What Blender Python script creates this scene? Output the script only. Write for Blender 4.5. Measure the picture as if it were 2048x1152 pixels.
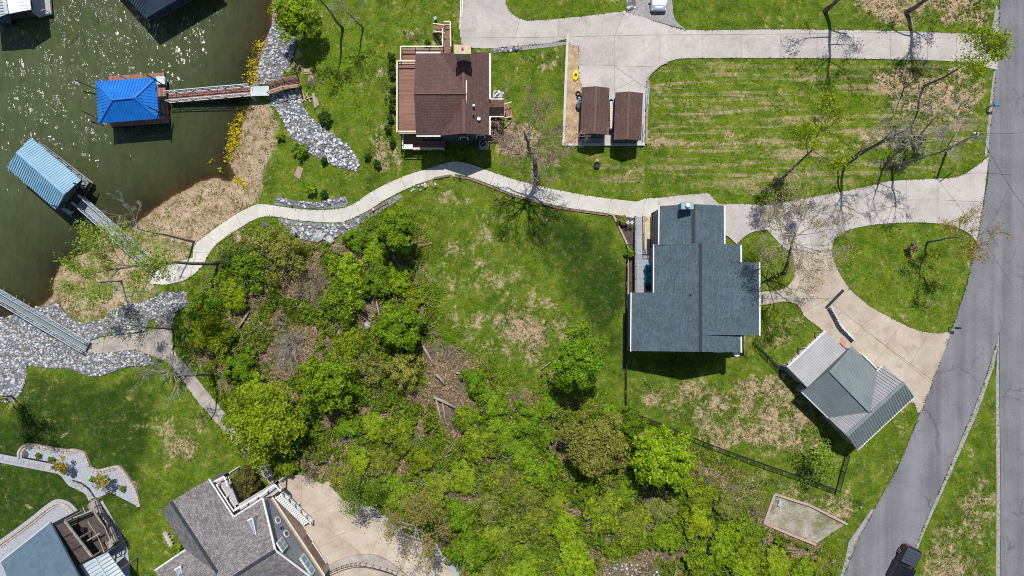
import bpy, bmesh, math, random
import numpy as np
from mathutils import Vector, Matrix

random.seed(7); RNG = np.random.default_rng(7)
R = math.radians
for o in list(bpy.data.objects): bpy.data.objects.remove(o, do_unlink=True)
sc = bpy.context.scene; COL = sc.collection

# ------------------------------------------------------------------ camera, sky, sun, exposure
S, H = 17.5, 80.0                       # photo pixels per metre at height 0, height of the drone
SUN_EL, SUN_AZ = 62.0, 2.0              # sun stands towards the top of the photo (+Y)
cam = bpy.data.cameras.new('camera'); camo = bpy.data.objects.new('camera', cam); COL.objects.link(camo)
camo.location = (0, 0, H); camo.rotation_euler = (0, 0, 0)
cam.sensor_width = 36.0; cam.lens = 36.0 * H / (2048 / S); cam.clip_start = 1; cam.clip_end = 3000
sc.camera = camo
wd = bpy.data.worlds.new('World'); sc.world = wd; wd.use_nodes = True
wn = wd.node_tree.nodes; wl = wd.node_tree.links
sky = wn.new('ShaderNodeTexSky'); sky.sky_type = 'NISHITA'; sky.sun_disc = False
sky.sun_elevation = R(SUN_EL); sky.sun_rotation = R(SUN_AZ); sky.altitude = 200
wl.new(sky.outputs[0], wn['Background'].inputs[0]); wn['Background'].inputs[1].default_value = 0.088
sl = bpy.data.lights.new('sun', 'SUN'); sl.energy = 4.6; sl.angle = R(0.53); sl.color = (1.0, 0.965, 0.915)
so = bpy.data.objects.new('sun', sl); COL.objects.link(so); so.location = (0, 40, 90)
so.rotation_euler = (R(-(90 - SUN_EL)), 0, R(-SUN_AZ))
sc.view_settings.view_transform = 'Standard'; sc.view_settings.look = 'None'
sc.view_settings.exposure = 0.0; sc.view_settings.gamma = 1.0
sc.cycles.max_bounces = 6; sc.cycles.diffuse_bounces = 2; sc.cycles.transparent_max_bounces = 6
sc.cycles.use_denoising = False; sc.cycles.pixel_filter_type = 'BLACKMAN_HARRIS'; sc.cycles.filter_width = 1.05
sc.render.film_transparent = False

# ------------------------------------------------------------------ photo pixel + height -> place
def P(px, py, z=0.0):
    k = (1 - z / H) / S
    return Vector(((px - 1024) * k, (576 - py) * k, z))
WL = -1.8                               # lake level
SHORE = [(700, -6000), (560, -400), (543, 0), (540, 60), (515, 100), (500, 150), (497, 200), (488, 235), (475, 265), (458, 300), (452, 318),
         (468, 352), (460, 362), (432, 354), (400, 362), (345, 392), (310, 415), (280, 440), (262, 456), (225, 470), (195, 470), (178, 500),
         (145, 515), (118, 535), (106, 560), (104, 590), (90, 605), (50, 625), (0, 645), (-300, 760), (-6000, 1500)]
_sh = np.array([P(a, b, WL)[:2] for a, b in SHORE])
def shore_d(x, y):                      # signed distance to the water's edge, + on land
    x = np.asarray(x, float); y = np.asarray(y, float)
    best = np.full(x.shape, 1e9); sgn = np.ones(x.shape)
    for (ax, ay), (bx, by) in zip(_sh[:-1], _sh[1:]):
        dx, dy = bx - ax, by - ay
        t = np.clip(((x - ax) * dx + (y - ay) * dy) / (dx * dx + dy * dy), 0, 1)
        d = np.hypot(x - ax - t * dx, y - ay - t * dy)
        best = np.minimum(best, d)
    inside = np.zeros(x.shape, bool)    # the lake as a closed polygon
    poly = np.vstack([_sh, [[-900, -80], [-900, 900]]])
    j = len(poly) - 1
    for i in range(len(poly)):
        xi, yi = poly[i]; xj, yj = poly[j]
        c = ((yi > y) != (yj > y)) & (x < (xj - xi) * (y - yi) / (yj - yi + 1e-12) + xi)
        inside ^= c; j = i
    return np.where(inside, -best, best)
def sstep(a, b, x):
    t = np.clip((x - a) / (b - a), 0, 1); return t * t * (3 - 2 * t)
def Gv(x, y):
    x = np.asarray(x, float); y = np.asarray(y, float)
    d = shore_d(x, y)
    land = 1.4 * sstep(-25, 45, x) + 0.12 * np.sin(x * 0.23 + 1) * np.sin(y * 0.19) * sstep(8, 20, d)
    up = WL + (land - WL) * sstep(-1.5, 13, d)
    base0 = WL + (0 - WL) * sstep(-1.5, 13, 0.0)
    down = WL - 0.06 + np.maximum(-3.0, 0.13 * d)
    up = up - (base0 - WL) * (1 - sstep(0, 3, d))
    return np.where(d >= 0, up, down)
def G(x, y): return float(Gv(np.array([x]), np.array([y]))[0])
def GP(px, py, dz=0.0):
    z = 0.0
    for _ in range(4):
        p = P(px, py, z); z = G(p.x, p.y)
    p = P(px, py, z); p.z = z + dz
    return p
def GPv(px, py):
    px = np.asarray(px, float); py = np.asarray(py, float); z = np.zeros(px.shape)
    for _ in range(4):
        k = (1 - z / H) / S; x = (px - 1024) * k; y = (576 - py) * k; z = Gv(x, y)
    return x, y, z
def curve(pts, n=4, closed=True, sharp=48):   # Catmull-Rom, corners sharper than `sharp` degrees stay corners
    pts = [Vector((p[0], p[1])) for p in pts]; N = len(pts); out = []
    def corner(i):
        if not closed and i in (0, N - 1): return True
        a = pts[i] - pts[i - 1]; b = pts[(i + 1) % N] - pts[i]
        return a.length < 1e-6 or b.length < 1e-6 or a.angle(b) > R(sharp)
    for i in range(N if closed else N - 1):
        p1, p2 = pts[i], pts[(i + 1) % N]
        m1 = (p2 - p1) if corner(i) else (p2 - pts[i - 1]) * 0.5
        j = (i + 1) % N
        m2 = (p2 - p1) if corner(j) else (pts[(j + 1) % N] - p1) * 0.5
        L = (p2 - p1).length
        m1 = m1 * min(1, L / max(m1.length, 1e-6)); m2 = m2 * min(1, L / max(m2.length, 1e-6))
        for k in range(n):
            t = k / n; t2, t3 = t * t, t * t * t
            out.append(tuple(p1 * (2*t3 - 3*t2 + 1) + m1 * (t3 - 2*t2 + t) + p2 * (-2*t3 + 3*t2) + m2 * (t3 - t2)))
    if not closed: out.append(tuple(pts[-1]))
    return out

# ------------------------------------------------------------------ objects
def tag(o, label=None, cat=None, group=None, kind=None):
    for k, v in (('label', label), ('category', cat), ('group', group), ('kind', kind)):
        if v: o[k] = v
    return o
def thing(name, label, cat, loc=(0, 0, 0), group=None, kind=None, rz=0.0):
    o = bpy.data.objects.new(name, None); COL.objects.link(o); o.location = loc; o.rotation_euler.z = rz
    o.empty_display_size = 0.3
    return tag(o, label, cat, group, kind)
def wloc(o):
    v = Vector((0, 0, 0))
    while o: v += o.location; o = o.parent
    return v
def link(me, name, m, parent=None, base=True):
    o = bpy.data.objects.new(name, me); COL.objects.link(o)
    if m is not None: me.materials.append(m)
    if parent: o.parent = parent
    return o
def shift(me, v):
    n = len(me.vertices); a = np.empty(n * 3); me.vertices.foreach_get('co', a)
    a = a.reshape(-1, 3) - np.array(v); me.vertices.foreach_set('co', a.ravel())
def place(me, name, m, parent, world=True):
    o = link(me, name, m, parent)
    if parent:
        if world: shift(me, wloc(parent))
    elif world and len(me.vertices):
        a = np.empty(len(me.vertices) * 3); me.vertices.foreach_get('co', a); a = a.reshape(-1, 3)
        c = (a.min(0) + a.max(0)) / 2; c[2] = a[:, 2].min()
        shift(me, c); o.location = c
    return o
def fast_mesh(name, v, f):
    v = np.asarray(v, np.float32); f = np.asarray(f, np.int32); k = f.shape[1]
    me = bpy.data.meshes.new(name)
    me.vertices.add(len(v)); me.vertices.foreach_set('co', v.ravel())
    me.loops.add(f.size); me.loops.foreach_set('vertex_index', f.ravel())
    me.polygons.add(len(f)); me.polygons.foreach_set('loop_start', np.arange(0, f.size, k, dtype=np.int32))
    me.update(calc_edges=True); return me
class MB:
    def __init__(s): s.v = []; s.f = []
    def face(s, pts):
        n = len(s.v); s.v += [tuple(p) for p in pts]; s.f.append(tuple(range(n, n + len(pts)))); return s
    def hexa(s, b, t):
        n = len(s.v); s.v += [tuple(p) for p in b] + [tuple(p) for p in t]; k = len(b)
        s.f.append(tuple(n + i for i in reversed(range(k)))); s.f.append(tuple(n + k + i for i in range(k)))
        for i in range(k):
            j = (i + 1) % k; s.f.append((n + i, n + j, n + k + j, n + k + i))
        return s
    def box(s, c, sx, sy, sz, rz=0.0):          # c is the middle of the bottom
        ca, sa = math.cos(rz), math.sin(rz)
        b = [(c[0] + x * ca - y * sa, c[1] + x * sa + y * ca, c[2]) for x, y in ((-sx/2, -sy/2), (sx/2, -sy/2), (sx/2, sy/2), (-sx/2, sy/2))]
        return s.hexa(b, [(x, y, z + sz) for x, y, z in b])
    def prism(s, pts, z0, z1):
        if sum(pts[i][0] * pts[(i+1) % len(pts)][1] - pts[(i+1) % len(pts)][0] * pts[i][1] for i in range(len(pts))) < 0: pts = pts[::-1]
        return s.hexa([(p[0], p[1], z0) for p in pts], [(p[0], p[1], z1) for p in pts])
    def slab(s, pts, t):                        # a plate hanging t below the given outline
        a = Vector((0, 0, 0))
        for i in range(len(pts)): a += Vector(pts[i]).cross(Vector(pts[(i + 1) % len(pts)]))
        if a.z < 0: pts = pts[::-1]
        return s.hexa([(p[0], p[1], p[2] - t) for p in pts], [tuple(p) for p in pts])
    def beam(s, p, q, w, h):
        p, q = Vector(p), Vector(q); d = (q - p)
        if d.length < 1e-5: return s
        d.normalize(); up = Vector((0, 0, 1))
        if abs(d.z) > 0.95: up = Vector((0, 1, 0))
        x = d.cross(up).normalized() * (w / 2); y = x.cross(d).normalized() * (h / 2)
        return s.hexa([p - x - y, p + x - y, p + x + y, p - x + y][::-1], [q - x - y, q + x - y, q + x + y, q - x + y][::-1])
    def tube(s, pts, rad, n=6):
        pts = [Vector(p) for p in pts]; base = len(s.v)
        d0 = (pts[1] - pts[0]).normalized(); a = d0.orthogonal().normalized()
        for i, p in enumerate(pts):
            d = (pts[min(i + 1, len(pts) - 1)] - pts[max(i - 1, 0)]).normalized()
            a = (a - d * a.dot(d)).normalized() if (a - d * a.dot(d)).length > 1e-4 else d.orthogonal().normalized()
            b = d.cross(a)
            for k in range(n):
                t = 2 * math.pi * k / n; s.v.append(tuple(p + (a * math.cos(t) + b * math.sin(t)) * rad[i]))
        for i in range(len(pts) - 1):
            for k in range(n):
                k2 = (k + 1) % n; o = base + i * n
                s.f.append((o + k, o + k2, o + n + k2, o + n + k))
        s.f.append(tuple(base + (len(pts) - 1) * n + k for k in range(n)))
        s.f.append(tuple(base + k for k in reversed(range(n))))
        return s
    def lathe(s, c, prof, n=12):                # prof: (radius, z) from bottom to top
        base = len(s.v)
        for r, z in prof:
            for k in range(n):
                t = 2 * math.pi * k / n; s.v.append((c[0] + r * math.cos(t), c[1] + r * math.sin(t), c[2] + z))
        for i in range(len(prof) - 1):
            for k in range(n):
                k2 = (k + 1) % n; o = base + i * n; s.f.append((o + k, o + k2, o + n + k2, o + n + k))
        s.f.append(tuple(base + (len(prof) - 1) * n + k for k in range(n))); s.f.append(tuple(base + k for k in reversed(range(n))))
        return s
    def mesh(s, name, smooth=False):
        me = bpy.data.meshes.new(name); me.from_pydata(s.v, [], s.f); me.validate(); me.update()
        if smooth: me.polygons.foreach_set('use_smooth', [True] * len(me.polygons))
        return me
    def build(s, name, m, parent=None, smooth=False, world=True):
        return place(s.mesh(name, smooth), name, m, parent, world)
def copy_tree(o, parent=None):
    c = o.copy(); COL.objects.link(c)
    if parent: c.parent = parent
    for ch in o.children: copy_tree(ch, c)
    return c
def drape(polys, dz, name, m, parent=None, skirt=0.25, cell=2.0):   # polygons in photo pixels, laid on the ground
    bm = bmesh.new()
    for pts in polys:
        x, y, z = GPv([p[0] for p in pts], [p[1] for p in pts])
        vs = [bm.verts.new((a, b, 0)) for a, b in zip(x, y)]
        try: bm.faces.new(vs)
        except ValueError: pass
    return drape_bm(bm, dz, name, m, parent, skirt, cell)
def drape_bm(bm, dz, name, m, parent, skirt, cell):
    bm.normal_update()
    xs = [v.co.x for v in bm.verts]; ys = [v.co.y for v in bm.verts]
    for ax, lo, hi in ((0, min(xs), max(xs)), (1, min(ys), max(ys))):
        c = math.ceil(lo / cell) * cell + 0.013
        while c < hi:
            co = (c, 0, 0) if ax == 0 else (0, c, 0); no = (1, 0, 0) if ax == 0 else (0, 1, 0)
            bmesh.ops.bisect_plane(bm, geom=bm.verts[:] + bm.edges[:] + bm.faces[:], dist=1e-4, plane_co=co, plane_no=no)
            c += cell
    bm.normal_update(); bmesh.ops.triangulate(bm, faces=bm.faces[:], ngon_method='EAR_CLIP')
    z = Gv([v.co.x for v in bm.verts], [v.co.y for v in bm.verts])
    for v, a in zip(bm.verts, z): v.co.z = a + dz
    bmesh.ops.recalc_face_normals(bm, faces=bm.faces[:])
    for f in bm.faces:
        if f.normal.z < 0: f.normal_flip()
    if skirt:
        e = [x for x in bm.edges if x.is_boundary]
        r = bmesh.ops.extrude_edge_only(bm, edges=e)
        for v in [g for g in r['geom'] if isinstance(g, bmesh.types.BMVert)]: v.co.z -= skirt
    me = bpy.data.meshes.new(name); bm.to_mesh(me); bm.free()
    return place(me, name, m, parent)
def pip(p, poly):
    c = False; j = len(poly) - 1
    for i in range(len(poly)):
        if (poly[i][1] > p[1]) != (poly[j][1] > p[1]) and p[0] < (poly[j][0]-poly[i][0])*(p[1]-poly[i][1])/(poly[j][1]-poly[i][1]) + poly[i][0]: c = not c
        j = i
    return c
def paving(name, label, cat, poly, joints, m, mbed, dz=0.07, gap=0.014, piece='slab'):
    """one piece of paving: a bed and its separate concrete slabs, cut along the joint lines (photo pixels)"""
    o = thing(name, label, cat, GP(*poly[0]), kind='structure')
    drape([poly], dz - 0.035, 'bed', mbed, o)
    x, y, z = GPv([p[0] for p in poly], [p[1] for p in poly])
    bm0 = bmesh.new(); bm0.faces.new([bm0.verts.new((a, b, 0)) for a, b in zip(x, y)]); bm0.normal_update(); bmesh.ops.triangulate(bm0, faces=bm0.faces[:], ngon_method='EAR_CLIP'); pieces = [bm0]
    def half(src, co, no):
        bm = src.copy()
        bmesh.ops.bisect_plane(bm, geom=bm.verts[:] + bm.edges[:] + bm.faces[:], dist=1e-5, plane_co=co, plane_no=no, clear_outer=True)
        if sum(f.calc_area() for f in bm.faces) < 0.2: bm.free(); return []
        return [bm]
    def inside(p, bm): return any(pip(p, [(v.co.x, v.co.y) for v in f.verts]) for f in bm.faces)
    for a, b in joints:
        A, B = GP(*a), GP(*b); mid = (A + B) / 2; d = (B - A); n = Vector((-d.y, d.x, 0)).normalized()
        new = []
        for pts in pieces:
            if inside((mid.x, mid.y), pts):
                c = Vector((mid.x, mid.y, 0))
                new += half(pts, c - n * gap, n) + half(pts, c + n * gap, -n)
            else: new.append(pts)
        pieces = new
    for bm in pieces:
        drape_bm(bm, dz, piece, m, o, 0.2, 2.0)
    return o
# ------------------------------------------------------------------ materials
def nodes(name):
    m = bpy.data.materials.new(name); m.use_nodes = True
    nt = m.node_tree; return m, nt, nt.nodes, nt.links, nt.nodes['Principled BSDF']
def ramp(nt, fac, stops):
    r = nt.nodes.new('ShaderNodeValToRGB'); e = r.color_ramp.elements
    while len(e) < len(stops): e.new(0.5)
    for i, (p, c) in enumerate(stops): e[i].position = p; e[i].color = (*c, 1) if len(c) == 3 else c
    nt.links.new(fac, r.inputs[0]); return r.outputs[0]
def noise_n(nt, scale, detail=4, rough=0.6, vec=None, dist=0.0):
    n = nt.nodes.new('ShaderNodeTexNoise'); n.inputs['Scale'].default_value = scale; n.inputs['Detail'].default_value = detail
    n.inputs['Roughness'].default_value = rough; n.inputs['Distortion'].default_value = dist
    if vec is None: vec = pos(nt)
    nt.links.new(vec, n.inputs['Vector']); return n.outputs['Fac']
def pos(nt):
    g = nt.nodes.get('Geometry') or nt.nodes.new('ShaderNodeNewGeometry'); return g.outputs['Position']
def mixc(nt, fac, a, b, mode='MIX'):
    x = nt.nodes.new('ShaderNodeMix'); x.data_type = 'RGBA'; x.blend_type = mode
    for s, v in ((x.inputs[0], fac), (x.inputs[6], a), (x.inputs[7], b)):
        if hasattr(v, 'is_output'): nt.links.new(v, s)
        elif isinstance(v, (int, float)): s.default_value = v
        else: s.default_value = (*v, 1)
    return x.outputs[2]
def math_n(nt, op, a, b=0.0, clamp=False):
    x = nt.nodes.new('ShaderNodeMath'); x.operation = op; x.use_clamp = clamp
    for s, v in ((x.inputs[0], a), (x.inputs[1], b)):
        if hasattr(v, 'is_output'): nt.links.new(v, s)
        else: s.default_value = v
    return x.outputs[0]
def mapr(nt, v, a, b, c=0.0, d=1.0):
    x = nt.nodes.new('ShaderNodeMapRange'); x.clamp = True
    nt.links.new(v, x.inputs[0])
    for i, k in enumerate((a, b, c, d)): x.inputs[i + 1].default_value = k
    return x.outputs[0]
def bump_n(nt, h, strength, dist=0.05):
    b = nt.nodes.new('ShaderNodeBump'); b.inputs['Strength'].default_value = strength; b.inputs['Distance'].default_value = dist
    nt.links.new(h, b.inputs['Height']); nt.links.new(b.outputs[0], nt.nodes['Principled BSDF'].inputs['Normal'])
def mat(name, c1, c2=None, scale=2.0, rough=0.8, metal=0.0, bump=0.0, spec=0.3, detail=5, vary=0.0, lo=0.35, hi=0.65, fine=0.0, coat=0.0, stain=0.0):
    m, nt, N, L, B = nodes(name)
    B.inputs['Roughness'].default_value = rough; B.inputs['Metallic'].default_value = metal
    B.inputs['Specular IOR Level'].default_value = spec; B.inputs['Coat Weight'].default_value = coat
    col = None
    if c2 is not None:
        n = noise_n(nt, scale, detail, 0.65); col = ramp(nt, n, [(lo, c1), (hi, c2)])
        if fine:
            f = noise_n(nt, scale * 9, 3, 0.7); col = mixc(nt, 1.0, col, ramp(nt, f, [(0.3, (1 - fine,) * 3), (0.7, (1 + fine,) * 3)]), 'MULTIPLY')
        if stain:
            col = mixc(nt, 1.0, col, ramp(nt, noise_n(nt, 0.8, 7, 0.7, None, 0.6), [(0.30, (1 - stain,) * 3), (0.46, (1.0,) * 3), (0.60, (1.0,) * 3), (0.78, (1 + stain * .5,) * 3)]), 'MULTIPLY')
            col = mixc(nt, 1.0, col, ramp(nt, noise_n(nt, 3.5, 3, 0.6), [(0.22, (1 - stain * 1.6,) * 3), (0.33, (1.0,) * 3)]), 'MULTIPLY')
        if bump: bump_n(nt, noise_n(nt, scale * 5, 4, 0.6), bump)
    if vary:
        oi = N.new('ShaderNodeObjectInfo'); v = ramp(nt, oi.outputs['Random'], [(0, (1 - vary,) * 3), (1, (1 + vary,) * 3)])
        col = mixc(nt, 1.0, col if col is not None else c1, v, 'MULTIPLY')
    if col is not None: L.new(col, B.inputs['Base Color'])
    else: B.inputs['Base Color'].default_value = (*c1, 1)
    return m
def rotvec(nt, ang, sx=1.0, sy=1.0):
    mp = nt.nodes.new('ShaderNodeMapping'); mp.inputs['Rotation'].default_value = (0, 0, R(ang)); mp.inputs['Scale'].default_value = (sx, sy, 1)
    nt.links.new(pos(nt), mp.inputs['Vector']); return mp.outputs[0]
def bricky(name, c1, c2, ang, w, h, mortar=(0.02,) * 3, ms=0.012, rough=0.9, mottle=0.18, big=0.12, spec=0.2, offset=0.5):
    """courses (shingles, boards): brick pattern in plan, rotated by ang degrees"""
    m, nt, N, L, B = nodes(name); B.inputs['Roughness'].default_value = rough; B.inputs['Specular IOR Level'].default_value = spec
    b = N.new('ShaderNodeTexBrick'); L.new(rotvec(nt, ang), b.inputs['Vector'])
    b.inputs['Color1'].default_value = (*c1, 1); b.inputs['Color2'].default_value = (*c2, 1); b.inputs['Mortar'].default_value = (*mortar, 1)
    b.inputs['Scale'].default_value = 1.0; b.inputs['Mortar Size'].default_value = ms; b.inputs['Brick Width'].default_value = w
    b.inputs['Row Height'].default_value = h; b.offset = offset
    c = mixc(nt, 1.0, b.outputs['Color'], ramp(nt, noise_n(nt, 7, 3, 0.8), [(0.3, (1 - mottle,) * 3), (0.7, (1 + mottle,) * 3)]), 'MULTIPLY')
    c = mixc(nt, 1.0, c, ramp(nt, noise_n(nt, 0.5, 3, 0.6), [(0.3, (1 - big,) * 3), (0.7, (1 + big,) * 3)]), 'MULTIPLY')
    L.new(c, B.inputs['Base Color']); return m
def leaf_mat(name, ca, cb, trans=0.35, patch=0.5, dead=None, drift=0.0):
    """leaf colour varies leaf by leaf and in soft patches through the crown"""
    m, nt, N, L, B = nodes(name)
    g = N.new('ShaderNodeNewGeometry'); g.name = 'Geometry'
    f = math_n(nt, 'ADD', math_n(nt, 'MULTIPLY', g.outputs['Random Per Island'], 1 - patch), math_n(nt, 'MULTIPLY', mapr(nt, noise_n(nt, 0.9, 3), 0.3, 0.7), patch))
    mid = tuple((a + b) / 2 for a, b in zip(ca, cb))
    stops = [(0.05, ca), (0.5, mid), (0.95, cb)]
    if dead: stops = [(0.05, ca), (0.45, mid), (0.85, cb), (0.96, dead)]
    c = ramp(nt, f, stops)
    oi = N.new('ShaderNodeObjectInfo'); c = mixc(nt, 1.0, c, ramp(nt, oi.outputs['Random'], [(0.0, (0.84, 0.82, 0.8)), (0.35, (1.14, 1.02, 0.9)), (0.65, (0.92, 0.98, 1.0)), (1.0, (1.24, 1.14, 1.1))]), 'MULTIPLY')
    if drift: c = mixc(nt, math_n(nt, 'MULTIPLY', mapr(nt, noise_n(nt, 0.16, 5, 0.7), 0.46, 0.66), drift), c, (0.20, 0.155, 0.075)); c = mixc(nt, 1.0, c, ramp(nt, noise_n(nt, 0.3, 4, 0.7), [(0.33, (0.74, 0.76, 0.74)), (0.6, (1.15,) * 3)]), 'MULTIPLY')
    L.new(c, B.inputs['Base Color'])
    B.inputs['Roughness'].default_value = 0.55; B.inputs['Specular IOR Level'].default_value = 0.25
    t = N.new('ShaderNodeBsdfTranslucent'); L.new(mixc(nt, 1.0, c, (1.25, 1.2, 0.6), 'MULTIPLY'), t.inputs[0])
    x = N.new('ShaderNodeMixShader'); x.inputs[0].default_value = trans
    L.new(B.outputs[0], x.inputs[1]); L.new(t.outputs[0], x.inputs[2]); L.new(x.outputs[0], N['Material Output'].inputs[0])
    return m

C = {}
C['concrete'] = mat('concrete', (0.385, 0.353, 0.327), (0.485, 0.448, 0.42), 0.45, 0.9, bump=0.1, vary=0.05, fine=0.09, stain=0.2)
C['concrete_warm'] = mat('concrete_warm', (0.375, 0.31, 0.24), (0.48, 0.415, 0.335), 0.4, 0.9, bump=0.1, vary=0.06, fine=0.08, stain=0.22)
C['concrete_pale'] = mat('concrete_pale', (0.47, 0.45, 0.40), (0.56, 0.54, 0.49), 0.6, 0.9, bump=0.08, vary=0.03, fine=0.06, stain=0.1)
C['concrete_old'] = mat('concrete_old', (0.30, 0.265, 0.23), (0.42, 0.38, 0.335), 0.8, 0.9, bump=0.15, vary=0.05, fine=0.14, stain=0.25)
C['joint'] = mat('joint', (0.17, 0.15, 0.125), (0.27, 0.23, 0.19), 1.2, 0.95)
C['asphalt'] = None
C['gravel_dark'] = mat('gravel_dark', (0.12, 0.125, 0.14), (0.3, 0.31, 0.33), 5, 0.95, bump=0.3, fine=0.3)
C['gravel'] = mat('gravel', (0.20, 0.195, 0.19), (0.37, 0.36, 0.345), 4, 0.95, bump=0.3, fine=0.3)
C['gravel_bed'] = mat('gravel_bed', (0.27, 0.29, 0.32), (0.40, 0.42, 0.45), 6, 0.95, bump=0.25, fine=0.22)
C['mulch'] = mat('mulch', (0.045, 0.032, 0.027), (0.12, 0.085, 0.07), 4, 0.95, bump=0.3, fine=0.3)
C['straw'] = mat('straw', (0.30, 0.205, 0.11), (0.52, 0.39, 0.245), 1.5, 0.95, bump=0.3, fine=0.3)
C['brown_shingle'] = bricky('brown_shingle', (0.100, 0.061, 0.053), (0.132, 0.082, 0.073), 90, 0.33, 0.15, (0.06, 0.035, 0.03), 0.012, mottle=0.25)
C['brown_shingle_ew'] = bricky('brown_shingle_ew', (0.100, 0.061, 0.053), (0.132, 0.082, 0.073), 0, 0.33, 0.15, (0.06, 0.035, 0.03), 0.012, mottle=0.25)
C['ridge_brown'] = mat('ridge_brown', (0.12, 0.064, 0.052), (0.165, 0.09, 0.07), 4, 0.9)
C['slate_shingle'] = bricky('slate_shingle', (0.066, 0.098, 0.118), (0.104, 0.144, 0.170), 90, 0.30, 0.14, (0.05, 0.075, 0.09), 0.012, mottle=0.2)
C['slate_ridge'] = mat('slate_ridge', (0.026, 0.032, 0.038), (0.045, 0.053, 0.062), 5, 0.9)
C['grey_shingle'] = bricky('grey_shingle', (0.15, 0.142, 0.145), (0.29, 0.275, 0.275), 57, 0.32, 0.15, (0.10, 0.09, 0.09), 0.014, mottle=0.3)
C['grey_shingle_x'] = bricky('grey_shingle_x', (0.15, 0.142, 0.142), (0.29, 0.272, 0.268), -33, 0.32, 0.15, (0.10, 0.09, 0.09), 0.014, mottle=0.3)
C['blue_metal'] = mat('blue_metal', (0.004, 0.135, 0.52), (0.012, 0.18, 0.60), 0.7, 0.42, 0.0, spec=0.5)
C['sky_metal'] = mat('sky_metal', (0.19, 0.36, 0.50), (0.25, 0.43, 0.57), 0.8, 0.5, 0.0, spec=0.5, fine=0.05)
C['sky_metal_dark'] = mat('sky_metal_dark', (0.10, 0.25, 0.36), (0.13, 0.29, 0.40), 0.8, 0.5, 0.0, spec=0.5)
C['green_metal'] = mat('green_metal', (0.155, 0.19, 0.20), (0.195, 0.235, 0.24), 0.7, 0.45, 0.0, spec=0.5, fine=0.04)
C['silver_metal'] = mat('silver_metal', (0.30, 0.30, 0.31), (0.37, 0.37, 0.38), 0.7, 0.5, 0.0, spec=0.5, fine=0.06)
C['pale_metal'] = mat('pale_metal', (0.40, 0.45, 0.48), (0.5, 0.54, 0.57), 0.7, 0.45, 0.0, spec=0.5)
C['slate_metal'] = mat('slate_metal', (0.020, 0.038, 0.062), (0.035, 0.06, 0.09), 0.9, 0.5, spec=0.4)
C['slate_membrane'] = mat('slate_membrane', (0.075, 0.125, 0.17), (0.105, 0.16, 0.205), 1.5, 0.85, fine=0.15)
C['galv'] = mat('galv', (0.42, 0.47, 0.51), (0.55, 0.6, 0.64), 2, 0.45, 0.35, spec=0.5)
C['dark_metal'] = mat('dark_metal', (0.02, 0.023, 0.028), (0.04, 0.043, 0.05), 3, 0.5, 0.3)
C['white'] = mat('white', (0.74, 0.74, 0.72), (0.82, 0.82, 0.80), 2, 0.6)
C['cream'] = mat('cream', (0.68, 0.60, 0.47), (0.78, 0.71, 0.58), 2, 0.7)
C['navy_wall'] = bricky('navy_wall', (0.05, 0.065, 0.085), (0.06, 0.078, 0.10), 0, 9, 0.2, (0.03, 0.04, 0.05), 0.01)
C['grey_siding'] = mat('grey_siding', (0.21, 0.225, 0.25), (0.25, 0.265, 0.29), 1, 0.8, fine=0.06)
C['tan_brick'] = mat('tan_brick', (0.27, 0.185, 0.145), (0.40, 0.30, 0.24), 3, 0.9, fine=0.22)
C['beige'] = mat('beige', (0.46, 0.38, 0.25), (0.56, 0.48, 0.34), 2, 0.9)
C['deck_brown'] = bricky('deck_brown', (0.235, 0.12, 0.09), (0.29, 0.16, 0.125), 0, 4, 0.15, (0.1, 0.05, 0.04), 0.014, mottle=0.08)
C['deck_red'] = bricky('deck_red', (0.28, 0.14, 0.10), (0.36, 0.20, 0.15), 90, 4, 0.15, (0.1, 0.06, 0.05), 0.014, mottle=0.12)
C['deck_grey'] = bricky('deck_grey', (0.28, 0.295, 0.325), (0.33, 0.345, 0.375), 0, 5, 0.15, (0.19, 0.2, 0.22), 0.014, mottle=0.08)
C['deck_pink'] = bricky('deck_pink', (0.38, 0.35, 0.36), (0.46, 0.43, 0.44), -33, 5, 0.15, (0.24, 0.22, 0.23), 0.014, mottle=0.08)
C['deck_dark'] = bricky('deck_dark', (0.07, 0.055, 0.048), (0.11, 0.09, 0.08), 30, 5, 0.15, (0.03, 0.025, 0.02), 0.014, mottle=0.1)
C['wood'] = mat('wood', (0.34, 0.24, 0.16), (0.47, 0.36, 0.25), 3, 0.85, bump=0.1)
C['wood_grey'] = mat('wood_grey', (0.22, 0.19, 0.17), (0.36, 0.32, 0.28), 3, 0.9, bump=0.15, fine=0.2)
C['wood_brown'] = mat('wood_brown', (0.16, 0.10, 0.075), (0.27, 0.18, 0.14), 3, 0.85, bump=0.1)
C['timber'] = mat('timber', (0.34, 0.25, 0.21), (0.46, 0.36, 0.31), 3, 0.9, bump=0.1)
C['block'] = mat('block', (0.36, 0.30, 0.255), (0.50, 0.43, 0.38), 4, 0.95, bump=0.2, fine=0.2, vary=0.12)
C['wall_grey'] = mat('wall_grey', (0.46, 0.45, 0.45), (0.57, 0.56, 0.55), 1, 0.9, fine=0.08)
C['bark'] = mat('bark', (0.10, 0.085, 0.075), (0.24, 0.21, 0.185), 4, 0.95, bump=0.4, fine=0.2)
C['bark_pale'] = mat('bark_pale', (0.24, 0.22, 0.205), (0.44, 0.41, 0.385), 3, 0.95, bump=0.3, fine=0.2)
C['twig'] = mat('twig', (0.20, 0.17, 0.15), (0.34, 0.30, 0.27), 3, 0.95)
C['twig_pink'] = mat('twig_pink', (0.25, 0.185, 0.16), (0.42, 0.33, 0.29), 3, 0.95)
C['log'] = mat('log', (0.24, 0.20, 0.17), (0.42, 0.36, 0.31), 4, 0.95, bump=0.3, fine=0.2)
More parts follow.
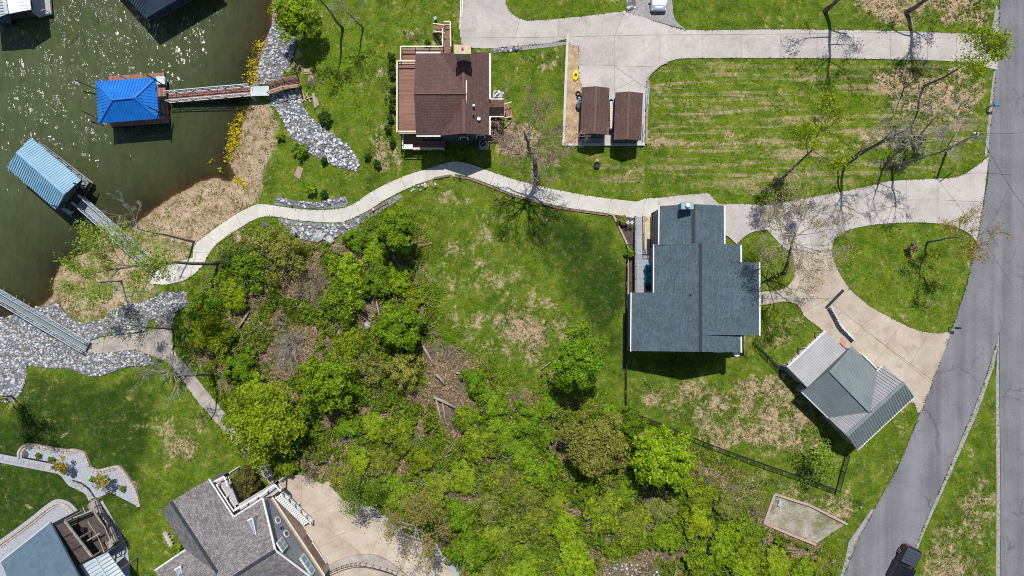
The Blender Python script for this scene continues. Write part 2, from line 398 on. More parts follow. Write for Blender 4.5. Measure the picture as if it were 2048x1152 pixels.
C['rock'] = mat('rock', (0.24, 0.245, 0.27), (0.56, 0.56, 0.57), 1.6, 0.9, bump=0.25, fine=0.12, lo=0.3, hi=0.7)
C['rock_white'] = mat('rock_white', (0.32, 0.325, 0.35), (0.70, 0.70, 0.70), 1.6, 0.9, bump=0.25, fine=0.12, lo=0.3, hi=0.7)
C['rock_gap_shade'] = mat('rock_gap_shade', (0.07, 0.072, 0.08), (0.19, 0.18, 0.17), 3, 0.95, fine=0.3)  # base under the riprap, shade of the gaps put into its colour
C['rock_dark'] = mat('rock_dark', (0.06, 0.065, 0.08), (0.14, 0.145, 0.16), 2, 0.85, bump=0.3)
C['stone_step'] = mat('stone_step', (0.27, 0.265, 0.265), (0.40, 0.39, 0.385), 3, 0.9, bump=0.15, fine=0.1, vary=0.15)
C['black_paint'] = mat('black_paint', (0.006, 0.009, 0.013), rough=0.25, spec=0.5, coat=0.6)
C['tonneau'] = mat('tonneau', (0.035, 0.05, 0.068), (0.05, 0.068, 0.088), 3, 0.7)
C['silver_paint'] = mat('silver_paint', (0.55, 0.62, 0.68), rough=0.28, metal=0.4, coat=0.5)
C['glass_dark'] = mat('glass_dark', (0.006, 0.012, 0.018), rough=0.08, spec=0.8)
C['glass_blue'] = mat('glass_blue', (0.01, 0.10, 0.16), rough=0.1, spec=0.8)
C['tyre'] = mat('tyre', (0.012, 0.012, 0.013), (0.02, 0.02, 0.02), 8, 0.9)
C['chrome'] = mat('chrome', (0.7, 0.7, 0.72), rough=0.2, metal=1.0)
C['red'] = mat('red', (0.55, 0.01, 0.02), rough=0.3)
C['red_fade'] = mat('red_fade', (0.55, 0.06, 0.08), (0.6, 0.1, 0.12), 3, 0.6)
C['yellow'] = mat('yellow', (0.80, 0.62, 0.01), (0.85, 0.68, 0.02), 2, 0.4)
C['blue_plastic'] = mat('blue_plastic', (0.01, 0.22, 0.5), (0.015, 0.27, 0.56), 2, 0.4)
C['cyan_plastic'] = mat('cyan_plastic', (0.01, 0.36, 0.55), (0.02, 0.42, 0.62), 2, 0.5)
C['teal_grey'] = mat('teal_grey', (0.19, 0.32, 0.38), (0.25, 0.40, 0.46), 2, 0.6)
C['plain_mat'] = mat('plain_mat', (0.38, 0.27, 0.2), (0.46, 0.34, 0.26), 3, 0.9)
C['lattice_pink'] = mat('lattice_pink', (0.62, 0.5, 0.46), (0.72, 0.62, 0.58), 3, 0.8)

def asphalt():
    m, nt, N, L, B = nodes('asphalt'); B.inputs['Roughness'].default_value = 0.9; B.inputs['Specular IOR Level'].default_value = 0.25
    c = ramp(nt, noise_n(nt, 0.25, 5, 0.6), [(0.35, (0.165, 0.16, 0.178)), (0.65, (0.21, 0.205, 0.222))])
    st = noise_n(nt, 0.5, 3, 0.6, rotvec(nt, 0, 1.6, 0.07))
    c = mixc(nt, 1.0, c, ramp(nt, st, [(0.3, (0.80,) * 3), (0.7, (1.16,) * 3)]), 'MULTIPLY')
    c = mixc(nt, 1.0, c, ramp(nt, noise_n(nt, 9, 3, 0.8), [(0.25, (0.72,) * 3), (0.75, (1.28,) * 3)]), 'MULTIPLY')
    v = N.new('ShaderNodeTexVoronoi'); v.feature = 'DISTANCE_TO_EDGE'; v.inputs['Scale'].default_value = 0.16
    wp = N.new('ShaderNodeTexNoise'); wp.inputs['Scale'].default_value = 0.9; wp.inputs['Detail'].default_value = 4; L.new(pos(nt), wp.inputs['Vector'])
    av = N.new('ShaderNodeVectorMath'); av.operation = 'MULTIPLY_ADD'; L.new(wp.outputs['Color'], av.inputs[0]); av.inputs[1].default_value = (1.6, 1.6, 0); L.new(pos(nt), av.inputs[2]); L.new(av.outputs[0], v.inputs['Vector'])
    ck = math_n(nt, 'MULTIPLY', mapr(nt, v.outputs['Distance'], 0.004, 0.012, 1, 0), mapr(nt, noise_n(nt, 0.2, 3), 0.48, 0.6))
    c = mixc(nt, math_n(nt, 'MULTIPLY', ck, 0.45), c, (0.05, 0.05, 0.055))
    c = mixc(nt, math_n(nt, 'MULTIPLY', mapr(nt, noise_n(nt, 0.35, 6, 0.7), 0.58, 0.66), 0.25), c, (0.10, 0.10, 0.108))
    L.new(c, B.inputs['Base Color']); bump_n(nt, noise_n(nt, 14, 3, 0.7), 0.25); return m
C['asphalt'] = asphalt()

def water_mat():
    m, nt, N, L, B = nodes('lake_water')
    at = N.new('ShaderNodeAttribute'); at.attribute_name = 'depth'
    # murk: the lake is green with suspended silt, the shallows let the brown bed show
    murk = math_n(nt, 'SUBTRACT', 1.0, math_n(nt, 'EXPONENT', math_n(nt, 'MULTIPLY', at.outputs['Fac'], -1.55)))
    murk = math_n(nt, 'MINIMUM', murk, 0.985)
    c = ramp(nt, noise_n(nt, 0.06, 4, 0.6), [(0.3, (0.055, 0.071, 0.028)), (0.7, (0.078, 0.094, 0.041))])
    c = mixc(nt, 1.0, c, ramp(nt, noise_n(nt, 1.3, 4, 0.7, rotvec(nt, 25, 1.0, 0.35)), [(0.3, (0.82,) * 3), (0.7, (1.18,) * 3)]), 'MULTIPLY')  # ripple light and shade painted into the water colour
    d = N.new('ShaderNodeBsdfDiffuse'); L.new(c, d.inputs[0])
    t = N.new('ShaderNodeBsdfTransparent'); t.inputs[0].default_value = (0.60, 0.53, 0.34, 1)
    x = N.new('ShaderNodeMixShader'); L.new(murk, x.inputs[0]); L.new(t.outputs[0], x.inputs[1]); L.new(d.outputs[0], x.inputs[2])
    gl = N.new('ShaderNodeBsdfGlossy'); gl.inputs['Roughness'].default_value = 0.13; gl.inputs[0].default_value = (1, 1, 1, 1)
    w1 = noise_n(nt, 1.5, 2, 0.5, rotvec(nt, 22, 1.0, 0.38), 0.5); w2 = noise_n(nt, 5.5, 3, 0.7, rotvec(nt, 20, 1.0, 0.55), 0.4)
    op = N.new('ShaderNodeAttribute'); op.attribute_name = 'fetch'
    patch = math_n(nt, 'MULTIPLY', op.outputs['Fac'], mapr(nt, noise_n(nt, 0.45, 2, 0.5), 0.42, 0.60, 0.3, 1.2))
    h = math_n(nt, 'MULTIPLY', math_n(nt, 'ADD', math_n(nt, 'MULTIPLY', w1, 1.0), math_n(nt, 'MULTIPLY', w2, 0.10)), patch)
    b = N.new('ShaderNodeBump'); b.inputs['Strength'].default_value = 1.0; b.inputs['Distance'].default_value = 0.55
    L.new(h, b.inputs['Height']); L.new(b.outputs[0], gl.inputs['Normal'])
    b2 = N.new('ShaderNodeBump'); b2.inputs['Strength'].default_value = 0.5; b2.inputs['Distance'].default_value = 0.22; L.new(math_n(nt, 'ADD', w1, math_n(nt, 'MULTIPLY', w2, 0.5)), b2.inputs['Height']); L.new(b2.outputs[0], d.inputs['Normal'])
    fr = N.new('ShaderNodeFresnel'); fr.inputs[0].default_value = 1.33; L.new(b.outputs[0], fr.inputs['Normal'])
    y = N.new('ShaderNodeMixShader'); L.new(fr.outputs[0], y.inputs[0]); L.new(x.outputs[0], y.inputs[1]); L.new(gl.outputs[0], y.inputs[2])
    L.new(y.outputs[0], N['Material Output'].inputs[0]); N.remove(B); return m

def ground_mat():
    """turf, straw, soil, leaf litter and shore mud; where each lies is carried by the mesh, the edges break up with noise"""
    m, nt, N, L, B = nodes('turf_and_soil'); B.inputs['Roughness'].default_value = 0.95; B.inputs['Specular IOR Level'].default_value = 0.15
    A = N.new('ShaderNodeAttribute'); A.attribute_name = 'coverA'; Bt = N.new('ShaderNodeAttribute'); Bt.attribute_name = 'coverB'
    sa = N.new('ShaderNodeSeparateColor'); L.new(A.outputs['Color'], sa.inputs[0]); sb = N.new('ShaderNodeSeparateColor'); L.new(Bt.outputs['Color'], sb.inputs[0])
    dry, dark, lush = sa.outputs[0], sa.outputs[1], sa.outputs[2]; litter, sand, mow = sb.outputs[0], sb.outputs[1], sb.outputs[2]
    big = noise_n(nt, 0.14, 5, 0.65); med = noise_n(nt, 0.65, 7, 0.74, None, 0.4); fine = noise_n(nt, 2.6, 6, 0.8); vf = noise_n(nt, 7, 4, 0.85)
    g = ramp(nt, med, [(0.30, (0.027, 0.066, 0.003)), (0.43, (0.067, 0.120, 0.005)), (0.56, (0.112, 0.162, 0.010)), (0.70, (0.182, 0.194, 0.035))])
    lu = ramp(nt, med, [(0.30, (0.036, 0.086, 0.002)), (0.45, (0.084, 0.150, 0.004)), (0.60, (0.148, 0.202, 0.008)), (0.74, (0.215, 0.224, 0.03))])
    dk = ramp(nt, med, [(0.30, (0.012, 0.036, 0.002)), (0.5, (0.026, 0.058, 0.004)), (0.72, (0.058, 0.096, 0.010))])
    def thr(w, n, soft=0.12, bias=0.0):        # weight + noise -> broken-edged mask
        s = math_n(nt, 'ADD', math_n(nt, 'MULTIPLY', w, 1.0), math_n(nt, 'MULTIPLY', math_n(nt, 'SUBTRACT', n, 0.5), 1.9))
        return mapr(nt, s, 0.5 - soft + bias, 0.5 + soft + bias)
    c = mixc(nt, thr(lush, big, 0.4), g, lu)
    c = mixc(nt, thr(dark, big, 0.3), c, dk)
    mix_n = math_n(nt, 'ADD', math_n(nt, 'MULTIPLY', med, 0.55), math_n(nt, 'MULTIPLY', fine, 0.45))
    wv = N.new('ShaderNodeTexNoise'); wv.inputs['Scale'].default_value = 1.0; wv.inputs['Detail'].default_value = 3
    L.new(rotvec(nt, 0, 0.10, 1.5), wv.inputs['Vector'])
    straw = ramp(nt, fine, [(0.28, (0.20, 0.15, 0.075)), (0.5, (0.37, 0.275, 0.17)), (0.72, (0.54, 0.42, 0.29))])
    ms = math_n(nt, 'MULTIPLY', mow, mapr(nt, wv.outputs['Fac'], 0.46, 0.64))
    c = mixc(nt, math_n(nt, 'MULTIPLY', thr(ms, mix_n, 0.35, 0.05), 0.8), c, straw)
    # scattered dead blades everywhere
    c = mixc(nt, math_n(nt, 'MULTIPLY', mapr(nt, noise_n(nt, 1.9, 7, 0.84), 0.53, 0.67), math_n(nt, 'SUBTRACT', 0.70, math_n(nt, 'MULTIPLY', dark, 0.5))), c, straw)
    c = mixc(nt, thr(dry, mix_n, 0.10), c, straw)
    soil = ramp(nt, mix_n, [(0.3, (0.30, 0.19, 0.105)), (0.5, (0.43, 0.30, 0.19)), (0.7, (0.56, 0.44, 0.31))])
    c = mixc(nt, thr(A.outputs['Alpha'], mix_n, 0.12), c, soil)
    lit = ramp(nt, mix_n, [(0.32, (0.022, 0.02, 0.011)), (0.44, (0.07, 0.056, 0.034)), (0.53, (0.185, 0.145, 0.10)), (0.61, (0.055, 0.085, 0.012)), (0.70, (0.13, 0.11, 0.065)), (0.78, (0.05, 0.09, 0.008))])
    c = mixc(nt, thr(litter, mix_n, 0.15), c, lit)
    sd = ramp(nt, mix_n, [(0.30, (0.10, 0.085, 0.04)), (0.42, (0.23, 0.165, 0.095)), (0.5, (0.36, 0.27, 0.18)), (0.6, (0.47, 0.37, 0.255)), (0.75, (0.26, 0.22, 0.10))])
    c = mixc(nt, thr(sand, mix_n, 0.2), c, sd)
    bed = ramp(nt, mix_n, [(0.3, (0.05, 0.036, 0.014)), (0.7, (0.17, 0.12, 0.055))])
    bed = mixc(nt, 1.0, bed, ramp(nt, noise_n(nt, 0.22, 4, .6), [(.38, (.35,) * 3), (.62, (1.25,) * 3)]), 'MULTIPLY')
    c = mixc(nt, Bt.outputs['Alpha'], c, bed)
    c = mixc(nt, 1.0, c, ramp(nt, vf, [(0.28, (0.35,) * 3), (0.5, (1.0,) * 3), (0.72, (1.6,) * 3)]), 'MULTIPLY')
    L.new(c, B.inputs['Base Color'])
    bump_n(nt, math_n(nt, 'ADD', fine, math_n(nt, 'MULTIPLY', vf, 0.5)), 0.8, 0.12); return m
LEAF = {
 'bright': leaf_mat('leaf_bright', (0.077, 0.182, 0.0042), (0.434, 0.588, 0.0196), 0.42, 0.35),
 'green':  leaf_mat('leaf_green', (0.0513, 0.1418, 0.0041), (0.3038, 0.4793, 0.0162), 0.4, 0.35),
 'deep':   leaf_mat('leaf_deep', (0.0216, 0.066, 0.0072), (0.09, 0.18, 0.0192), 0.3, 0.35),
 'olive':  leaf_mat('leaf_olive', (0.1187, 0.1562, 0.02), (0.4, 0.4188, 0.0875), 0.4, 0.35),
 'lime':   leaf_mat('leaf_lime', (0.10, 0.185, 0.003), (0.46, 0.55, 0.018), 0.45, 0.35),
 'spring': leaf_mat('leaf_spring', (0.161, 0.2702, 0.0172), (0.46, 0.575, 0.069), 0.5, 0.3),
 'buds':   leaf_mat('leaf_buds', (0.24, 0.225, 0.10), (0.46, 0.42, 0.23), 0.3, 0.3),
 'gold':   leaf_mat('leaf_gold', (0.20, 0.20, 0.02), (0.44, 0.38, 0.08), 0.35, 0.3),
 'pinkish': leaf_mat('leaf_pinkish', (0.20, 0.13, 0.10), (0.42, 0.31, 0.25), 0.3, 0.3),
 'under':  leaf_mat('leaf_under', (0.045, 0.11, 0.003), (0.36, 0.475, 0.016), 0.4, 0.4, dead=(0.36, 0.26, 0.12), drift=0.4),
 'grass':  leaf_mat('grass_blade', (0.030, 0.085, 0.005), (0.15, 0.22, 0.014), 0.3, 0.4),
 'yellow': leaf_mat('leaf_yellow', (0.30, 0.30, 0.01), (0.80, 0.70, 0.03), 0.3, 0.2),
 'litter': leaf_mat('dead_leaf', (0.12, 0.08, 0.05), (0.48, 0.36, 0.25), 0.2, 0.3),
 'maroon': leaf_mat('leaf_maroon', (0.07, 0.055, 0.02), (0.20, 0.21, 0.035), 0.3, 0.3),
}
# ------------------------------------------------------------------ where things lie (photo pixels, outlines of the ground cover)
RW, RH = 1024, 576
_gx, _gy = np.meshgrid(np.arange(RW) * 2 + 1.0, np.arange(RH) * 2 + 1.0)
def raster(poly):
    ins = np.zeros((RH, RW), bool); j = len(poly) - 1
    for i in range(len(poly)):
        xi, yi = poly[i]; xj, yj = poly[j]
        if yi != yj: ins ^= ((yi > _gy) != (yj > _gy)) & (_gx < (xj - xi) * (_gy - yi) / (yj - yi) + xi)
        j = i
    return ins.astype(np.float32)
def blur(a, r):
    for _ in range(3):
        for ax in (0, 1):
            p = np.pad(a, [(r + 1, r) if k == ax else (0, 0) for k in (0, 1)], mode='edge').cumsum(ax)
            a = (np.take(p, range(2 * r + 1, p.shape[ax]), ax) - np.take(p, range(0, p.shape[ax] - 2 * r - 1), ax)) / (2 * r + 1)
    return a
def ell(cx, cy, rx, ry, rot=0):
    c, s = math.cos(R(rot)), math.sin(R(rot))
    return [(cx + rx * math.cos(t) * c - ry * math.sin(t) * s, cy + rx * math.cos(t) * s + ry * math.sin(t) * c) for t in np.linspace(0, 2 * math.pi, 20)[:-1]]

DRIVE_N = curve([(921, -30), (1012, -30), (1012, 8), (1023, 27), (1041, 38), (1060, 42), (1157, 34), (1249, 25), (1313, 44), (1372, 60), (1580, 59), (1819, 63),
    (1966, 68), (1998, 54), (1994, 140), (1916, 124), (1819, 120), (1657, 117), (1367, 117), (1334, 125), (1308, 142), (1294, 161), (1289, 292),
    (1160, 288), (1164, 174), (1158, 159), (1158, 92), (1141, 92), (1137, 77), (1101, 86), (980, 97), (930, 95), (923, 88), (920, 65)])
DRIVE_S1 = curve([(1977, 313), (1940, 341), (1913, 354), (1875, 357), (1775, 363), (1730, 374), (1686, 383), (1615, 396), (1527, 411), (1506, 408), (1450, 408),
    (1436, 406), (1417, 386), (1358, 391), (1318, 396), (1318, 470), (1448, 470), (1473, 488), (1488, 474), (1505, 464), (1533, 459), (1585, 506), (1663, 500), (1667, 483), (1683, 467), (1710, 456),
    (1760, 448), (1819, 445), (1863, 446), (1893, 450), (1916, 456), (1938, 468), (1953, 484), (1964, 418)])
DRIVE_S2 = curve([(1585, 505), (1589, 542), (1583, 563), (1562, 579), (1516, 584), (1516, 611), (1538, 608), (1568, 603), (1592, 608), (1603, 622), (1609, 633), (1645, 662),
    (1650, 690), (1700, 760), (1790, 800), (1828, 806), (1834, 826), (1842, 824), (1903, 662), (1869, 667), (1825, 657), (1789, 640), (1745, 616), (1710, 589), (1692, 569), (1670, 530), (1663, 499)])
ISLAND = curve([(1692, 569), (1670, 530), (1662, 500), (1667, 483), (1683, 467), (1710, 456), (1760, 448), (1819, 445), (1863, 446), (1893, 450), (1916, 456), (1938, 468),
    (1951, 489), (1934, 566), (1902, 660), (1869, 667), (1825, 657), (1789, 640), (1745, 616), (1710, 589)])
PATH = curve([(1318, 396), (1290, 397), (1275, 403), (1260, 402), (1187, 393), (1104, 378), (1039, 362), (980, 343), (943, 329), (915, 323), (893, 326), (853, 338),
    (799, 356), (746, 382), (710, 406), (687, 416), (645, 420), (598, 418), (548, 411), (514, 409), (472, 429), (413, 470), (390, 491), (386, 515), (316, 538), (300, 567),
    (334, 569), (378, 556), (407, 529), (419, 506), (437, 485), (472, 461), (516, 436), (547, 433), (598, 441), (663, 445), (692, 442), (731, 424), (775, 397), (813, 378),
    (853, 362), (908, 349), (940, 355), (980, 369), (1027, 388), (1116, 412), (1216, 427), (1266, 436), (1284, 434), (1318, 434)])
ROAD_W = [(2000, -1500), (2000, -700), (1999, -60), (1998, 40), (1996, 88), (1987, 192), (1981, 251), (1976, 313), (1975, 359), (1964, 418), (1958, 450), (1951, 489), (1934, 566), (1910, 640), (1901, 662), (1840, 825), (1810, 900),
    (1792, 939), (1748, 1019), (1716, 1078), (1684, 1160), (1650, 1260), (1560, 1520), (1450, 1900)]
ROAD_CURVE = curve(ROAD_W + [(1568, 1900), (1678, 1520), (1768, 1260), (1802, 1160), (1834, 1084), (1848, 1048), (1893, 945), (1920, 880), (1949, 812), (1975, 740), (1990, 690), (2000, 655), (2002, -60), (2003, -700), (2003, -1500)])
ROAD_MAIN = [(2001, -1500), (2001, -60), (1999, 655), (1999, 1260), (1999, 2400), (2110, 2400), (2110, 1260), (2110, -60), (2110, -1500)]
TRIANGLE = [(1998, 668), (1981, 728), (1949, 815), (1920, 884), (1893, 948), (1848, 1052), (1834, 1088), (1800, 1170), (1998, 1170)]
PAD_SW = curve([(180, 684), (207, 674), (245, 670), (290, 664), (318, 655), (310, 648), (316, 620), (351, 628), (345, 650), (348, 699), (384, 744), (425, 795), (466, 846), (500, 895), (538, 928), (552, 965), (540, 968),
    (520, 945), (485, 912), (449, 864), (393, 800), (345, 732), (300, 710), (266, 700), (212, 706), (171, 705)])
STONEWALK = curve([(306, 567), (290, 577), (265, 583), (246, 580), (238, 570), (238, 556), (227, 556), (227, 574), (238, 589), (264, 593), (294, 587), (310, 573)])
COURT = curve([(553, 966), (570, 954), (600, 950), (622, 957), (645, 968), (657, 962), (675, 971), (684, 989), (716, 1001), (755, 1019), (778, 1048), (805, 1063), (862, 1087), (900, 1120), (930, 1165),
    (560, 1165), (500, 1060), (535, 985)])
GRAVEL_CAR = curve([(1250, -30), (1255, 24), (1313, 43), (1372, 59), (1350, 40), (1345, 10), (1340, -30)])
BED_STONE = curve([(-20, 902), (0, 905), (35, 912), (37, 902), (44, 892), (59, 886), (90, 891), (133, 898), (148, 897), (170, 903), (176, 914), (183, 933), (198, 938), (236, 930), (248, 938), (273, 976), (283, 1012),
    (279, 1014), (221, 984), (193, 997), (178, 1001), (171, 988), (156, 979), (137, 970), (124, 953), (115, 947), (0, 925), (-20, 921)])
BED_HOUSE = curve([(-20, 1090), (0, 1080), (60, 1036), (95, 1008), (115, 998), (137, 1003), (152, 1016), (162, 1030), (186, 1020), (205, 1000), (222, 1030), (248, 1078), (256, 1100), (262, 1165), (150, 1165), (-20, 1165)])
BED_DARK = [(1225, 430), (1266, 437), (1266, 700), (1255, 700), (1255, 490)]
STRAW_BED = [(1136, 80), (1158, 92), (1158, 159), (1164, 174), (1160, 288), (1128, 288)]
RIPRAP_NW = curve([(543, 50), (560, 46), (585, 60), (592, 90), (580, 130), (582, 158), (540, 165), (520, 172), (518, 140), (530, 100)])
RIPRAP_N = curve([(535, 195), (560, 185), (600, 178), (612, 225), (640, 250), (660, 265), (700, 295), (720, 330), (715, 342), (680, 335), (640, 318), (600, 295), (580, 270), (560, 230)])
RIPRAP_W = curve([(-30, 640), (0, 636), (40, 622), (85, 612), (110, 602), (150, 640), (200, 640), (245, 610), (300, 600), (330, 585), (375, 585), (372, 610), (350, 625), (300, 640), (290, 662), (245, 668), (205, 672), (180, 683),
    (171, 706), (212, 707), (266, 701), (300, 712), (306, 730), (250, 735), (210, 750), (180, 752), (140, 738), (90, 735), (55, 728), (52, 760), (40, 790), (25, 805), (-30, 800)])
RIPRAP_P = curve([(552, 392), (590, 402), (630, 405), (680, 393), (690, 402), (640, 416), (590, 413), (550, 404)])
RIPRAP_S = curve([(560, 442), (620, 450), (690, 446), (725, 436), (712, 462), (680, 470), (660, 480), (620, 482), (590, 470)])
RIPRAP_T = curve([(815, 380), (852, 366), (852, 378), (826, 390)])
THICKET = curve([(440, 505), (520, 460), (600, 480), (680, 478), (740, 440), (800, 425), (845, 460), (850, 520), (862, 600), (880, 680), (950, 710), (1000, 750), (1080, 790), (1200, 810), (1300, 860), (1420, 905), (1530, 985),
    (1525, 1045), (1650, 1095), (1690, 1170), (925, 1170), (800, 1050), (690, 985), (620, 945), (545, 905), (470, 835), (420, 770), (375, 680), (390, 600), (425, 560)])
HOUSES = [[(831, 104), (980, 104), (980, 300), (805, 300), (793, 125)], [(1263, 430), (1518, 411), (1518, 704), (1263, 704)], [(1575, 735), (1650, 662), (1828, 794), (1716, 898), (1650, 830)],
          [(322, 1021), (417, 958), (560, 960), (640, 1165), (305, 1165)], [(0, 1122), (100, 1045), (186, 1020), (250, 1110), (254, 1165), (0, 1165)]]
PLOT = [(1548, 987), (1620, 1010), (1692, 1047), (1650, 1075), (1630, 1088), (1580, 1068), (1527, 1045)]
PAVED = [DRIVE_N, DRIVE_S1, DRIVE_S2, PATH, ROAD_CURVE, ROAD_MAIN, PAD_SW, COURT, GRAVEL_CAR, BED_STONE, BED_HOUSE, BED_DARK, STRAW_BED, PLOT] + HOUSES
STONY = [RIPRAP_NW, RIPRAP_N, RIPRAP_W, RIPRAP_P, RIPRAP_S, RIPRAP_T]
_paved = np.zeros((RH, RW), np.float32)
for p_ in PAVED: _paved = np.maximum(_paved, raster(p_))
_stony = np.zeros((RH, RW), np.float32)
for p_ in STONY: _stony = np.maximum(_stony, raster(p_))
def cover(items, soft=6):
    a = np.zeros((RH, RW), np.float32)
    for it in items:
        poly, w = it[0], it[1]; r = it[2] if len(it) > 2 else soft
        b = blur(raster(poly), r) * w; a = np.maximum(a, b)
    return a
FR = [(-99, -99), (2200, -99), (2200, 1300), (-99, 1300)]
COVER = {
 'dry': cover([(FR, 0.20), ([(850, 400), (1000, 400), (1100, 560), (1200, 700), (1230, 820), (1100, 790), (980, 740), (880, 680), (860, 560)], 0.36, 12), (ell(1050, 660, 80, 60, 20), 0.62, 14), (ell(1090, 720, 40, 14, -15), 0.62), ([(1270, 745), (1400, 765), (1560, 740), (1640, 800), (1680, 900), (1640, 930), (1500, 900), (1380, 860), (1255, 810)], 0.50),
   ([(1580, 790), (1640, 820), (1690, 920), (1660, 940), (1600, 880)], 0.55, 8), (ell(1440, 860, 60, 40), 0.52), ([(1400, 890), (1530, 940), (1680, 985), (1760, 1000), (1690, 1060), (1560, 990), (1480, 960)], 0.50),
   ([(1700, -20), (1990, -20), (1985, 60), (1900, 60), (1700, 40)], 0.52), ([(1720, 128), (1900, 128), (1980, 150), (1960, 230), (1880, 260), (1800, 225), (1740, 165)], 0.55), (ell(1740, 292, 100, 16), 0.55),
   ([(300, 830), (390, 800), (430, 860), (470, 930), (400, 960), (330, 980), (295, 900)], 0.42, 16), ([(745, 120), (790, 110), (800, 340), (740, 345), (720, 290), (760, 230)], 0.46), ([(780, 40), (860, 60), (900, 100), (800, 95)], 0.45),
   ([(1850, 1060), (1960, 900), (1990, 1000), (1990, 1160), (1840, 1160)], 0.45), ([(985, 110), (1128, 90), (1125, 140), (1000, 130)], 0.48), (ell(1500, 285, 160, 26), 0.38), (ell(1310, 295, 30, 25), 0.55),
   (ell(960, 470, 60, 50), 0.36), (ell(1000, 520, 40, 20), 0.40), ([(820, 360), (870, 350), (1000, 390), (990, 430), (860, 420)], 0.32), ([(1520, 640), (1600, 620), (1630, 660), (1560, 720), (1510, 690)], 0.42),
   ([(690, 240), (760, 330), (740, 350), (640, 260)], 0.4), ([(370, 640), (400, 660), (480, 790), (450, 800), (380, 730)], 0.45), ([(1860, 560), (1900, 560), (1890, 660), (1800, 640)], 0.36), (ell(1120, 320, 60, 30), 0.34),
   ([(1250, 330), (1450, 330), (1440, 380), (1260, 395), (1120, 370)], 0.36), ([(1570, 1000), (1690, 1050), (1660, 1085), (1530, 1040)], 0.58), ([(600, 5), (660, 30), (700, 60), (620, 80)], 0.3), (ell(1040, 280, 55, 50), 0.5)]),
 'soil': cover([(ell(1790, 20, 40, 26), 0.66), (ell(1900, 12, 30, 22), 0.62), (ell(1950, 40, 30, 30), .5), (ell(1790, 145, 66, 18), 0.70), (ell(1870, 170, 60, 22, 20), 0.62), (ell(1850, 205, 40, 14), .66), (ell(1965, 170, 12, 50), .55), (ell(1740, 290, 90, 12), 0.66), (ell(1060, 668, 24, 26, 40), 0.45), ([(1072, 733), (1100, 715), (1110, 722), (1080, 742)], 0.7, 3),
   (ell(1350, 45, 14, 10, 40), 0.7, 3), (ell(992, 180, 8, 40), 0.6, 3), (ell(1300, 1130, 60, 25), 0.6), (ell(1340, 870, 50, 14, 20), 0.45), (ell(1650, 870, 30, 18, 40), 0.46), ([(1128, 85), (1133, 180), (1122, 180), (1100, 90)], 0.5, 3), (ell(895, 95, 16, 22), 0.65, 4),
   (ell(1193, 330, 8, 9), 0.95, 2), (ell(1085, 110, 25, 12), 0.5, 4)]),
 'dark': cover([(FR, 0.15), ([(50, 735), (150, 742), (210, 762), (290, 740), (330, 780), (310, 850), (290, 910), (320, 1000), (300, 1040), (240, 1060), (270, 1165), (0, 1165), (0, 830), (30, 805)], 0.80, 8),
   ([(1060, 415), (1215, 438), (1250, 500), (1250, 800), (1225, 760), (1190, 640), (1110, 560), (1050, 480)], 0.74, 10), (ell(640, 120, 30, 50), 0.4), ([(1110, 100), (1125, 100), (1122, 290), (1100, 290)], 0.6, 6),  # ellipse: turf painted darker where the bank tree's shadow falls
   ([(990, 330), (1120, 360), (1100, 300)], 0.4), ([(1260, 705), (1480, 705), (1470, 750), (1390, 765), (1258, 750)], 0.5), ([(1930, 860), (1990, 800), (1990, 1000), (1950, 1000)], 0.3)]),  # polygon south of the grey house: its cast shadow painted as dark turf
 'lush': cover([(FR, 0.30), ([(600, 60), (760, 30), (775, 150), (745, 260), (660, 250), (610, 190)], 0.75, 10), ([(1300, 130), (1700, 125), (1800, 230), (1700, 380), (1530, 400), (1450, 380), (1330, 330), (1290, 250)], 0.66, 14),
   ([(1440, 780), (1540, 770), (1570, 860), (1500, 860)], 0.6), ([(1660, 880), (1700, 950), (1640, 960), (1600, 900)], 0.7), (ISLAND, 0.45), ([(880, 400), (1000, 420), (900, 600), (870, 560)], 0.45), ([(1460, 700), (1560, 760), (1500, 790)], 0.5),
   ([(560, 290), (620, 310), (720, 350), (650, 400), (560, 390), (530, 340)], 0.55), ([(0, 930), (110, 950), (160, 990), (60, 1030), (0, 1060)], 0.35), ([(1020, -10), (1240, -10), (1240, 22), (1050, 38)], 0.5), (ell(1560, 520, 30, 50), 0.6)]),
 'litter': cover([(THICKET, 0.72, 12), ([(570, 395), (700, 390), (720, 420), (560, 410)], 0.3)]),
 'sand': cover([([(255, 462), (345, 392), (432, 350), (470, 350), (505, 372), (520, 402), (470, 432), (400, 480), (385, 500), (330, 482), (280, 478)], 0.85, 3), ([(450, 330), (470, 265), (490, 215), (520, 190), (545, 215), (560, 250), (550, 300), (530, 345), (528, 400), (505, 395), (470, 360)], 0.8, 4),
   ([(100, 600), (106, 555), (180, 500), (262, 458), (300, 480), (388, 492), (385, 520), (315, 540), (300, 570), (335, 575), (300, 600), (245, 612), (200, 645), (150, 642)], 0.72, 4),
   ([(538, 0), (552, 0), (545, 60), (532, 90)], 0.8, 2), ([(420, 500), (480, 455), (530, 450), (470, 500), (430, 540)], 0.6, 4), ([(590, 80), (608, 90), (604, 150), (585, 160)], 0.6, 3), ([(612, 225), (640, 240), (720, 315), (730, 345), (700, 300), (640, 262)], 0.55, 3)]),
 'mow': cover([([(1300, 125), (1950, 130), (1960, 320), (1500, 390), (1300, 320)], 0.9, 10), ([(1140, 310), (1440, 320), (1420, 385), (1200, 385)], 0.7, 10), ([(60, 760), (330, 790), (300, 900), (40, 880)], 0.25, 10)]),
}
for k_ in ('dry', 'soil', 'litter', 'dark', 'lush'): COVER[k_] = COVER[k_] * (1 - COVER['sand'] * 0.6)

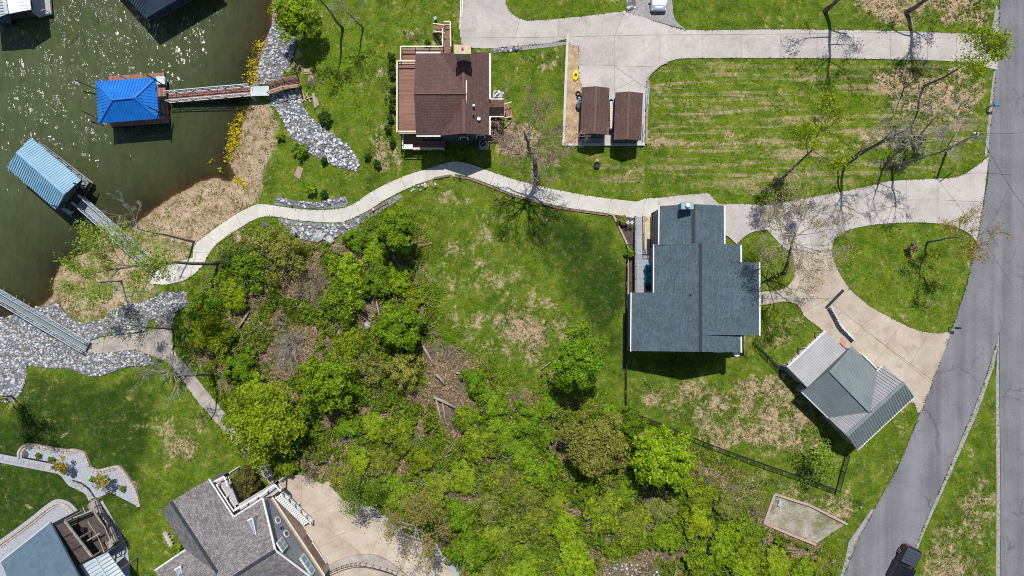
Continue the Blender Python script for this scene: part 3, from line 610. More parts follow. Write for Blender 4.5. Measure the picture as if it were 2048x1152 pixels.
# ------------------------------------------------------------------ ground, one sheet to far outside the frame
def axis(lo, hi, step, far):
    fine_ = list(np.arange(lo, hi + step / 2, step)); out = []; d = step; x = hi
    while x < far: d *= 1.6; x += d; out.append(x)
    left = []; d = step; x = lo
    while x > -far: d *= 1.6; x -= d; left.append(x)
    return np.array(left[::-1] + fine_ + out)
xs, ys = axis(-61, 61, 0.3, 900), axis(-35.5, 35.5, 0.3, 900)
gx, gy = np.meshgrid(xs, ys); gz = Gv(gx, gy)
nxg, nyg = len(xs), len(ys)
rough_ = 0.05 * np.sin(gx * 2.1 + np.sin(gy * 1.3) * 2) * np.sin(gy * 1.7 + np.sin(gx * 0.9) * 2)
ppx = 1024 + gx * S / (1 - gz / H); ppy = 576 - gy * S / (1 - gz / H)
def vnoise(x, y, seed=0):
    r = np.random.default_rng(seed); T = r.random((256, 256)); xi = np.floor(x).astype(int); yi = np.floor(y).astype(int); fx = x - xi; fy = y - yi
    fx = fx * fx * (3 - 2 * fx); fy = fy * fy * (3 - 2 * fy); t = lambda a, b: T[(yi + b) % 256, (xi + a) % 256]
    return (t(0, 0) * (1 - fx) + t(1, 0) * fx) * (1 - fy) + (t(0, 1) * (1 - fx) + t(1, 1) * fx) * fy
def fbm(x, y, seed=0): return (vnoise(x, y, seed) * 4 + vnoise(x * 2.1, y * 2.1, seed + 1) * 2 + vnoise(x * 4.3, y * 4.3, seed + 2)) / 7
ix = np.clip((ppx / 2).astype(int), 0, RW - 1); iy = np.clip((ppy / 2).astype(int), 0, RH - 1)
wpx, wpy = ppx + 56 * (fbm(ppx * .022, ppy * .022, 301) - .5), ppy + 56 * (fbm(ppx * .022, ppy * .022, 305) - .5)     # natural edges wander
jx = np.clip((wpx / 2).astype(int), 0, RW - 1); jy = np.clip((wpy / 2).astype(int), 0, RH - 1)
inframe = ((ppx > -40) & (ppx < 2090) & (ppy > -40) & (ppy < 1200))
pv = blur(_paved, 2)[iy, ix] * inframe
gz2 = gz + rough_ * (shore_d(gx, gy) > 1) * (pv < 0.01) - 0.10 * (blur(_paved, 1)[iy, ix] > 0.97) * inframe
idx = np.arange(nxg * nyg).reshape(nyg, nxg)
quads = np.stack([idx[:-1, :-1], idx[:-1, 1:], idx[1:, 1:], idx[1:, :-1]], -1).reshape(-1, 4)
gme = fast_mesh('ground', np.stack([gx, gy, gz2], -1).reshape(-1, 3), quads)
sd_ = shore_d(gx, gy)
def samp(k, default=0.2): return np.where(inframe, COVER[k][jy, jx] if k in ('dry', 'soil', 'dark', 'lush', 'litter') else COVER[k][iy, ix], default)
bedw = sstep(0.6, -0.4, sd_) if False else 1 - sstep(-0.5, 0.7, sd_)
sandw = np.maximum(samp('sand', 0.0), (1 - sstep(0.3, 2.0, sd_)) * 0.9)
dryv = samp('dry') + .55 * (fbm(ppx * .03, ppy * .03, 311) - .5) * (samp('sand', 0) < .3)
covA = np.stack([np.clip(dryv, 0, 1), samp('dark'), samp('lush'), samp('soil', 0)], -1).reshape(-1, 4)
covB = np.stack([samp('litter', 0), sandw, samp('mow', 0), bedw], -1).reshape(-1, 4)
for nm, arr in (('coverA', covA), ('coverB', covB)):
    at_ = gme.attributes.new(nm, 'FLOAT_COLOR', 'POINT'); at_.data.foreach_set('color', arr.astype(np.float32).ravel())
gme.polygons.foreach_set('use_smooth', [True] * len(gme.polygons))
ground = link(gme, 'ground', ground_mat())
tag(ground, 'grassy ground with dry patches sloping down to the lake', 'ground', kind='structure')

# lake: one flat sheet, its depth measured from the bed below
wx, wy = axis(-61, -25, 0.6, 900), axis(-8, 36, 0.6, 900)
wx = wx[wx < -20]
WX, WY = np.meshgrid(wx, wy); wi = np.arange(WX.size).reshape(WX.shape)
wq = np.stack([wi[:-1, :-1], wi[:-1, 1:], wi[1:, 1:], wi[1:, :-1]], -1).reshape(-1, 4)
wd_ = shore_d(WX, WY).ravel()
wq = wq[(wd_[wq] < 1.2).any(1)]
wme = fast_mesh('lake', np.stack([WX, WY, np.full(WX.shape, WL)], -1).reshape(-1, 3), wq)
depth = np.maximum(0, WL - Gv(WX, WY)).ravel()
at_ = wme.attributes.new('depth', 'FLOAT', 'POINT'); at_.data.foreach_set('value', depth.astype(np.float32))
at_ = wme.attributes.new('fetch', 'FLOAT', 'POINT'); at_.data.foreach_set('value', (sstep(2, 12, -wd_) * (0.34 + 1.0 * np.exp(-((WX.ravel() + 46) / 11) ** 2 - ((WY.ravel() - 30) / 6) ** 2) + 0.6 * np.exp(-((WX.ravel() + 52) / 8) ** 2 - ((WY.ravel() - 20) / 7) ** 2))).astype(np.float32))
lake = link(wme, 'lake', water_mat())
tag(lake, 'murky green lake water sparkling in the sun', 'lake', kind='structure')

# ------------------------------------------------------------------ roads, drives, paths
road = drape([ROAD_CURVE], 0.05, 'road', C['asphalt'], None, 0.3); tag(road, 'curving grey asphalt road branching off beside the driveways', 'road', kind='structure')
road2 = drape([ROAD_MAIN], 0.046, 'road', C['asphalt'], None, 0.3); tag(road2, 'straight grey asphalt road along the edge of the photo', 'road', kind='structure')
for poly, lab in (([(1998, 668), (1981, 728), (1949, 815), (1893, 948), (1848, 1052), (1800, 1170), (1806, 1170), (1853, 1054), (1899, 952), (1956, 822), (1987, 735), (1996, 690), (1991, 760), (1991, 1170), (1999, 1170)], 'pale gravel shoulder around the grass triangle between both roads'),
                  ([(1976, 313), (1981, 251), (1987, 192), (1993, 142), (1987, 142), (1980, 200), (1974, 260), (1969, 313)], 'gravel shoulder beside the road near the blue mailbox'),
                  ([(1684, 1160), (1716, 1078), (1748, 1019), (1744, 1017), (1708, 1068), (1697, 1085), (1690, 1120), (1678, 1160)], 'gravel road shoulder opposite the black pickup truck'),
                  ([(1999, 20), (1996, 56), (1990, 60), (1985, 70), (1975, 66), (1985, 50), (1992, 10)], 'gravel shoulder where the upper driveway meets the road')):
    tag(drape([poly], 0.03, 'gravel_shoulder', C['gravel'], None, 0.2), lab, 'gravel', kind='structure')
def hj(xs_, y0, y1): return [((x, y0), (x, y1)) for x in xs_]
paving('driveway', 'long grey concrete driveway and parking court beside the brown house', 'driveway', DRIVE_N,
    [((1137, 74), (1230, 72)), ((1230, 72), (1310, 71))] + hj([1404, 1482, 1560, 1634, 1707, 1780, 1854, 1913], 60, 118) + hj([1318], 50, 118) +
    [((1229, 75), (1229, 130)), ((1160, 130), (1228, 131)), ((1231, 132), (1302, 134)), ((1117, 40), (1117, 84)), ((1225, 131), (1272, 163)), ((1295, 148), (1240, 175)), ((1040, 38), (1024, 95)), ((966, -30), (966, 100)), ((1172, 33), (1172, 72)), ((1248, 27), (1230, 72))], C['concrete'], C['joint'])
paving('driveway', 'concrete driveway arm from the road to the grey roofed house', 'driveway', DRIVE_S1,
    [((1730, 374), (1742, 450)), ((1527, 411), (1527, 460)), ((1605, 398), (1625, 505)), ((1812, 360), (1812, 446)), ((1660, 388), (1690, 465)), ((1875, 356), (1875, 446)), ((1742, 408), (1810, 402)), ((1815, 400), (1872, 400)), ((1878, 400), (1965, 404)), ((1925, 350), (1925, 455))], C['concrete'], C['joint'])
paving('driveway', 'pale concrete apron curving round to the green roofed garage', 'driveway', DRIVE_S2,
    [((1588, 542), (1672, 540)), ((1600, 628), (1700, 574)), ((1640, 606), (1672, 592)), ((1655, 600), (1740, 668)), ((1740, 668), (1815, 724)), ((1700, 610), (1665, 640)), ((1760, 625), (1722, 652)), ((1800, 650), (1772, 690)), ((1725, 655), (1695, 685)), ((1775, 694), (1740, 735)), ((1855, 668), (1820, 728)), ((1700, 560), (1690, 600)), ((1519, 597), (1580, 597))], C['concrete_warm'], C['joint'])
_pj = []
for (a_, b_) in [((1290, 397), (1284, 434)), ((1222, 398), (1216, 428)), ((1160, 388), (1152, 418)), ((1104, 378), (1094, 406)), ((1039, 362), (1027, 388)), ((990, 346), (980, 370)), ((943, 329), (940, 355)), ((893, 326), (900, 351)), ((853, 338), (855, 362)),
                 ((799, 356), (813, 378)), ((746, 382), (761, 406)), ((710, 406), (722, 430)), ((645, 420), (648, 444)), ((598, 418), (598, 441)), ((548, 411), (548, 434)), ((514, 409), (516, 436)), ((472, 429), (484, 454)), ((413, 470), (437, 486)), ((387, 505), (419, 506)), ((390, 517), (380, 556))]:
    _pj.append((a_, b_))
paving('path', 'winding concrete path from the grey roofed house down to the lake', 'path', PATH, _pj, C['concrete_pale'], C['joint'])
paving('path', 'narrow concrete path and landing below the lower gangway', 'path', PAD_SW, [((210, 673), (205, 706)), ((310, 650), (345, 655)), ((300, 662), (305, 712)), ((345, 700), (330, 725)), ((384, 744), (360, 765)), ((425, 795), (400, 812)), ((480, 870), (462, 885)), ((540, 935), (522, 950))], C['concrete_old'], C['joint'])
tag(drape([STONEWALK], 0.06, 'path', C['wood_grey'], None, 0.2), 'short curved grey walk at the foot of the middle gangway', 'path', kind='structure')
paving('driveway', 'tan concrete court behind the house with white oval windows', 'driveway', COURT,
    [((603, 950), (603, 1000)), ((560, 985), (680, 1075)), ((620, 1030), (700, 990)), ((650, 1080), (770, 1035)), ((690, 1080), (730, 1120)), ((745, 1105), (770, 1030)), ((600, 1110), (720, 1060)), ((780, 1060), (870, 1120))], C['concrete_warm'], C['joint'])
tag(drape([curve([(684, 985), (716, 996), (757, 1014), (785, 1045), (812, 1062), (868, 1084), (908, 1120), (938, 1168), (920, 1168), (893, 1125), (858, 1092), (805, 1070), (776, 1053), (752, 1025), (715, 1006), (684, 994)])], 0.085, 'gravel_strip', C['gravel_bed'], None, 0.2), 'white gravel strip edging the tan concrete court', 'gravel', kind='structure')
tag(drape([GRAVEL_CAR], 0.04, 'gravel_drive', C['gravel'], None, 0.2), 'grey gravel parking spot under the silver car', 'gravel', kind='structure')
tag(drape([BED_STONE], 0.07, 'gravel_bed', C['gravel_bed'], None, 0.2), 'pale grey gravel garden bed with round shrubs and stepping stones', 'gravel bed', kind='structure')
tag(drape([BED_HOUSE], 0.07, 'gravel_bed', C['gravel_bed'], None, 0.2), 'pale grey gravel bed wrapping the slate roofed house', 'gravel bed', kind='structure')
tag(drape([BED_DARK], 0.05, 'mulch_bed', C['mulch'], None, 0.2), 'dark mulch bed along the grey deck', 'flower bed', kind='structure')
tag(drape([STRAW_BED], 0.05, 'straw_bed', C['straw'], None, 0.2), 'straw covered strip between retaining wall and brown sheds', 'straw', kind='structure')
tag(drape([[(985, 97), (1101, 86), (1131, 84), (1131, 90), (1100, 94), (1040, 101), (985, 108)]], 0.03, 'rubble_strip', C['gravel'], None, 0.2), 'rough stone strip below the upper parking court', 'gravel', kind='structure')
for p_, lab in (([(552, 392), (590, 402), (640, 404), (690, 392), (697, 404), (690, 414), (645, 418), (598, 416), (548, 409)], 'dark gravel strip on the upper side of the winding path'), ([(556, 436), (598, 443), (663, 447), (692, 444), (731, 426), (775, 400), (800, 388), (806, 394), (735, 440), (700, 462), (590, 464), (560, 452)], 'dark gravel strip on the lower side of the winding path')):
    tag(drape([p_], 0.035, 'gravel_strip', C['gravel_dark'], None, 0.2), lab, 'gravel', kind='structure')
ORD = 'first second third fourth fifth sixth seventh eighth ninth tenth'.split()
# ------------------------------------------------------------------ building helpers
CAM = Vector((0, 0, H))
def on_plane(px, py, p0, n):
    d = P(px, py, 0) - CAM; t = (Vector(p0) - CAM).dot(n) / d.dot(n); return CAM + d * t
def roof_slope(parent, pts, m, t=0.14, name='roof_slope'):
    return MB().slab([Vector(p) for p in pts], t).build(name, m, parent)
def ribs(parent, pts, u, m, spacing=0.32, w=0.045, h=0.05, name='roof_seams'):
    """raised seams running up the slope of a metal roof; u = direction along the eave"""
    pts = [Vector(p) for p in pts]; u = Vector(u).normalized()
    n = Vector((0, 0, 0))
    for i in range(len(pts)): n += pts[i].cross(pts[(i + 1) % len(pts)])
    n.normalize(); n = n if n.z > 0 else -n
    u = (u - n * u.dot(n)).normalized(); v = n.cross(u); o = pts[0]
    q = [((p - o).dot(u), (p - o).dot(v)) for p in pts]
    a = min(x for x, _ in q) + spacing * 0.5; mb = MB(); b = max(x for x, _ in q)
    while a < b:
        hits = []
        for i in range(len(q)):
            (x0, y0), (x1, y1) = q[i], q[(i + 1) % len(q)]
            if (x0 - a) * (x1 - a) < 0: hits.append(y0 + (y1 - y0) * (a - x0) / (x1 - x0))
        if len(hits) >= 2 and max(hits) - min(hits) > 0.1:
            f = lambda y: o + u * a + v * y + n * (h * 0.5 + 0.002)
            mb.beam(f(min(hits) + 0.02), f(max(hits) - 0.02), w, h)
        a += spacing
    r = mb.build(name, m, parent); r['kind'] = 'stuff'; return r
def gable(parent, A, B, Cc, D, R1, R2, z0, mroof, mwall, inset=0.35, t=0.14, gutter=None, seams=None, names=('roof_slope', 'wall')):
    A, B, Cc, D, R1, R2 = [Vector(v) for v in (A, B, Cc, D, R1, R2)]
    if not isinstance(mroof, (list, tuple)): mroof = (mroof, mroof)
    s1 = roof_slope(parent, [A, B, R2, R1], mroof[0], t, names[0]); s2 = roof_slope(parent, [D, Cc, R2, R1], mroof[1], t, names[0])
    if seams:
        ribs(parent, [A, B, R2, R1], B - A, seams, spacing=0.34); ribs(parent, [D, Cc, R2, R1], Cc - D, seams, spacing=0.34)
    al = (R2 - R1); al.z = 0; al.normalize(); ac = (D - A); ac.z = 0; wd2 = ac.length; ac.normalize()
    dz = inset * (R1.z - A.z) / (wd2 / 2) - t - 0.05
    a, b, c, d = A + al * inset + ac * inset, B - al * inset + ac * inset, Cc - al * inset - ac * inset, D + al * inset - ac * inset
    for v in (a, b, c, d): v.z += dz
    r1, r2 = R1 + al * inset, R2 - al * inset
    r1.z -= t + 0.05; r2.z -= t + 0.05
    g = lambda v: (v.x, v.y, z0)
    mb = MB(); mb.v = [g(a), g(b), g(c), g(d), tuple(a), tuple(b), tuple(c), tuple(d), tuple(r1), tuple(r2)]
    mb.f = [(0, 1, 5, 4), (2, 3, 7, 6), (1, 2, 6, 9, 5), (3, 0, 4, 8, 7), (4, 5, 9, 8), (6, 7, 8, 9), (3, 2, 1, 0)]
    mb.build(names[1], mwall, parent)
    rc = MB(); up = Vector((0, 0, 0.03)); rc.beam(R1 + up, R2 + up, 0.28, 0.07)
    if gutter:
        for p, q in ((A, B), (D, Cc)):
            o = ac * (-0.06 if p is A else 0.06); MB().beam(p + o - Vector((0, 0, 0.07)), q + o - Vector((0, 0, 0.07)), 0.12, 0.12).build('gutter', gutter, parent)
    return rc
def railing(parent, path, h, mrail, mpost=None, cap=0.13, step=1.8, bal=None, post=0.10):
    path = [Vector(p) for p in path]; up = Vector((0, 0, h)); mpost = mpost or mrail
    for a, b in zip(path[:-1], path[1:]):
        MB().beam(a + up, b + up, cap, 0.05).beam(a + up * 0.12, b + up * 0.12, 0.05, 0.06).build('top_rail', mrail, parent)
        n = max(1, round((b - a).length / step))
        for i in range(n + 1):
            if i == 0 and a is not path[0]: continue
            p = a.lerp(b, i / n); MB().box(p, post, post, h - 0.03).build('post', mpost, parent)
        if bal:
            mb = MB(); k = int((b - a).length / 0.16)
            for i in range(1, k): q = a.lerp(b, i / k); mb.beam(q + up * 0.12, q + up, 0.03, 0.03)
            if k > 1: mb.build('balusters', bal, parent)['kind'] = 'stuff'
def stairs(parent, a, b, width, n, m, t=0.06, go=None, name='step'):
    a, b = Vector(a), Vector(b); d = b - a; dh = Vector((d.x, d.y, 0)); ang = math.atan2(dh.y, dh.x); L = dh.length / n
    for i in range(n):
        c = a + d * ((i + 0.5) / n); MB().box((c.x, c.y, c.z - t), L * 0.8 if go is None else go, width, t, ang).build(name, m, parent)
    sd = Vector((-dh.y, dh.x, 0)).normalized() * (width / 2 - 0.04)
    for s in (-1, 1): MB().beam(a + sd * s - Vector((0, 0, 0.2)), b + sd * s - Vector((0, 0, 0.2)), 0.06, 0.22).build('stringer', m, parent)
def gangway(name, label, a, b, width, mdeck, mrail, h=1.05, bays=9, group=None, dark=None):
    a, b = Vector(a), Vector(b); d = (b - a); dh = Vector((d.x, d.y, 0)).normalized(); s = Vector((-dh.y, dh.x, 0)) * (width / 2)
    o = thing(name, label, 'gangway', (a + b) / 2 - Vector((0, 0, 0.3)), group)
    MB().slab([a - s, b - s, b + s, a + s], 0.08).build('deck', mdeck, o)
    up = Vector((0, 0, h))
    for k in (-1, 1):
        e = s * k * 1.06; MB().beam(a + e + up, b + e + up, 0.09, 0.09).build('top_rail', mrail, o)
        MB().beam(a + e - up * 0.06, b + e - up * 0.06, 0.08, 0.14).build('bottom_chord', mrail, o)
        MB().beam(a + e + up * 0.5, b + e + up * 0.5, 0.045, 0.045).build('middle_rail', mrail, o)
        for i in range(bays + 1):
            p = a.lerp(b, i / bays) + e; MB().beam(p, p + up, 0.06, 0.06).build('upright', mrail, o)
            if i < bays:
                q = a.lerp(b, (i + 1) / bays) + e
                (MB().beam(p, q + up, 0.045, 0.045) if i % 2 else MB().beam(p + up, q, 0.045, 0.045)).build('diagonal', dark or mrail, o)
    return o
def posts(parent, pts, z0, z1, m, w=0.12):
    for p in pts: MB().box((p[0], p[1], z0), w, w, z1 - z0).build('post', m, parent)
def spud(label, a, b, m=None):     # slanted steel mooring pole
    tag(MB().tube([a, b], [0.07, 0.07], 8).build('mooring_pole', m or C['dark_metal']), label, 'pole', 'slanted mooring poles of the docks')

# ------------------------------------------------------------------ boat docks
def blue_dock():
    zd, ze, zr = -1.2, 1.4, 2.9
    o = thing('boat_dock', 'floating boat dock with bright blue hipped metal roof', 'boat dock', P(262, 201, -1.8))
    TL, TR, BR, BL = P(192, 163, ze), P(312, 155, ze), P(318, 237, ze), P(197, 247, ze); r1, r2 = P(225, 199, zr), P(269, 195, zr)
    for pts in ([TL, TR, r2, r1], [TR, BR, r2], [BR, BL, r1, r2], [BL, TL, r1]):
        roof_slope(o, pts, C['blue_metal'], 0.06); ribs(o, pts, pts[1] - pts[0], C['blue_metal'], 0.34, 0.05, 0.045)
    cap = MB()
    for a, b in ((TL, r1), (TR, r2), (BR, r2), (BL, r1), (r1, r2)): cap.beam(a + Vector((0, 0, .05)), b + Vector((0, 0, .05)), 0.22, 0.05)
    cap.build('ridge_cap', C['blue_metal'], o)
    q = lambda x, y: P(x, y, zd)
    for pts, nm in (([q(217, 152), q(328, 145), q(329, 160), q(218, 168)], 'deck'), ([q(298, 163), q(329, 160), q(336, 230), q(303, 232)], 'deck'), ([q(220, 236), q(336, 230), q(337, 245), q(221, 253)], 'deck')):
        MB().slab(pts, 0.22).build(nm, C['deck_red'], o)
    for i, (x, y) in enumerate(((220, 166), (262, 163), (305, 160), (224, 240), (265, 237), (311, 233))):
        p = q(x, y); MB().box((p.x, p.y, zd), 0.12, 0.12, ze - zd).build('post', C['white'], o)
    for pts in ([q(221, 150), q(326, 144), q(326, 147), q(221, 153)], [q(222, 249), q(334, 242), q(334, 247), q(222, 254)]):
        MB().slab([v - Vector((0, 0, 0.2)) for v in pts], 0.4).build('float', C['dark_metal'], o)
    p = q(325, 163); MB().box((p.x, p.y, zd), 1.0, 0.9, 0.5).build('locker', C['galv'], o)
    MB().beam(q(300, 244) + Vector((0, 0, 1)), q(336, 240) + Vector((0, 0, 1)), 0.05, 0.05).beam(q(336, 240) + Vector((0, 0, 1)), q(334, 215) + Vector((0, 0, 1)), 0.05, 0.05).build('handrail', C['galv'], o)
    spud('slanted dark mooring pole off the upper outer corner of the blue dock', P(150, 160, -0.2), P(196, 180, -1.0))
    spud('slanted dark mooring pole off the lower outer corner of the blue dock', P(165, 222, -0.2), P(200, 240, -1.0))
    spud('dark mooring pole leaning over the blue roof near the gangway, upper one', P(293, 149, 3.6), P(338, 177, -1.0), C['dark_metal'])
    spud('dark mooring pole leaning over the blue roof near the gangway, lower one', P(296, 213, 3.6), P(340, 236, -1.0), C['dark_metal'])
blue_dock()
gangway('gangway', 'reddish gangway with galvanised truss rails from the blue dock ashore', P(338, 196, -1.05), P(501, 182, -0.35), 1.0, C['deck_red'], C['galv'], 1.0, 10, dark=C['dark_metal'])
def timber_walkway():
    o = thing('timber_walkway', 'short timber walkway with rails between blue dock gangway and bank', 'walkway', GP(560, 175))
    MB().slab([P(501, 173, -0.3), P(539, 172, -0.2), P(539, 191, -0.2), P(501, 192, -0.3)], 0.1).build('metal_plate', C['pale_metal'], o)
    a = [P(539, 188, -0.2), P(569, 178, 0.1), P(600, 174, 0.3)]; b = [P(539, 172, -0.2), P(569, 162, 0.1), P(598, 157, 0.3)]
    for i in range(2): MB().slab([a[i], a[i + 1], b[i + 1], b[i]], 0.12).build('deck', C['deck_red'], o)
    railing(o, b, 1.0, C['wood_brown'], bal=None, step=1.2)
    for k in (0.35, 0.65):
        for i in range(2): MB().beam(b[i] + Vector((0, 0, k)), b[i + 1] + Vector((0, 0, k)), 0.05, 0.12).build('rail_board', C['wood_brown'], o)
    railing(o, a, 0.95, C['wood'], step=1.6)
    for p, q in (((502, 174), (520, 166)), ((502, 193), (517, 205))):
        MB().beam(P(*p, 0.2), GP(*q), 0.05, 0.05).build('stay', C['galv'], o)
timber_walkway()
def sky_dock():
    zd, ze, zr = -1.2, 1.5, 2.5
    o = thing('boat_dock', 'boat dock with pale sky blue gabled metal roof set diagonally', 'boat dock', P(88, 347, -1.8))
    N_, W_, S_, E_ = P(62, 275, ze), P(13, 334, ze), P(111, 419, ze), P(162, 360, ze); r1, r2 = P(35, 303, zr), P(131, 387, zr)
    for pts, m in (([N_, E_, r2, r1], C['sky_metal']), ([W_, S_, r2, r1], C['sky_metal'])):
        roof_slope(o, pts, m, 0.06); ribs(o, pts, pts[1] - pts[0], C['sky_metal_dark'], 0.27, 0.07, 0.06)
    MB().beam(r1 + Vector((0, 0, .05)), r2 + Vector((0, 0, .05)), 0.4, 0.06).build('ridge_cap', C['sky_metal'], o)
    q = lambda x, y: P(x, y, zd)
    MB().slab([q(78, 283), q(186, 366), q(172, 383), q(66, 297)], 0.25).build('deck', C['deck_grey'], o)
    MB().slab([q(172, 383), q(186, 366), q(147, 423), q(128, 412)], 0.25).build('deck', C['deck_dark'], o)
    MB().slab([q(46, 344), q(147, 423), q(137, 430), q(40, 352)], 0.25).build('deck', C['deck_grey'], o)
    ps = [q(84, 288).lerp(q(183, 366), k / 5) for k in range(6)]
    railing(o, ps, 1.0, C['dark_metal'], cap=0.06, step=2.0, post=0.07)
    for a in ([q(80, 290), q(110, 313), q(140, 337), q(170, 363)], [q(50, 348), q(80, 372), q(110, 396), q(140, 418)]): posts(o, a, zd, ze, C['galv'], 0.1)
    gb = MB().face([P(162, 360, ze - 0.1), P(131, 387, zr - 0.1), P(111, 419, ze - 0.1), q(142, 424) + Vector((0, 0, 1.9)), q(186, 368) + Vector((0, 0, 1.9))]); gb.build('gable_panel', C['slate_metal'], o)
    MB().beam(q(186, 366) + Vector((0, 0, .4)), q(147, 423) + Vector((0, 0, .4)), 0.08, 0.5).build('end_rail', C['dark_metal'], o)
    spud('thin mooring pole crossing the upper corner of the sky blue dock', P(146, 366, 2.2), P(190, 376, -0.9)); spud('thin mooring pole crossing the lower corner of the sky blue dock', P(105, 411, 2.2), P(148, 419, -0.9))
sky_dock()
gangway('gangway', 'long diagonal gangway with white rails from the sky blue dock', P(160, 400, -1.05), P(308, 531, 0.15), 1.05, C['gravel_dark'] if False else C['deck_grey'], C['galv'], 1.05, 12)
g_ = gangway('gangway', 'diagonal steel gangway with blue grey truss rails above the riprap', P(-40, 566, -1.0), P(175, 693, 0.0), 1.0, C['green_metal'], C['galv'], 1.05, 12)
for px_, py_ in ((8, 585), (33, 600), (48, 608), (58, 616), (112, 648)):
    a_ = P(px_, py_, 0.3); MB().beam(a_, a_ + Vector((0.35, 0.55, 0.5)), 0.05, 0.05).build('outrigger', C['galv'], g_)
def corner_dock():
    zd, ze, zr = -1.2, 1.7, 2.6
    o = thing('boat_dock', 'pale grey roofed boat dock at the top corner beside a wooden platform', 'boat dock', P(20, 0, -1.8))
    pk, rt, lf = P(14, 28, zr), P(62, 19, ze), P(-40, 48, ze); pk2, rt2, lf2 = P(-2, -75, zr), P(52, -85, ze), P(-52, -60, ze)
    for pts in ([rt, rt2, pk2, pk], [lf, lf2, pk2, pk]):
        roof_slope(o, pts, C['pale_metal'], 0.06); ribs(o, pts, pts[1] - pts[0], C['galv'], 0.32, 0.06, 0.05)
    MB().beam(pk + Vector((0, 0, .05)), pk2 + Vector((0, 0, .05)), 0.4, 0.06).build('ridge_cap', C['pale_metal'], o)
    q = lambda x, y: P(x, y, zd)
    MB().slab([q(60, -60), q(94, -60), q(102, 27), q(75, 33), q(66, 20)], 0.3).build('deck', C['deck_pink'], o)
    MB().slab([q(-40, 25), q(66, 20), q(70, 30), q(-40, 44)], 0.3).build('deck', C['deck_dark'], o)
    posts(o, [q(66, 22), q(62, -20), q(0, 40)], zd, ze, C['galv']); railing(o, [q(70, 5), q(77, 32), q(100, 26)], 1.0, C['galv'], cap=0.05, post=0.06)
    p = P(17, 44, -1.5); b = thing('covered_boat', 'dark boat under a fitted cover poking out of the pale roofed dock', 'boat', P(17, 44, -1.8))
    x0 = p.x; y0 = p.y; MB().hexa([(x0 - .55, y0 - .3, -1.9), (x0 + .55, y0 - .3, -1.9), (x0 + .5, y0 + 4, -1.9), (x0, y0 + 5, -1.8), (x0 - .5, y0 + 4, -1.9)], [(x0 - .7, y0 - .4, -1.1), (x0 + .7, y0 - .4, -1.1), (x0 + .75, y0 + 4, -1.05), (x0, y0 + 5.2, -0.9), (x0 - .75, y0 + 4, -1.05)]).build('hull', C['dark_metal'], b)
    MB().hexa([(x0 - .65, y0 - .3, -1.1), (x0 + .65, y0 - .3, -1.1), (x0 + .65, y0 + 4, -1.05), (x0 - .65, y0 + 4, -1.05)], [(x0 - .4, y0 + .3, -0.6), (x0 + .4, y0 + .3, -0.6), (x0 + .3, y0 + 3.4, -0.55), (x0 - .3, y0 + 3.4, -0.55)]).build('cover', C['slate_metal'], b)
corner_dock()
def slate_dock():
    zd, ze, zr = -1.2, 1.6, 3.0
    o = thing('boat_dock', 'boat dock with dark slate coloured metal roof at the top of the photo', 'boat dock', P(320, -10, -1.8))
    K, u, v = Vector((291, 37)), Vector((64, -38)), Vector((-36, -40)); pp = lambda a, b, z: P(*(K + u * a + v * b), z)
    c0, c1, c2, c3 = pp(0, 0, ze), pp(2.2, 0, ze), pp(2.2, 2.4, ze), pp(0, 2.4, ze); r1, r2 = pp(0.7, 1.2, zr), pp(1.5, 1.2, zr)
    for pts in ([c0, c1, r2, r1], [c1, c2, r2], [c2, c3, r1, r2], [c3, c0, r1]):
        roof_slope(o, pts, C['slate_metal'], 0.07); ribs(o, pts, pts[1] - pts[0], C['slate_metal'], 0.3, 0.06, 0.06)
    q = lambda x, y: P(x, y, zd)
    MB().slab([q(305, 44), q(450, -42), q(440, -60), q(300, 28)], 0.3).build('deck', C['deck_dark'], o)
    MB().slab([q(305, 44), q(232, -36), q(245, -48), q(322, 34)], 0.3).build('deck', C['deck_dark'], o)
    a, b = q(307, 43), q(450, -42)
    for i in range(4):
        p, r = a.lerp(b, i / 4 + 0.01), a.lerp(b, (i + 1) / 4 - 0.01); MB().hexa([p, r, r + Vector((0, 0.12, 0)), p + Vector((0, 0.12, 0))], [w_ + Vector((0, 0, 1.3)) for w_ in (p, r, r + Vector((0, .12, 0)), p + Vector((0, .12, 0)))]).build('wall_panel', C['slate_metal'], o)
    posts(o, [q(306, 42), q(380, -2), q(270, 4)], zd, ze, C['dark_metal'])
slate_dock()

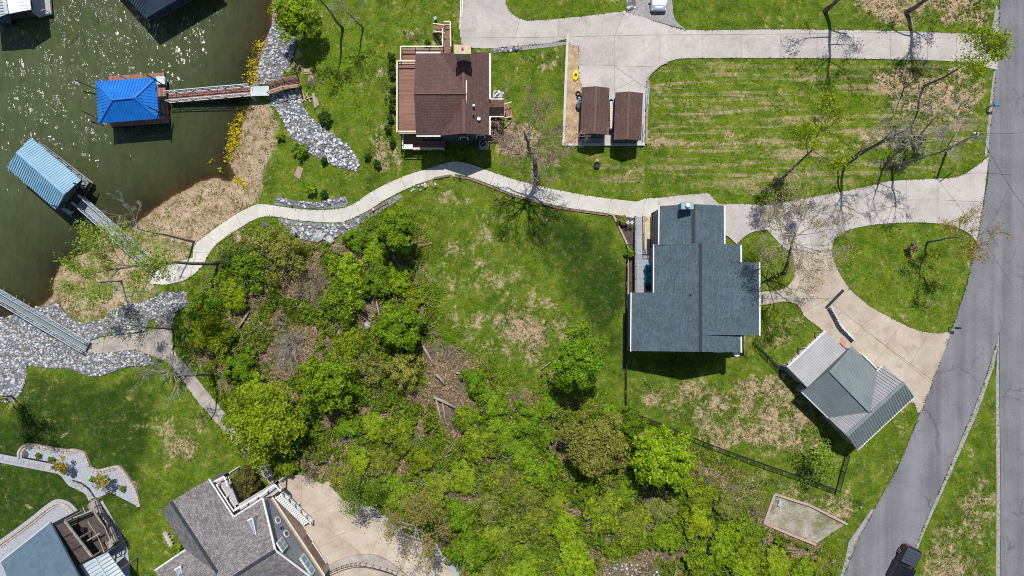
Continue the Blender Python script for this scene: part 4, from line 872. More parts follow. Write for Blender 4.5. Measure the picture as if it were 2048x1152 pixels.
# ------------------------------------------------------------------ brown roofed house
def brown_house():
    zb = -1.5; ze = 5.3; zm = 6.8; zw = 7.1
    o = thing('house', 'brown shingled house with chimney and deck near the lake', 'house', GP(905, 190))
    g2 = gable(o, P(979, 270, ze), P(979, 106, ze), P(881, 106, ze), P(881, 271, ze), P(928, 267, zm), P(926, 103, zm), zb, C['brown_shingle'], C['navy_wall'], names=('roof_slope', 'wall'), gutter=None)
    g1 = gable(o, P(832, 271.5, ze), P(933, 271, ze), P(933, 106, ze), P(831, 106, ze), P(828, 186, zw), P(933, 186, zw), zb, C['brown_shingle_ew'], C['navy_wall'])
    g1.build('ridge_cap', C['ridge_brown'], o); g2.build('ridge_cap', C['ridge_brown'], o)
    for a, b in (((980, 107), (980, 199)), ((980, 233), (980, 270)), ((833, 272), (881, 272)), ((832, 105.5), (881, 105.5))):
        MB().beam(P(*a, ze - 0.05), P(*b, ze - 0.05), 0.15, 0.12).build('gutter', C['white'], o)
    MB().slab([P(932, 153, zw - 0.75), P(934.2, 153, zw - 0.75), P(934.2, 214.5, zw - 0.75), P(932, 214.5, zw - 0.75)], 0.15).build('ridge_trim', C['cream'], o)
    MB().beam(P(933, 153, zw - 0.72), P(933, 186, zw + .03), 0.12, 0.1).beam(P(933, 186, zw + .03), P(933, 214.5, zw - 0.72), 0.12, 0.1).build('rake_trim', C['cream'], o)
    # porch on the road side
    zp = 4.3; MBp = gable(o, P(979, 232, zp), P(1008, 232, zp), P(1008, 199, zp), P(979, 199, zp), P(960, 214, zp + 0.9), P(1008, 214, zp + 0.9), 2.6, C['brown_shingle_ew'], C['navy_wall'], inset=0.2, gutter=C['white'])
    zf = G(*P(1000, 215)[:2]) + 0.75
    MB().slab([P(976, 202, zf), P(1010, 202, zf), P(1010, 232, zf), P(976, 232, zf)], 0.2).build('porch_floor', C['deck_red'], o)
    posts(o, [P(1007, 202, zf), P(1007, 231, zf)], zf, zp, C['white'])
    stairs(o, P(1010, 222, zf), GP(1023, 222), 1.6, 4, C['deck_red'])
    for y in (208, 236): MB().beam(P(1009, y, zf + 0.9), GP(1023, y, 0.9), 0.09, 0.05).build('stair_rail', C['cream'], o)
    # chimney
    a = P(925, 98, 9.2); mb = MB().box((a.x, a.y, 0), 1.5, 0.78, 9.0); mb.build('chimney', C['beige'], o)
    ch = o.children[-1]; MB().box((a.x, a.y, 9.0), 1.68, 0.92, 0.12).build('chimney_cap', C['beige'], ch); MB().box((a.x, a.y + 0.02, 9.122), 0.26, 0.30, 0.05).build('flue', C['red_fade'], ch); MB().box((a.x, a.y + 0.02, 9.16), 0.16, 0.2, 0.03).build('flue_opening', C['dark_metal'], ch)
    # roof fittings
    def on_roof(px, py): # east slope
        z = ze + (zm - ze) * (979 - px) / 51; return P(px, py, z)
    for px, py, m, h, r in ((948, 213, 'white', 0.45, 0.09), (958, 239, 'white', 0.25, 0.13), (947.5, 230, 'dark_metal', 0.4, 0.08)):
        p = on_roof(px, py); MB().lathe(p, [(r, -0.15), (r, h), (r * 1.5, h + 0.02), (r * 1.4, h + 0.12)], 10).build('vent_pipe', C[m], o)
    # decks
    zk = 3.0; zl = 2.6
    gnd = lambda px, py: G(*P(px, py)[:2]) - 0.3
    MB().slab([P(795, 128, zk), P(838, 128, zk), P(838, 266, zk), P(795, 266, zk)], 0.25).build('deck', C['deck_brown'], o)
    MB().slab([P(802, 97, zl), P(903, 97, zl), P(903, 110, zl), P(846, 110, zl), P(846, 127, zl), P(802, 127, zl)], 0.25).build('deck', C['deck_brown'], o)
    MB().slab([P(888, 50, zl), P(902, 50, zl), P(903, 97, zl), P(888, 97, zl)], 0.2).build('deck', C['deck_brown'], o)
    railing(o, [P(797, 268, zk), P(797, 127.5, zk)], 1.0, C['cream'], cap=0.14); railing(o, [P(797, 127.5, zk), P(834, 127.5, zk)], 1.0, C['cream'], cap=0.14); railing(o, [P(797, 267, zk), P(836, 267, zk)], 1.0, C['cream'], cap=0.14)
    railing(o, [P(804, 127, zl), P(804, 99, zl), P(887, 99, zl), P(887, 64, zl)], 1.0, C['cream'], cap=0.13); railing(o, [P(903, 99, zl), P(902, 50, zl), P(890, 50, zl)], 1.0, C['cream'], cap=0.13)
    stairs(o, P(888, 57, zl), GP(868, 60), 0.9, 8, C['deck_brown'])
    for y0 in (50, 65): MB().beam(P(889, y0, zl + 0.95), GP(868, y0 + 3, 0.95), 0.12, 0.05).build('stair_rail', C['cream'], o)
    for x, y, z in ((797, 130, zk), (797, 200, zk), (797, 264, zk), (804, 100, zl), (845, 100, zl), (889, 52, zl), (901, 52, zl)): posts(o, [P(x, y, z)], gnd(x, y), z - 0.2, C['wood_brown'])
    z3 = 0.9
    MB().slab([P(808, 268, z3), P(890, 268, z3), P(890, 300, z3), P(808, 300, z3)], 0.25).build('deck', C['deck_brown'], o)
    railing(o, [P(808, 270, z3), P(808, 300, z3), P(888, 300, z3)], 1.0, C['cream'], C['cream'], cap=0.13)
    posts(o, [P(810, 298, z3), P(850, 298, z3), P(888, 298, z3)], -1.5, z3 - 0.2, C['wood_brown'])
    p = P(817, 295, z3); MB().box(p, 1.1, 0.55, 0.6).build('deck_box', C['galv'], o)
    # south wall windows
    yw = P(900, 271, ze).y + 0.34
    for px, zc, w in ((858, 3.6, 1.1), (909, 5.2, 0.7), (925, 2.4, 0.9), (960, 3.4, 1.0)):
        x = (px - 1024) / S * 0.94; f = MB().box((x, yw - 0.03, zc - 0.6), w, 0.08, 1.2).build('window', C['white'], o); MB().box((x, yw - 0.06, zc - 0.5), w - 0.2, 0.06, 1.0).build('pane', C['glass_dark'], f)
brown_house()
def ac_unit(px, py, label, pad=True):
    b = GP(px, py); o = thing('air_conditioner', label, 'air conditioner', b, 'outdoor air conditioners of the brown house')
    MB().box(b, 1.15, 0.95, 0.12).build('pad', C['concrete_old'], o); c = b + Vector((-0.1, 0, 0.12))
    MB().box(c, 0.72, 0.72, 0.75).build('cabinet', C['galv'], o); MB().lathe(c + Vector((0, 0, 0.75)), [(0.33, 0), (0.33, 0.03)], 16).build('fan_well', C['dark_metal'], o)
    MB().box(c + Vector((0, 0, 0.785)), 0.62, 0.07, 0.02, 0.7).build('fan_blade', C['chrome'], o); MB().lathe(c + Vector((0, 0, 0.78)), [(0.07, 0), (0.07, 0.05)], 8).build('fan_hub', C['galv'], o)
ac_unit(996, 192, 'round fan air conditioner on a pad beside the brown house porch'); ac_unit(968, 291, 'air conditioner in the shade below the brown house')

# ------------------------------------------------------------------ brown sheds and retaining wall
def shed(px0, py0, px1, py1, label, ridge):
    z0 = G(*P((px0 + px1) / 2, (py0 + py1) / 2)[:2]); ze, zr = z0 + 2.7, z0 + 3.35
    o = thing('shed', label, 'shed', GP((px0 + px1) / 2, (py0 + py1) / 2), 'pair of brown storage sheds')
    dx = -3.5
    rc = gable(o, P(px0 + dx, py1, ze), P(px0, py0, ze), P(px1, py0 + 1, ze), P(px1 + dx, py1 + 1.5, ze), P(ridge + dx, py1 - 1, zr), P(ridge, py0 - 2, zr), z0 - 1.2, C['brown_shingle'], C['slate_metal'] if False else C['navy_wall'], inset=0.16, t=0.1)
    rc.build('ridge_cap', C['ridge_brown'], o)
    yb = P(ridge, py0, ze).y
    xm = P((px0 + px1) / 2, py0, ze).x; f = MB().box((xm, yb - 0.2, z0), 1.6, 0.06, 2.0).build('door', C['cream'], o); MB().box((xm, yb - 0.16, z0), 0.04, 0.03, 2.0).build('door_seam', C['dark_metal'], f)
shed(1164, 174.5, 1219, 268, 'brown roofed shed, the longer one beside the straw strip', 1192)
shed(1231, 185, 1286, 279.5, 'brown roofed shed nearer the open lawn, its mower side', 1258)
def wall_strip(o, pts, w, z1, m, name='wall_section', z0=-0.8):
    for (a, b) in zip(pts[:-1], pts[1:]):
        A, B = GP(*a), GP(*b); MB().hexa([A + Vector((0, 0, z0)), B + Vector((0, 0, z0)), B + Vector((w, 0, z0)) if abs(B.y - A.y) > abs(B.x - A.x) else B + Vector((0, w, z0)), A + Vector((w, 0, z0)) if abs(B.y - A.y) > abs(B.x - A.x) else A + Vector((0, w, z0))],
            [A + Vector((0, 0, z1)), B + Vector((0, 0, z1)), B + Vector((w, 0, z1)) if abs(B.y - A.y) > abs(B.x - A.x) else B + Vector((0, w, z1)), A + Vector((w, 0, z1)) if abs(B.y - A.y) > abs(B.x - A.x) else A + Vector((0, w, z1))]).build(name, m, o)
o = thing('retaining_wall', 'white concrete retaining wall around the two brown sheds', 'wall', GP(1200, 290))
wall_strip(o, [(1133, 69), (1131, 110), (1128, 180), (1126, 240), (1124, 288)], 0.26, 0.35, C['wall_grey'])
wall_strip(o, [(1124, 292), (1165, 292), (1215, 292), (1289, 292)], 0.26, 0.30, C['wall_grey'])
wall_strip(o, [(1290, 288), (1291, 240), (1293, 200), (1294, 162)], 0.22, 0.25, C['wood_grey'])
o = thing('kerb', 'dark curved kerb edging the parking court by the sheds', 'kerb', GP(1310, 140))
kp = curve([(1293, 163), (1300, 150), (1309, 141), (1322, 131), (1334, 126)], 3, False)
for a, b in zip(kp[:-1], kp[1:]): MB().beam(GP(*a, 0.1), GP(*b, 0.1), 0.14, 0.22).build('kerb_stone', C['concrete_old'], o)

# ------------------------------------------------------------------ grey roofed house
def grey_house():
    zb = -0.6; zr = 8.3; o = thing('house', 'large house with slate blue shingled roof and grey deck', 'house', GP(1390, 560))
    W, E, N, NE = 5.4, 6.35, 6.7, 6.1
    zs = zr - 0.3
    mW = C['slate_shingle']
    rl = lambda py: P(1401, py, zr)
    wl_ = zr - (1401 - 1308) / 138 * (zr - W); we = zr - (1481 - 1401) / 80 * (zr - E)
    # west slope in two runs, east slope in three
    roof_slope(o, [rl(486), P(1308, 489, wl_), P(1308, 585, wl_), P(1263, 585, W), P(1262, 702, W), rl(703.5)], mW)
    roof_slope(o, [rl(486), P(1481, 489, E), P(1481.5, 704.5, E), rl(703.5)], mW)
    z_e = zr - (1518 - 1401) / 117 * (zr - NE)
    roof_slope(o, [P(1404, 525, zr - 0.02), P(1518, 525, NE), P(1518.5, 670, NE), P(1404, 670, zr - 0.02)], mW, 0.2)
    rn = lambda py: P(1387, py, zs)
    roof_slope(o, [rn(408), P(1319, 412, N), P(1318, 489.5, N), rn(489.5)], mW); roof_slope(o, [rn(408), P(1448, 411.5, N), P(1448.5, 489.5, N), rn(489.5)], mW)
    MB().beam(rn(408.5) + Vector((0, 0, .04)), rn(485) + Vector((0, 0, .04)), 0.33, 0.08).beam(rl(486) + Vector((0, 0, .04)), rl(703) + Vector((0, 0, .04)), 0.33, 0.08).build('ridge_vent', C['slate_ridge'], o)
    # walls
    def wl2(pts, z1):
        q = [P(a, b, z1) for a, b in pts]; MB().prism([(v.x, v.y) for v in q], zb, z1).build('wall', C['grey_siding'], o)
    wl2([(1267, 589), (1312, 589), (1312, 493), (1476, 493), (1476, 699), (1267, 697)], W - 0.25)
    wl2([(1323, 415), (1443, 415), (1443, 494), (1323, 494)], N - 0.3); wl2([(1470, 530), (1512, 530), (1512, 665), (1470, 665)], NE - 0.35)
    # south gable
    a, b, c = P(1267, 698, W - 0.26), P(1401, 699.5, zr - 0.3), P(1476, 700, E - 0.3)
    MB().hexa([a, c, b], [v + Vector((0, 0.25, 0)) for v in (a, c, b)]).build('gable_wall', C['grey_siding'], o)
    a, b, c = P(1323, 416, N - 0.2), P(1387, 412.5, zs - 0.25), P(1443, 416, N - 0.2)
    MB().hexa([a, b, c], [v - Vector((0, 0.25, 0)) for v in (a, b, c)]).build('gable_wall', C['grey_siding'], o)
    for p, q, z in (((1448.8, 412), (1449, 489), N), ((1482, 490), (1482, 524.5), E), ((1519, 525), (1519.2, 671), NE), ((1482, 671), (1482.4, 705), E), ((1262.5, 585), (1261.5, 702.5), W), ((1307.4, 489), (1307.2, 585), wl_), ((1318.3, 412), (1317.6, 489), N)):
        MB().beam(P(*p, z - 0.06), P(*q, z - 0.06), 0.16, 0.13).build('gutter', C['white'], o)
    # chimney
    c = P(1375, 411, 9.0); MB().box((c.x, c.y, 0), 1.15, 0.62, 8.9).build('chimney', C['teal_grey'], o); ch = o.children[-1]
    MB().box((c.x, c.y, 8.9), 1.26, 0.72, 0.08).build('chimney_cap', C['teal_grey'], ch); MB().lathe((c.x, c.y, 8.98), [(0.16, 0), (0.16, 0.2), (0.24, 0.22), (0.22, 0.3), (0.1, 0.37)], 14).build('flue_cap', C['white'], ch)
    p = P(1380, 589, zr - 0.55); MB().lathe(p, [(0.06, -0.2), (0.06, 0.35), (0.09, 0.36), (0.08, 0.42)], 8).build('vent_pipe', C['dark_metal'], o)
    # windows on the south wall
    ys_ = P(1400, 699, 5).y - 0.02
    for px, zc in ((1300, 3.0), (1350, 3.0), (1430, 3.2)):
        x = P(px, 700, zc).x; f = MB().box((x, ys_ - 0.02, zc - 0.7), 1.1, 0.1, 1.4).build('window', C['white'], o); MB().box((x, ys_ - 0.05, zc - 0.6), 0.9, 0.1, 1.2).build('pane', C['glass_dark'], f)
    c = P(1438, 706, 4.2); MB().box((c.x, ys_ - 0.2, 3.9), 1.1, 0.4, 0.35).build('wall_vent', C['galv'], o)
    # front steps side door on the road side
    x = P(1512, 600, 3).x; f = MB().box((x + 0.02, P(1512, 598, 3).y, zb + 1.6), 0.08, 1.0, 2.1).build('door', C['white'], o); MB().box((x + 0.07, P(1512, 598, 3).y + 0.35, zb + 2.6), 0.05, 0.06, 0.06).build('handle', C['chrome'], f)
    # deck and ramp
    zd = 1.9
    MB().slab([P(1269, 508, zd), P(1312, 508, zd), P(1312, 590, zd), P(1269, 590, zd)], 0.2).build('deck', C['deck_grey'], o)
    MB().slab([GP(1268, 434, 0.15), GP(1284, 434, 0.15), P(1285, 508, zd), P(1269, 508, zd)], 0.2).build('ramp', C['deck_grey'], o)
    railing(o, [GP(1268.5, 434, 0.15), P(1269, 508, zd), P(1269, 584, zd)], 0.95, C['dark_metal'], cap=0.07, step=1.5, post=0.07); railing(o, [GP(1284.5, 434, 0.15), P(1285.5, 506, zd)], 0.95, C['dark_metal'], cap=0.06, step=1.8, post=0.06)
    railing(o, [P(1286, 509, zd), P(1304, 509, zd)], 0.95, C['dark_metal'], cap=0.06, step=0.55, post=0.06); stairs(o, P(1304, 504, zd), P(1286, 504, 1.0), 0.5, 4, C['deck_grey'])
    MB().slab([P(1306, 428, 1.7), P(1317, 428, 1.7), P(1317, 487, 1.7), P(1306, 487, 1.7)], 0.15).build('landing', C['deck_grey'], o)
    railing(o, [P(1304.5, 428, 1.7), P(1316, 428, 1.7)], 0.95, C['dark_metal'], cap=0.06, step=0.5, post=0.05); railing(o, [P(1304.5, 428, 1.7), P(1305.5, 490, 1.7)], 0.95, C['dark_metal'], cap=0.06, step=0.9, post=0.05)
    MB().box(P(1312, 466, 1.7), 0.5, 2.0, 0.45).build('bench', C['white'], o)
    posts(o, [P(1270, 512, 1.7), P(1270, 550, 1.7), P(1270, 582, 1.7), P(1306, 430, 1.5), P(1306, 485, 1.5)], -0.5, 1.65, C['wood_grey'])
    # dish
    c = P(1472, 708, 5.6); d = MB().lathe((0, 0, 0), [(0.05, 0), (0.2, 0.02), (0.36, 0.1), (0.38, 0.12), (0.3, 0.09)], 18).build('dish', C['white'], None, True, world=False); d.parent = o; d.location = c - wloc(o); d.rotation_euler = (R(-35), R(10), 0)
    MB().beam(c, P(1470, 702, 5.5), 0.05, 0.05).build('dish_arm', C['galv'], o)
grey_house()
lane = drape([[(1285.5, 432), (1300, 432), (1300, 499), (1287.5, 499)]], 0.13, 'concrete_ramp', C['beige'], None, 0.3); tag(lane, 'tan concrete game lane between grey ramp and house', 'lane', kind='structure')
tag(MB().lathe(GP(1289.5, 438, 0.14), [(0.30, 0), (0.30, 0.03), (0.26, 0.04)], 20).build('round_marker', C['straw']), 'round straw coloured disc lying on the tan lane', 'disc')
def chair(px, py, label, m, rz):
    b = P(px, py, 1.9); o = thing('deck_chair', label, 'chair', b, 'chairs on the grey deck'); o.rotation_euler.z = rz
    def add(mb, n): x = mb.build(n, m, o, world=False)
    add(MB().slab([Vector((-.28, -.3, .4)), Vector((.28, -.3, .4)), Vector((.28, .3, .32)), Vector((-.28, .3, .32))], 0.05), 'seat')
    add(MB().slab([Vector((-.28, .24, .34)), Vector((.28, .24, .34)), Vector((.26, .55, .98)), Vector((-.26, .55, .98))], 0.05), 'backrest')
    for s in (-1, 1):
        add(MB().box((s * .36, 0, .55), .14, .75, .04), 'armrest'); add(MB().box((s * .33, -.3, 0), .07, .07, .55), 'leg'); add(MB().box((s * .33, .35, 0), .07, .07, .55), 'leg')
chair(1297, 535, 'blue deck chair, the uppermost of the row on the grey deck', C['blue_plastic'], R(100)); chair(1298, 548, 'cyan deck chair, the middle one on the grey deck', C['cyan_plastic'], R(80))
chair(1298, 561, 'cyan deck chair, the lower one beside the black seat', C['cyan_plastic'], R(95)); chair(1298, 573, 'small black chair at the lower end of the deck chairs', C['dark_metal'], R(90))

# ------------------------------------------------------------------ garage with carport
def garage():
    g0 = 1.3; ze, zr = g0 + 2.7, g0 + 4.9; o = thing('garage', 'green grey metal roofed garage with a cross gable by the road', 'garage', GP(1710, 790))
    M_ = C['green_metal']; T = lambda a, z: P(a[0], a[1], z)
    pk, x = P(1660, 741, zr), P(1741, 824, zr + 0.0)
    NE1, V1, SW1, V2 = T((1704, 692), ze), T((1754, 743), ze), T((1604, 784), ze), T((1657, 836), ze)
    cs, cn = T((1693, 871), zr), T((1808, 765), zr); ct, cse, csw = T((1766, 731), ze), T((1829, 794), ze), T((1715, 900), ze)
    sl = []
    for pts, u, mm in (([NE1, V1, x, pk], V1 - NE1, M_), ([SW1, V2, x, pk], V2 - SW1, M_), ([ct, cn, x, V1], ct - V1, C['silver_metal']), ([V2, x, cs], cs - V2, C['silver_metal']), ([cse, csw, cs, cn], csw - cse, M_)):
        roof_slope(o, pts, mm, 0.08)
        ribs(o, pts, (cse - csw) if mm is C['silver_metal'] or pts[0] is cse else (V1 - NE1), mm, 0.32, 0.05, 0.05)
    cap = MB()
    for a, b in ((pk, x), (cs, cn)): cap.beam(a + Vector((0, 0, .05)), b + Vector((0, 0, .05)), 0.34, 0.06)
    cap.build('ridge_cap', M_, o)
    for a, b in ((SW1, V2), (cse, csw), (V1, ct)): MB().beam(a - Vector((0, 0, .06)), b - Vector((0, 0, .06)), 0.14, 0.14).build('gutter', C['white'], o)
    def prism_px(pts, z1, m, nm='wall'):
        q = [P(a, b, z1) for a, b in pts]; MB().prism([(v.x, v.y) for v in q], g0 - 1.5, z1).build(nm, m, o)
    prism_px([(1702, 697), (1752, 748), (1658, 830), (1609, 783)], ze - 0.15, C['grey_siding']); prism_px([(1764, 736), (1823, 794), (1714, 893), (1662, 838)], ze - 0.16, C['grey_siding'])
    ins = lambda v, w, k: v.lerp(w, k)
    for tri in ((SW1, pk, NE1), (ct, cn, cse), (V2, cs, csw)):
        c = (tri[0] + tri[2]) / 2; q = [v.lerp(x, 0.03) - Vector((0, 0, 0.16)) for v in tri]
        MB().hexa(q, [v.lerp(x, 0.03) for v in q]).build('gable_wall', C['grey_siding'], o)
    # carport
    zc1, zc2 = g0 + 2.75, g0 + 2.35
    pts = [P(1650, 662, zc2), P(1692, 700, zc1), P(1614.5, 775, zc1), P(1574.5, 734, zc2)]
    roof_slope(o, pts, C['silver_metal'], 0.06, 'carport_roof'); ribs(o, pts, pts[0] - pts[3], C['silver_metal'], 0.24, 0.06, 0.025)
    MB().beam(pts[0], pts[3], 0.14, 0.14).build('gutter', C['white'], o)
    posts(o, [P(1649, 666, zc2), P(1614, 698, zc2), P(1579, 733, zc2)], g0 - 0.5, zc2, C['white'])
    q = [P(1579, 736, zc1), P(1613, 770, zc1)]; MB().prism([(q[0].x, q[0].y), (q[1].x, q[1].y), (q[1].x + .1, q[1].y + .1), (q[0].x + .1, q[0].y + .1)], g0 - 1, g0 + 2.2).build('back_wall', C['grey_siding'], o)
    d = (P(1752, 748, 2) + P(1702, 697, 2)) / 2
    dd = MB().box((d.x + 0.05, d.y + 0.05, g0), 0.1, 2.4, 2.1, R(45)).build('garage_door', C['white'], o)
garage()
for px, py, k in ((1640, 669, 0), (1632, 676, 1), (1625, 683, 2), (1617, 690, 3), (1609, 697, 4), (1601, 704, 5), (1593, 711, 6), (1586, 718, 7), (1578, 725, 8)):
    tag(MB().box(GP(px, py), 0.5, 0.3, 0.25, R(42 + k)).build('edging_block', C['block']), f'{ORD[k]} pinkish edging block of the row behind the carport, from the drive', 'block', 'edging blocks behind the carport')
# ------------------------------------------------------------------ house with oval windows (bottom of the photo)
def oval_house():
    zb = -1.2; ze, zB, zA = 5.0, 8.2, 7.4
    o = thing('house', 'grey house with mottled shingled roof and two white oval windows', 'house', GP(500, 1080))
    a, b, c, e, f = P(417.5, 958, ze), P(466.7, 1034, ze), P(525.4, 996.5, ze), P(550.5, 1100.5, zB), P(640, 1168, ze)
    g, h, i, j = P(342, 1003, zA), P(322.7, 1021.5, ze), P(370.3, 1099.6, ze), P(309.6, 1141, ze)
    rA = P(435, 1146, zA); rB = P(425, 1180, zB)
    MX, MY = C['grey_shingle'], C['grey_shingle_x']
    roof_slope(o, [a, b, rA, g], MX, 0.16)
    roof_slope(o, [h, i, P(410, 1165, ze + 0.6), rA, g], MX, 0.16)
    roof_slope(o, [b, c, e, rB, rA], MY, 0.16)
    roof_slope(o, [e, f, P(520, 1240, ze), rB], MY, 0.16)
    roof_slope(o, [i, j, P(330, 1185, ze + 1.6), P(435, 1180, zA), rA + Vector((0, 0, -0.02))], MY, 0.16)
    up = Vector((0, 0, .05)); MB().beam(g + up, rA + up, 0.3, 0.07).beam(e + up, rB + up, 0.3, 0.07).build('ridge_cap', C['slate_ridge'], o)
    for p, q in ((a, b), (b, c), (c, e), (e, f), (i, j)): MB().beam(p - Vector((0, 0, .05)), q - Vector((0, 0, .05)), 0.16, 0.16).build('white_trim', C['white'], o)
    # gable wall to the court
    n = (f - c); n.z = 0; n = Vector((-n.y, n.x, 0)).normalized(); n = n if n.x > 0 else -n     # faces the court
    off = n * -0.45
    def w(v, z=None): v = v + off; return Vector((v.x, v.y, v.z - 0.22 if z is None else z))
    split = 2.6
    wall = lambda bot, top, nm, m: MB().hexa(bot, top).build(nm, m, o)
    q = [w(c, split), w(f, split), w(f), w(e), w(c)]
    wall([v - n * 0.25 for v in q], q, 'upper_wall', C['grey_siding'])
    n2 = n * 0.25; q = [w(c, zb) + n2, w(f, zb) + n2, w(f, split) + n2, w(c, split) + n2]
    wall([v - n * 0.5 for v in q], q, 'brick_wall', C['tan_brick'])
    al = (f - c); al.z = 0; al.normalize()
    MB().beam(w(c, split) + n * 0.3, w(f, split) + n * 0.3, 0.12, 0.1).build('band', C['cream'], o)
    p0 = w(c, 0)
    ang = math.atan2(al.y, al.x)
    def fit(px, py, off_=0.03): return on_plane(px, py, p0 + n * off_, n)
    def disc(p, rx, rz, t, m, nm, par):
        k = 18; ring = [p + al * (rx * math.cos(2 * math.pi * s / k)) + Vector((0, 0, rz * math.sin(2 * math.pi * s / k))) for s in range(k)]
        return MB().hexa(ring, [v + n * t for v in ring]).build(nm, m, par)
    for px, py in ((555.3, 1040.8), (572.6, 1067.8)):
        p = fit(px, py); fr = disc(p, 0.42, 0.62, 0.06, C['white'], 'oval_window', o); disc(p + n * 0.062, 0.24, 0.42, 0.012, C['glass_dark'], 'pane', fr)
    p = fit(562.5, 1056); MB().box(p - Vector((0, 0, .15)), 0.22, 0.25, 0.3, ang).build('wall_lamp', C['dark_metal'], o)
    def window(px, py, wd, ht, nx, nz):
        p = fit(px, py); fr = MB().box(p - Vector((0, 0, ht / 2)), wd, 0.12, ht, ang).build('window', C['white'], o)
        for ii in range(nx):
            for kk in range(nz):
                c_ = p + al * ((ii + 0.5) / nx - 0.5) * (wd - 0.16) + Vector((0, 0, ((kk + 0.5) / nz - 0.5) * (ht - 0.16))) + n * 0.065
                MB().box(c_ - Vector((0, 0, (ht - 0.16) / nz * 0.42)), (wd - 0.16) / nx * 0.84, 0.02, (ht - 0.16) / nz * 0.84, ang).build('pane', C['teal_grey'], fr)
    window(564, 1089, 1.2, 1.8, 2, 2); window(615, 1129, 2.3, 1.5, 3, 1)
    def opening(px, py, wd, ht):
        p = on_plane(px, py, p0 + n2 + n * 0.03, n); fr = MB().box(p - Vector((0, 0, ht / 2)), wd, 0.06, ht, ang).build('door', C['wood_brown'], o)
        MB().box(p - Vector((0, 0, ht / 2 + 0.06)) + n * 0.05, wd + 0.2, 0.12, 0.1, ang).build('sill', C['white'], fr)
    opening(615, 1080, 1.0, 1.7); opening(634, 1112, 2.6, 1.7)
    # other walls
    def prism_px(pts, z1, nm='wall'):
        v = [P(x, y, z1) for x, y in pts]; MB().prism([(k.x, k.y) for k in v], zb, z1).build(nm, C['grey_siding'], o)
    prism_px([(414, 964), (462, 1036), (372, 1096), (328, 1022)], ze - 0.2); prism_px([(466, 1040), (520, 1003), (612, 1165), (420, 1180), (380, 1100)], ze - 0.25)
    q = [a.lerp(rA, .03), g.lerp(rA, .03), h.lerp(rA, .03)]; MB().hexa([v - Vector((0, 0, .25)) for v in q], [v.lerp(rA, .03) - Vector((0, 0, .25)) for v in q]).build('gable_wall', C['grey_siding'], o)
    # wedge dormers
    def dormer(l, r_, tip, hh):
        L_, R_, T_ = P(*l, hh), P(*r_, hh), P(*tip, hh - 0.75)
        MB().hexa([L_ - Vector((0, 0, 1.0)), R_ - Vector((0, 0, 1.0)), T_ - Vector((0, 0, .6))], [L_, R_, T_]).build('dormer', C['galv'], o); d_ = o.children[-1]
        t_ = Vector((0, 0, 0.04)); MB().beam(L_ + t_, R_ + t_, 0.14, 0.1).beam(R_ + t_, T_ + t_, 0.08, 0.08).build('dormer_trim', C['white'], d_)
    dormer((495, 1041), (505.5, 1036), (515, 1082), 7.2); dormer((349.5, 1139), (362, 1132), (366, 1175), 6.2)
    # white deck walk along the roof edge
    zk = 3.2
    D = lambda x, y: P(x, y, zk)
    dk = [D(470, 1033), D(470, 1012), D(553, 963), D(566, 975), D(548, 990), D(527, 997)]
    MB().slab(dk, 0.2).build('deck', C['deck_pink'], o)
    MB().slab([D(420, 966), D(452, 948), D(478, 1012), D(470, 1033)], 0.2).build('deck', C['deck_pink'], o)
    def wrail(path, st): railing(o, path, 1.0, C['white'], C['white'], cap=0.14, step=st, post=0.2)
    wrail([D(478, 1014), D(497, 1003), D(517, 991), D(537, 979), D(556, 964)], 1.1); wrail([D(424, 964), D(456, 948)], 1.8); wrail([D(456, 948), D(462, 966)], 1.2); wrail([D(441, 966), D(474, 1016)], 1.6); wrail([D(556, 964), D(566, 976)], 1.0)
    posts(o, [D(424, 965), D(456, 949), D(556, 965), D(500, 1003)], zb, zk - 0.2, C['white'], 0.2)
    # white stair, tread by tread
    s0, s1 = P(558, 990, zk), P(616, 1046, 0.7)
    stairs(o, s0, s1, 1.15, 19, C['white'], 0.05, go=0.16, name='tread')
    sd = Vector((s1.y - s0.y, -(s1.x - s0.x), 0)).normalized() * -0.62
    railing(o, [s0 + sd, s1 + sd], 1.0, C['white'], C['white'], cap=0.12, step=1.0, post=0.16)
    p = GP(600, 1005); MB().box(p, 0.18, 0.18, 1.2).build('post', C['white'], o)
oval_house()
def arc_wall():
    o = thing('curved_wall', 'curved grey retaining wall with dark railing in the tan court', 'wall', GP(725, 1110))
    out = curve([(655, 1131), (690, 1114), (728, 1107), (765, 1113), (808, 1143), (830, 1165)], 4, False); inn = curve([(640, 1150), (687, 1129), (722, 1123), (775, 1134), (814, 1152), (822, 1165)], 4, False)
    for k in range(len(out) - 1):
        A, B, Cc, D = GP(*out[k]), GP(*out[k + 1]), GP(*inn[k + 1]), GP(*inn[k]); z = Vector((0, 0, 0.35)); g = Vector((0, 0, -0.3))
        MB().hexa([v + g for v in (A, B, Cc, D)][::-1], [v + z for v in (A, B, Cc, D)][::-1]).build('wall_stone', C['concrete_old'], o)
    pts = [GP(*q) + Vector((0, 0, 0.35)) for q in inn[:-1]]
    for a, b in zip(pts[:-1], pts[1:]):
        MB().beam(a + Vector((0, 0, .9)), b + Vector((0, 0, .9)), 0.06, 0.06).build('rail', C['dark_metal'], o); MB().beam(a, a + Vector((0, 0, .9)), 0.05, 0.05).build('post', C['dark_metal'], o)
arc_wall()
b_ = thing('stone_planter', 'small block edged planter on the lawn beside the mottled roof', 'planter', GP(340, 1080))
for k, (x, y) in enumerate(((333, 1066), (336, 1072), (339, 1078), (342, 1084), (345, 1090), (348, 1096))): MB().box(GP(x, y), 0.55, 0.38, 0.35, R(-30 + k)).build('stone', C['block'], b_)
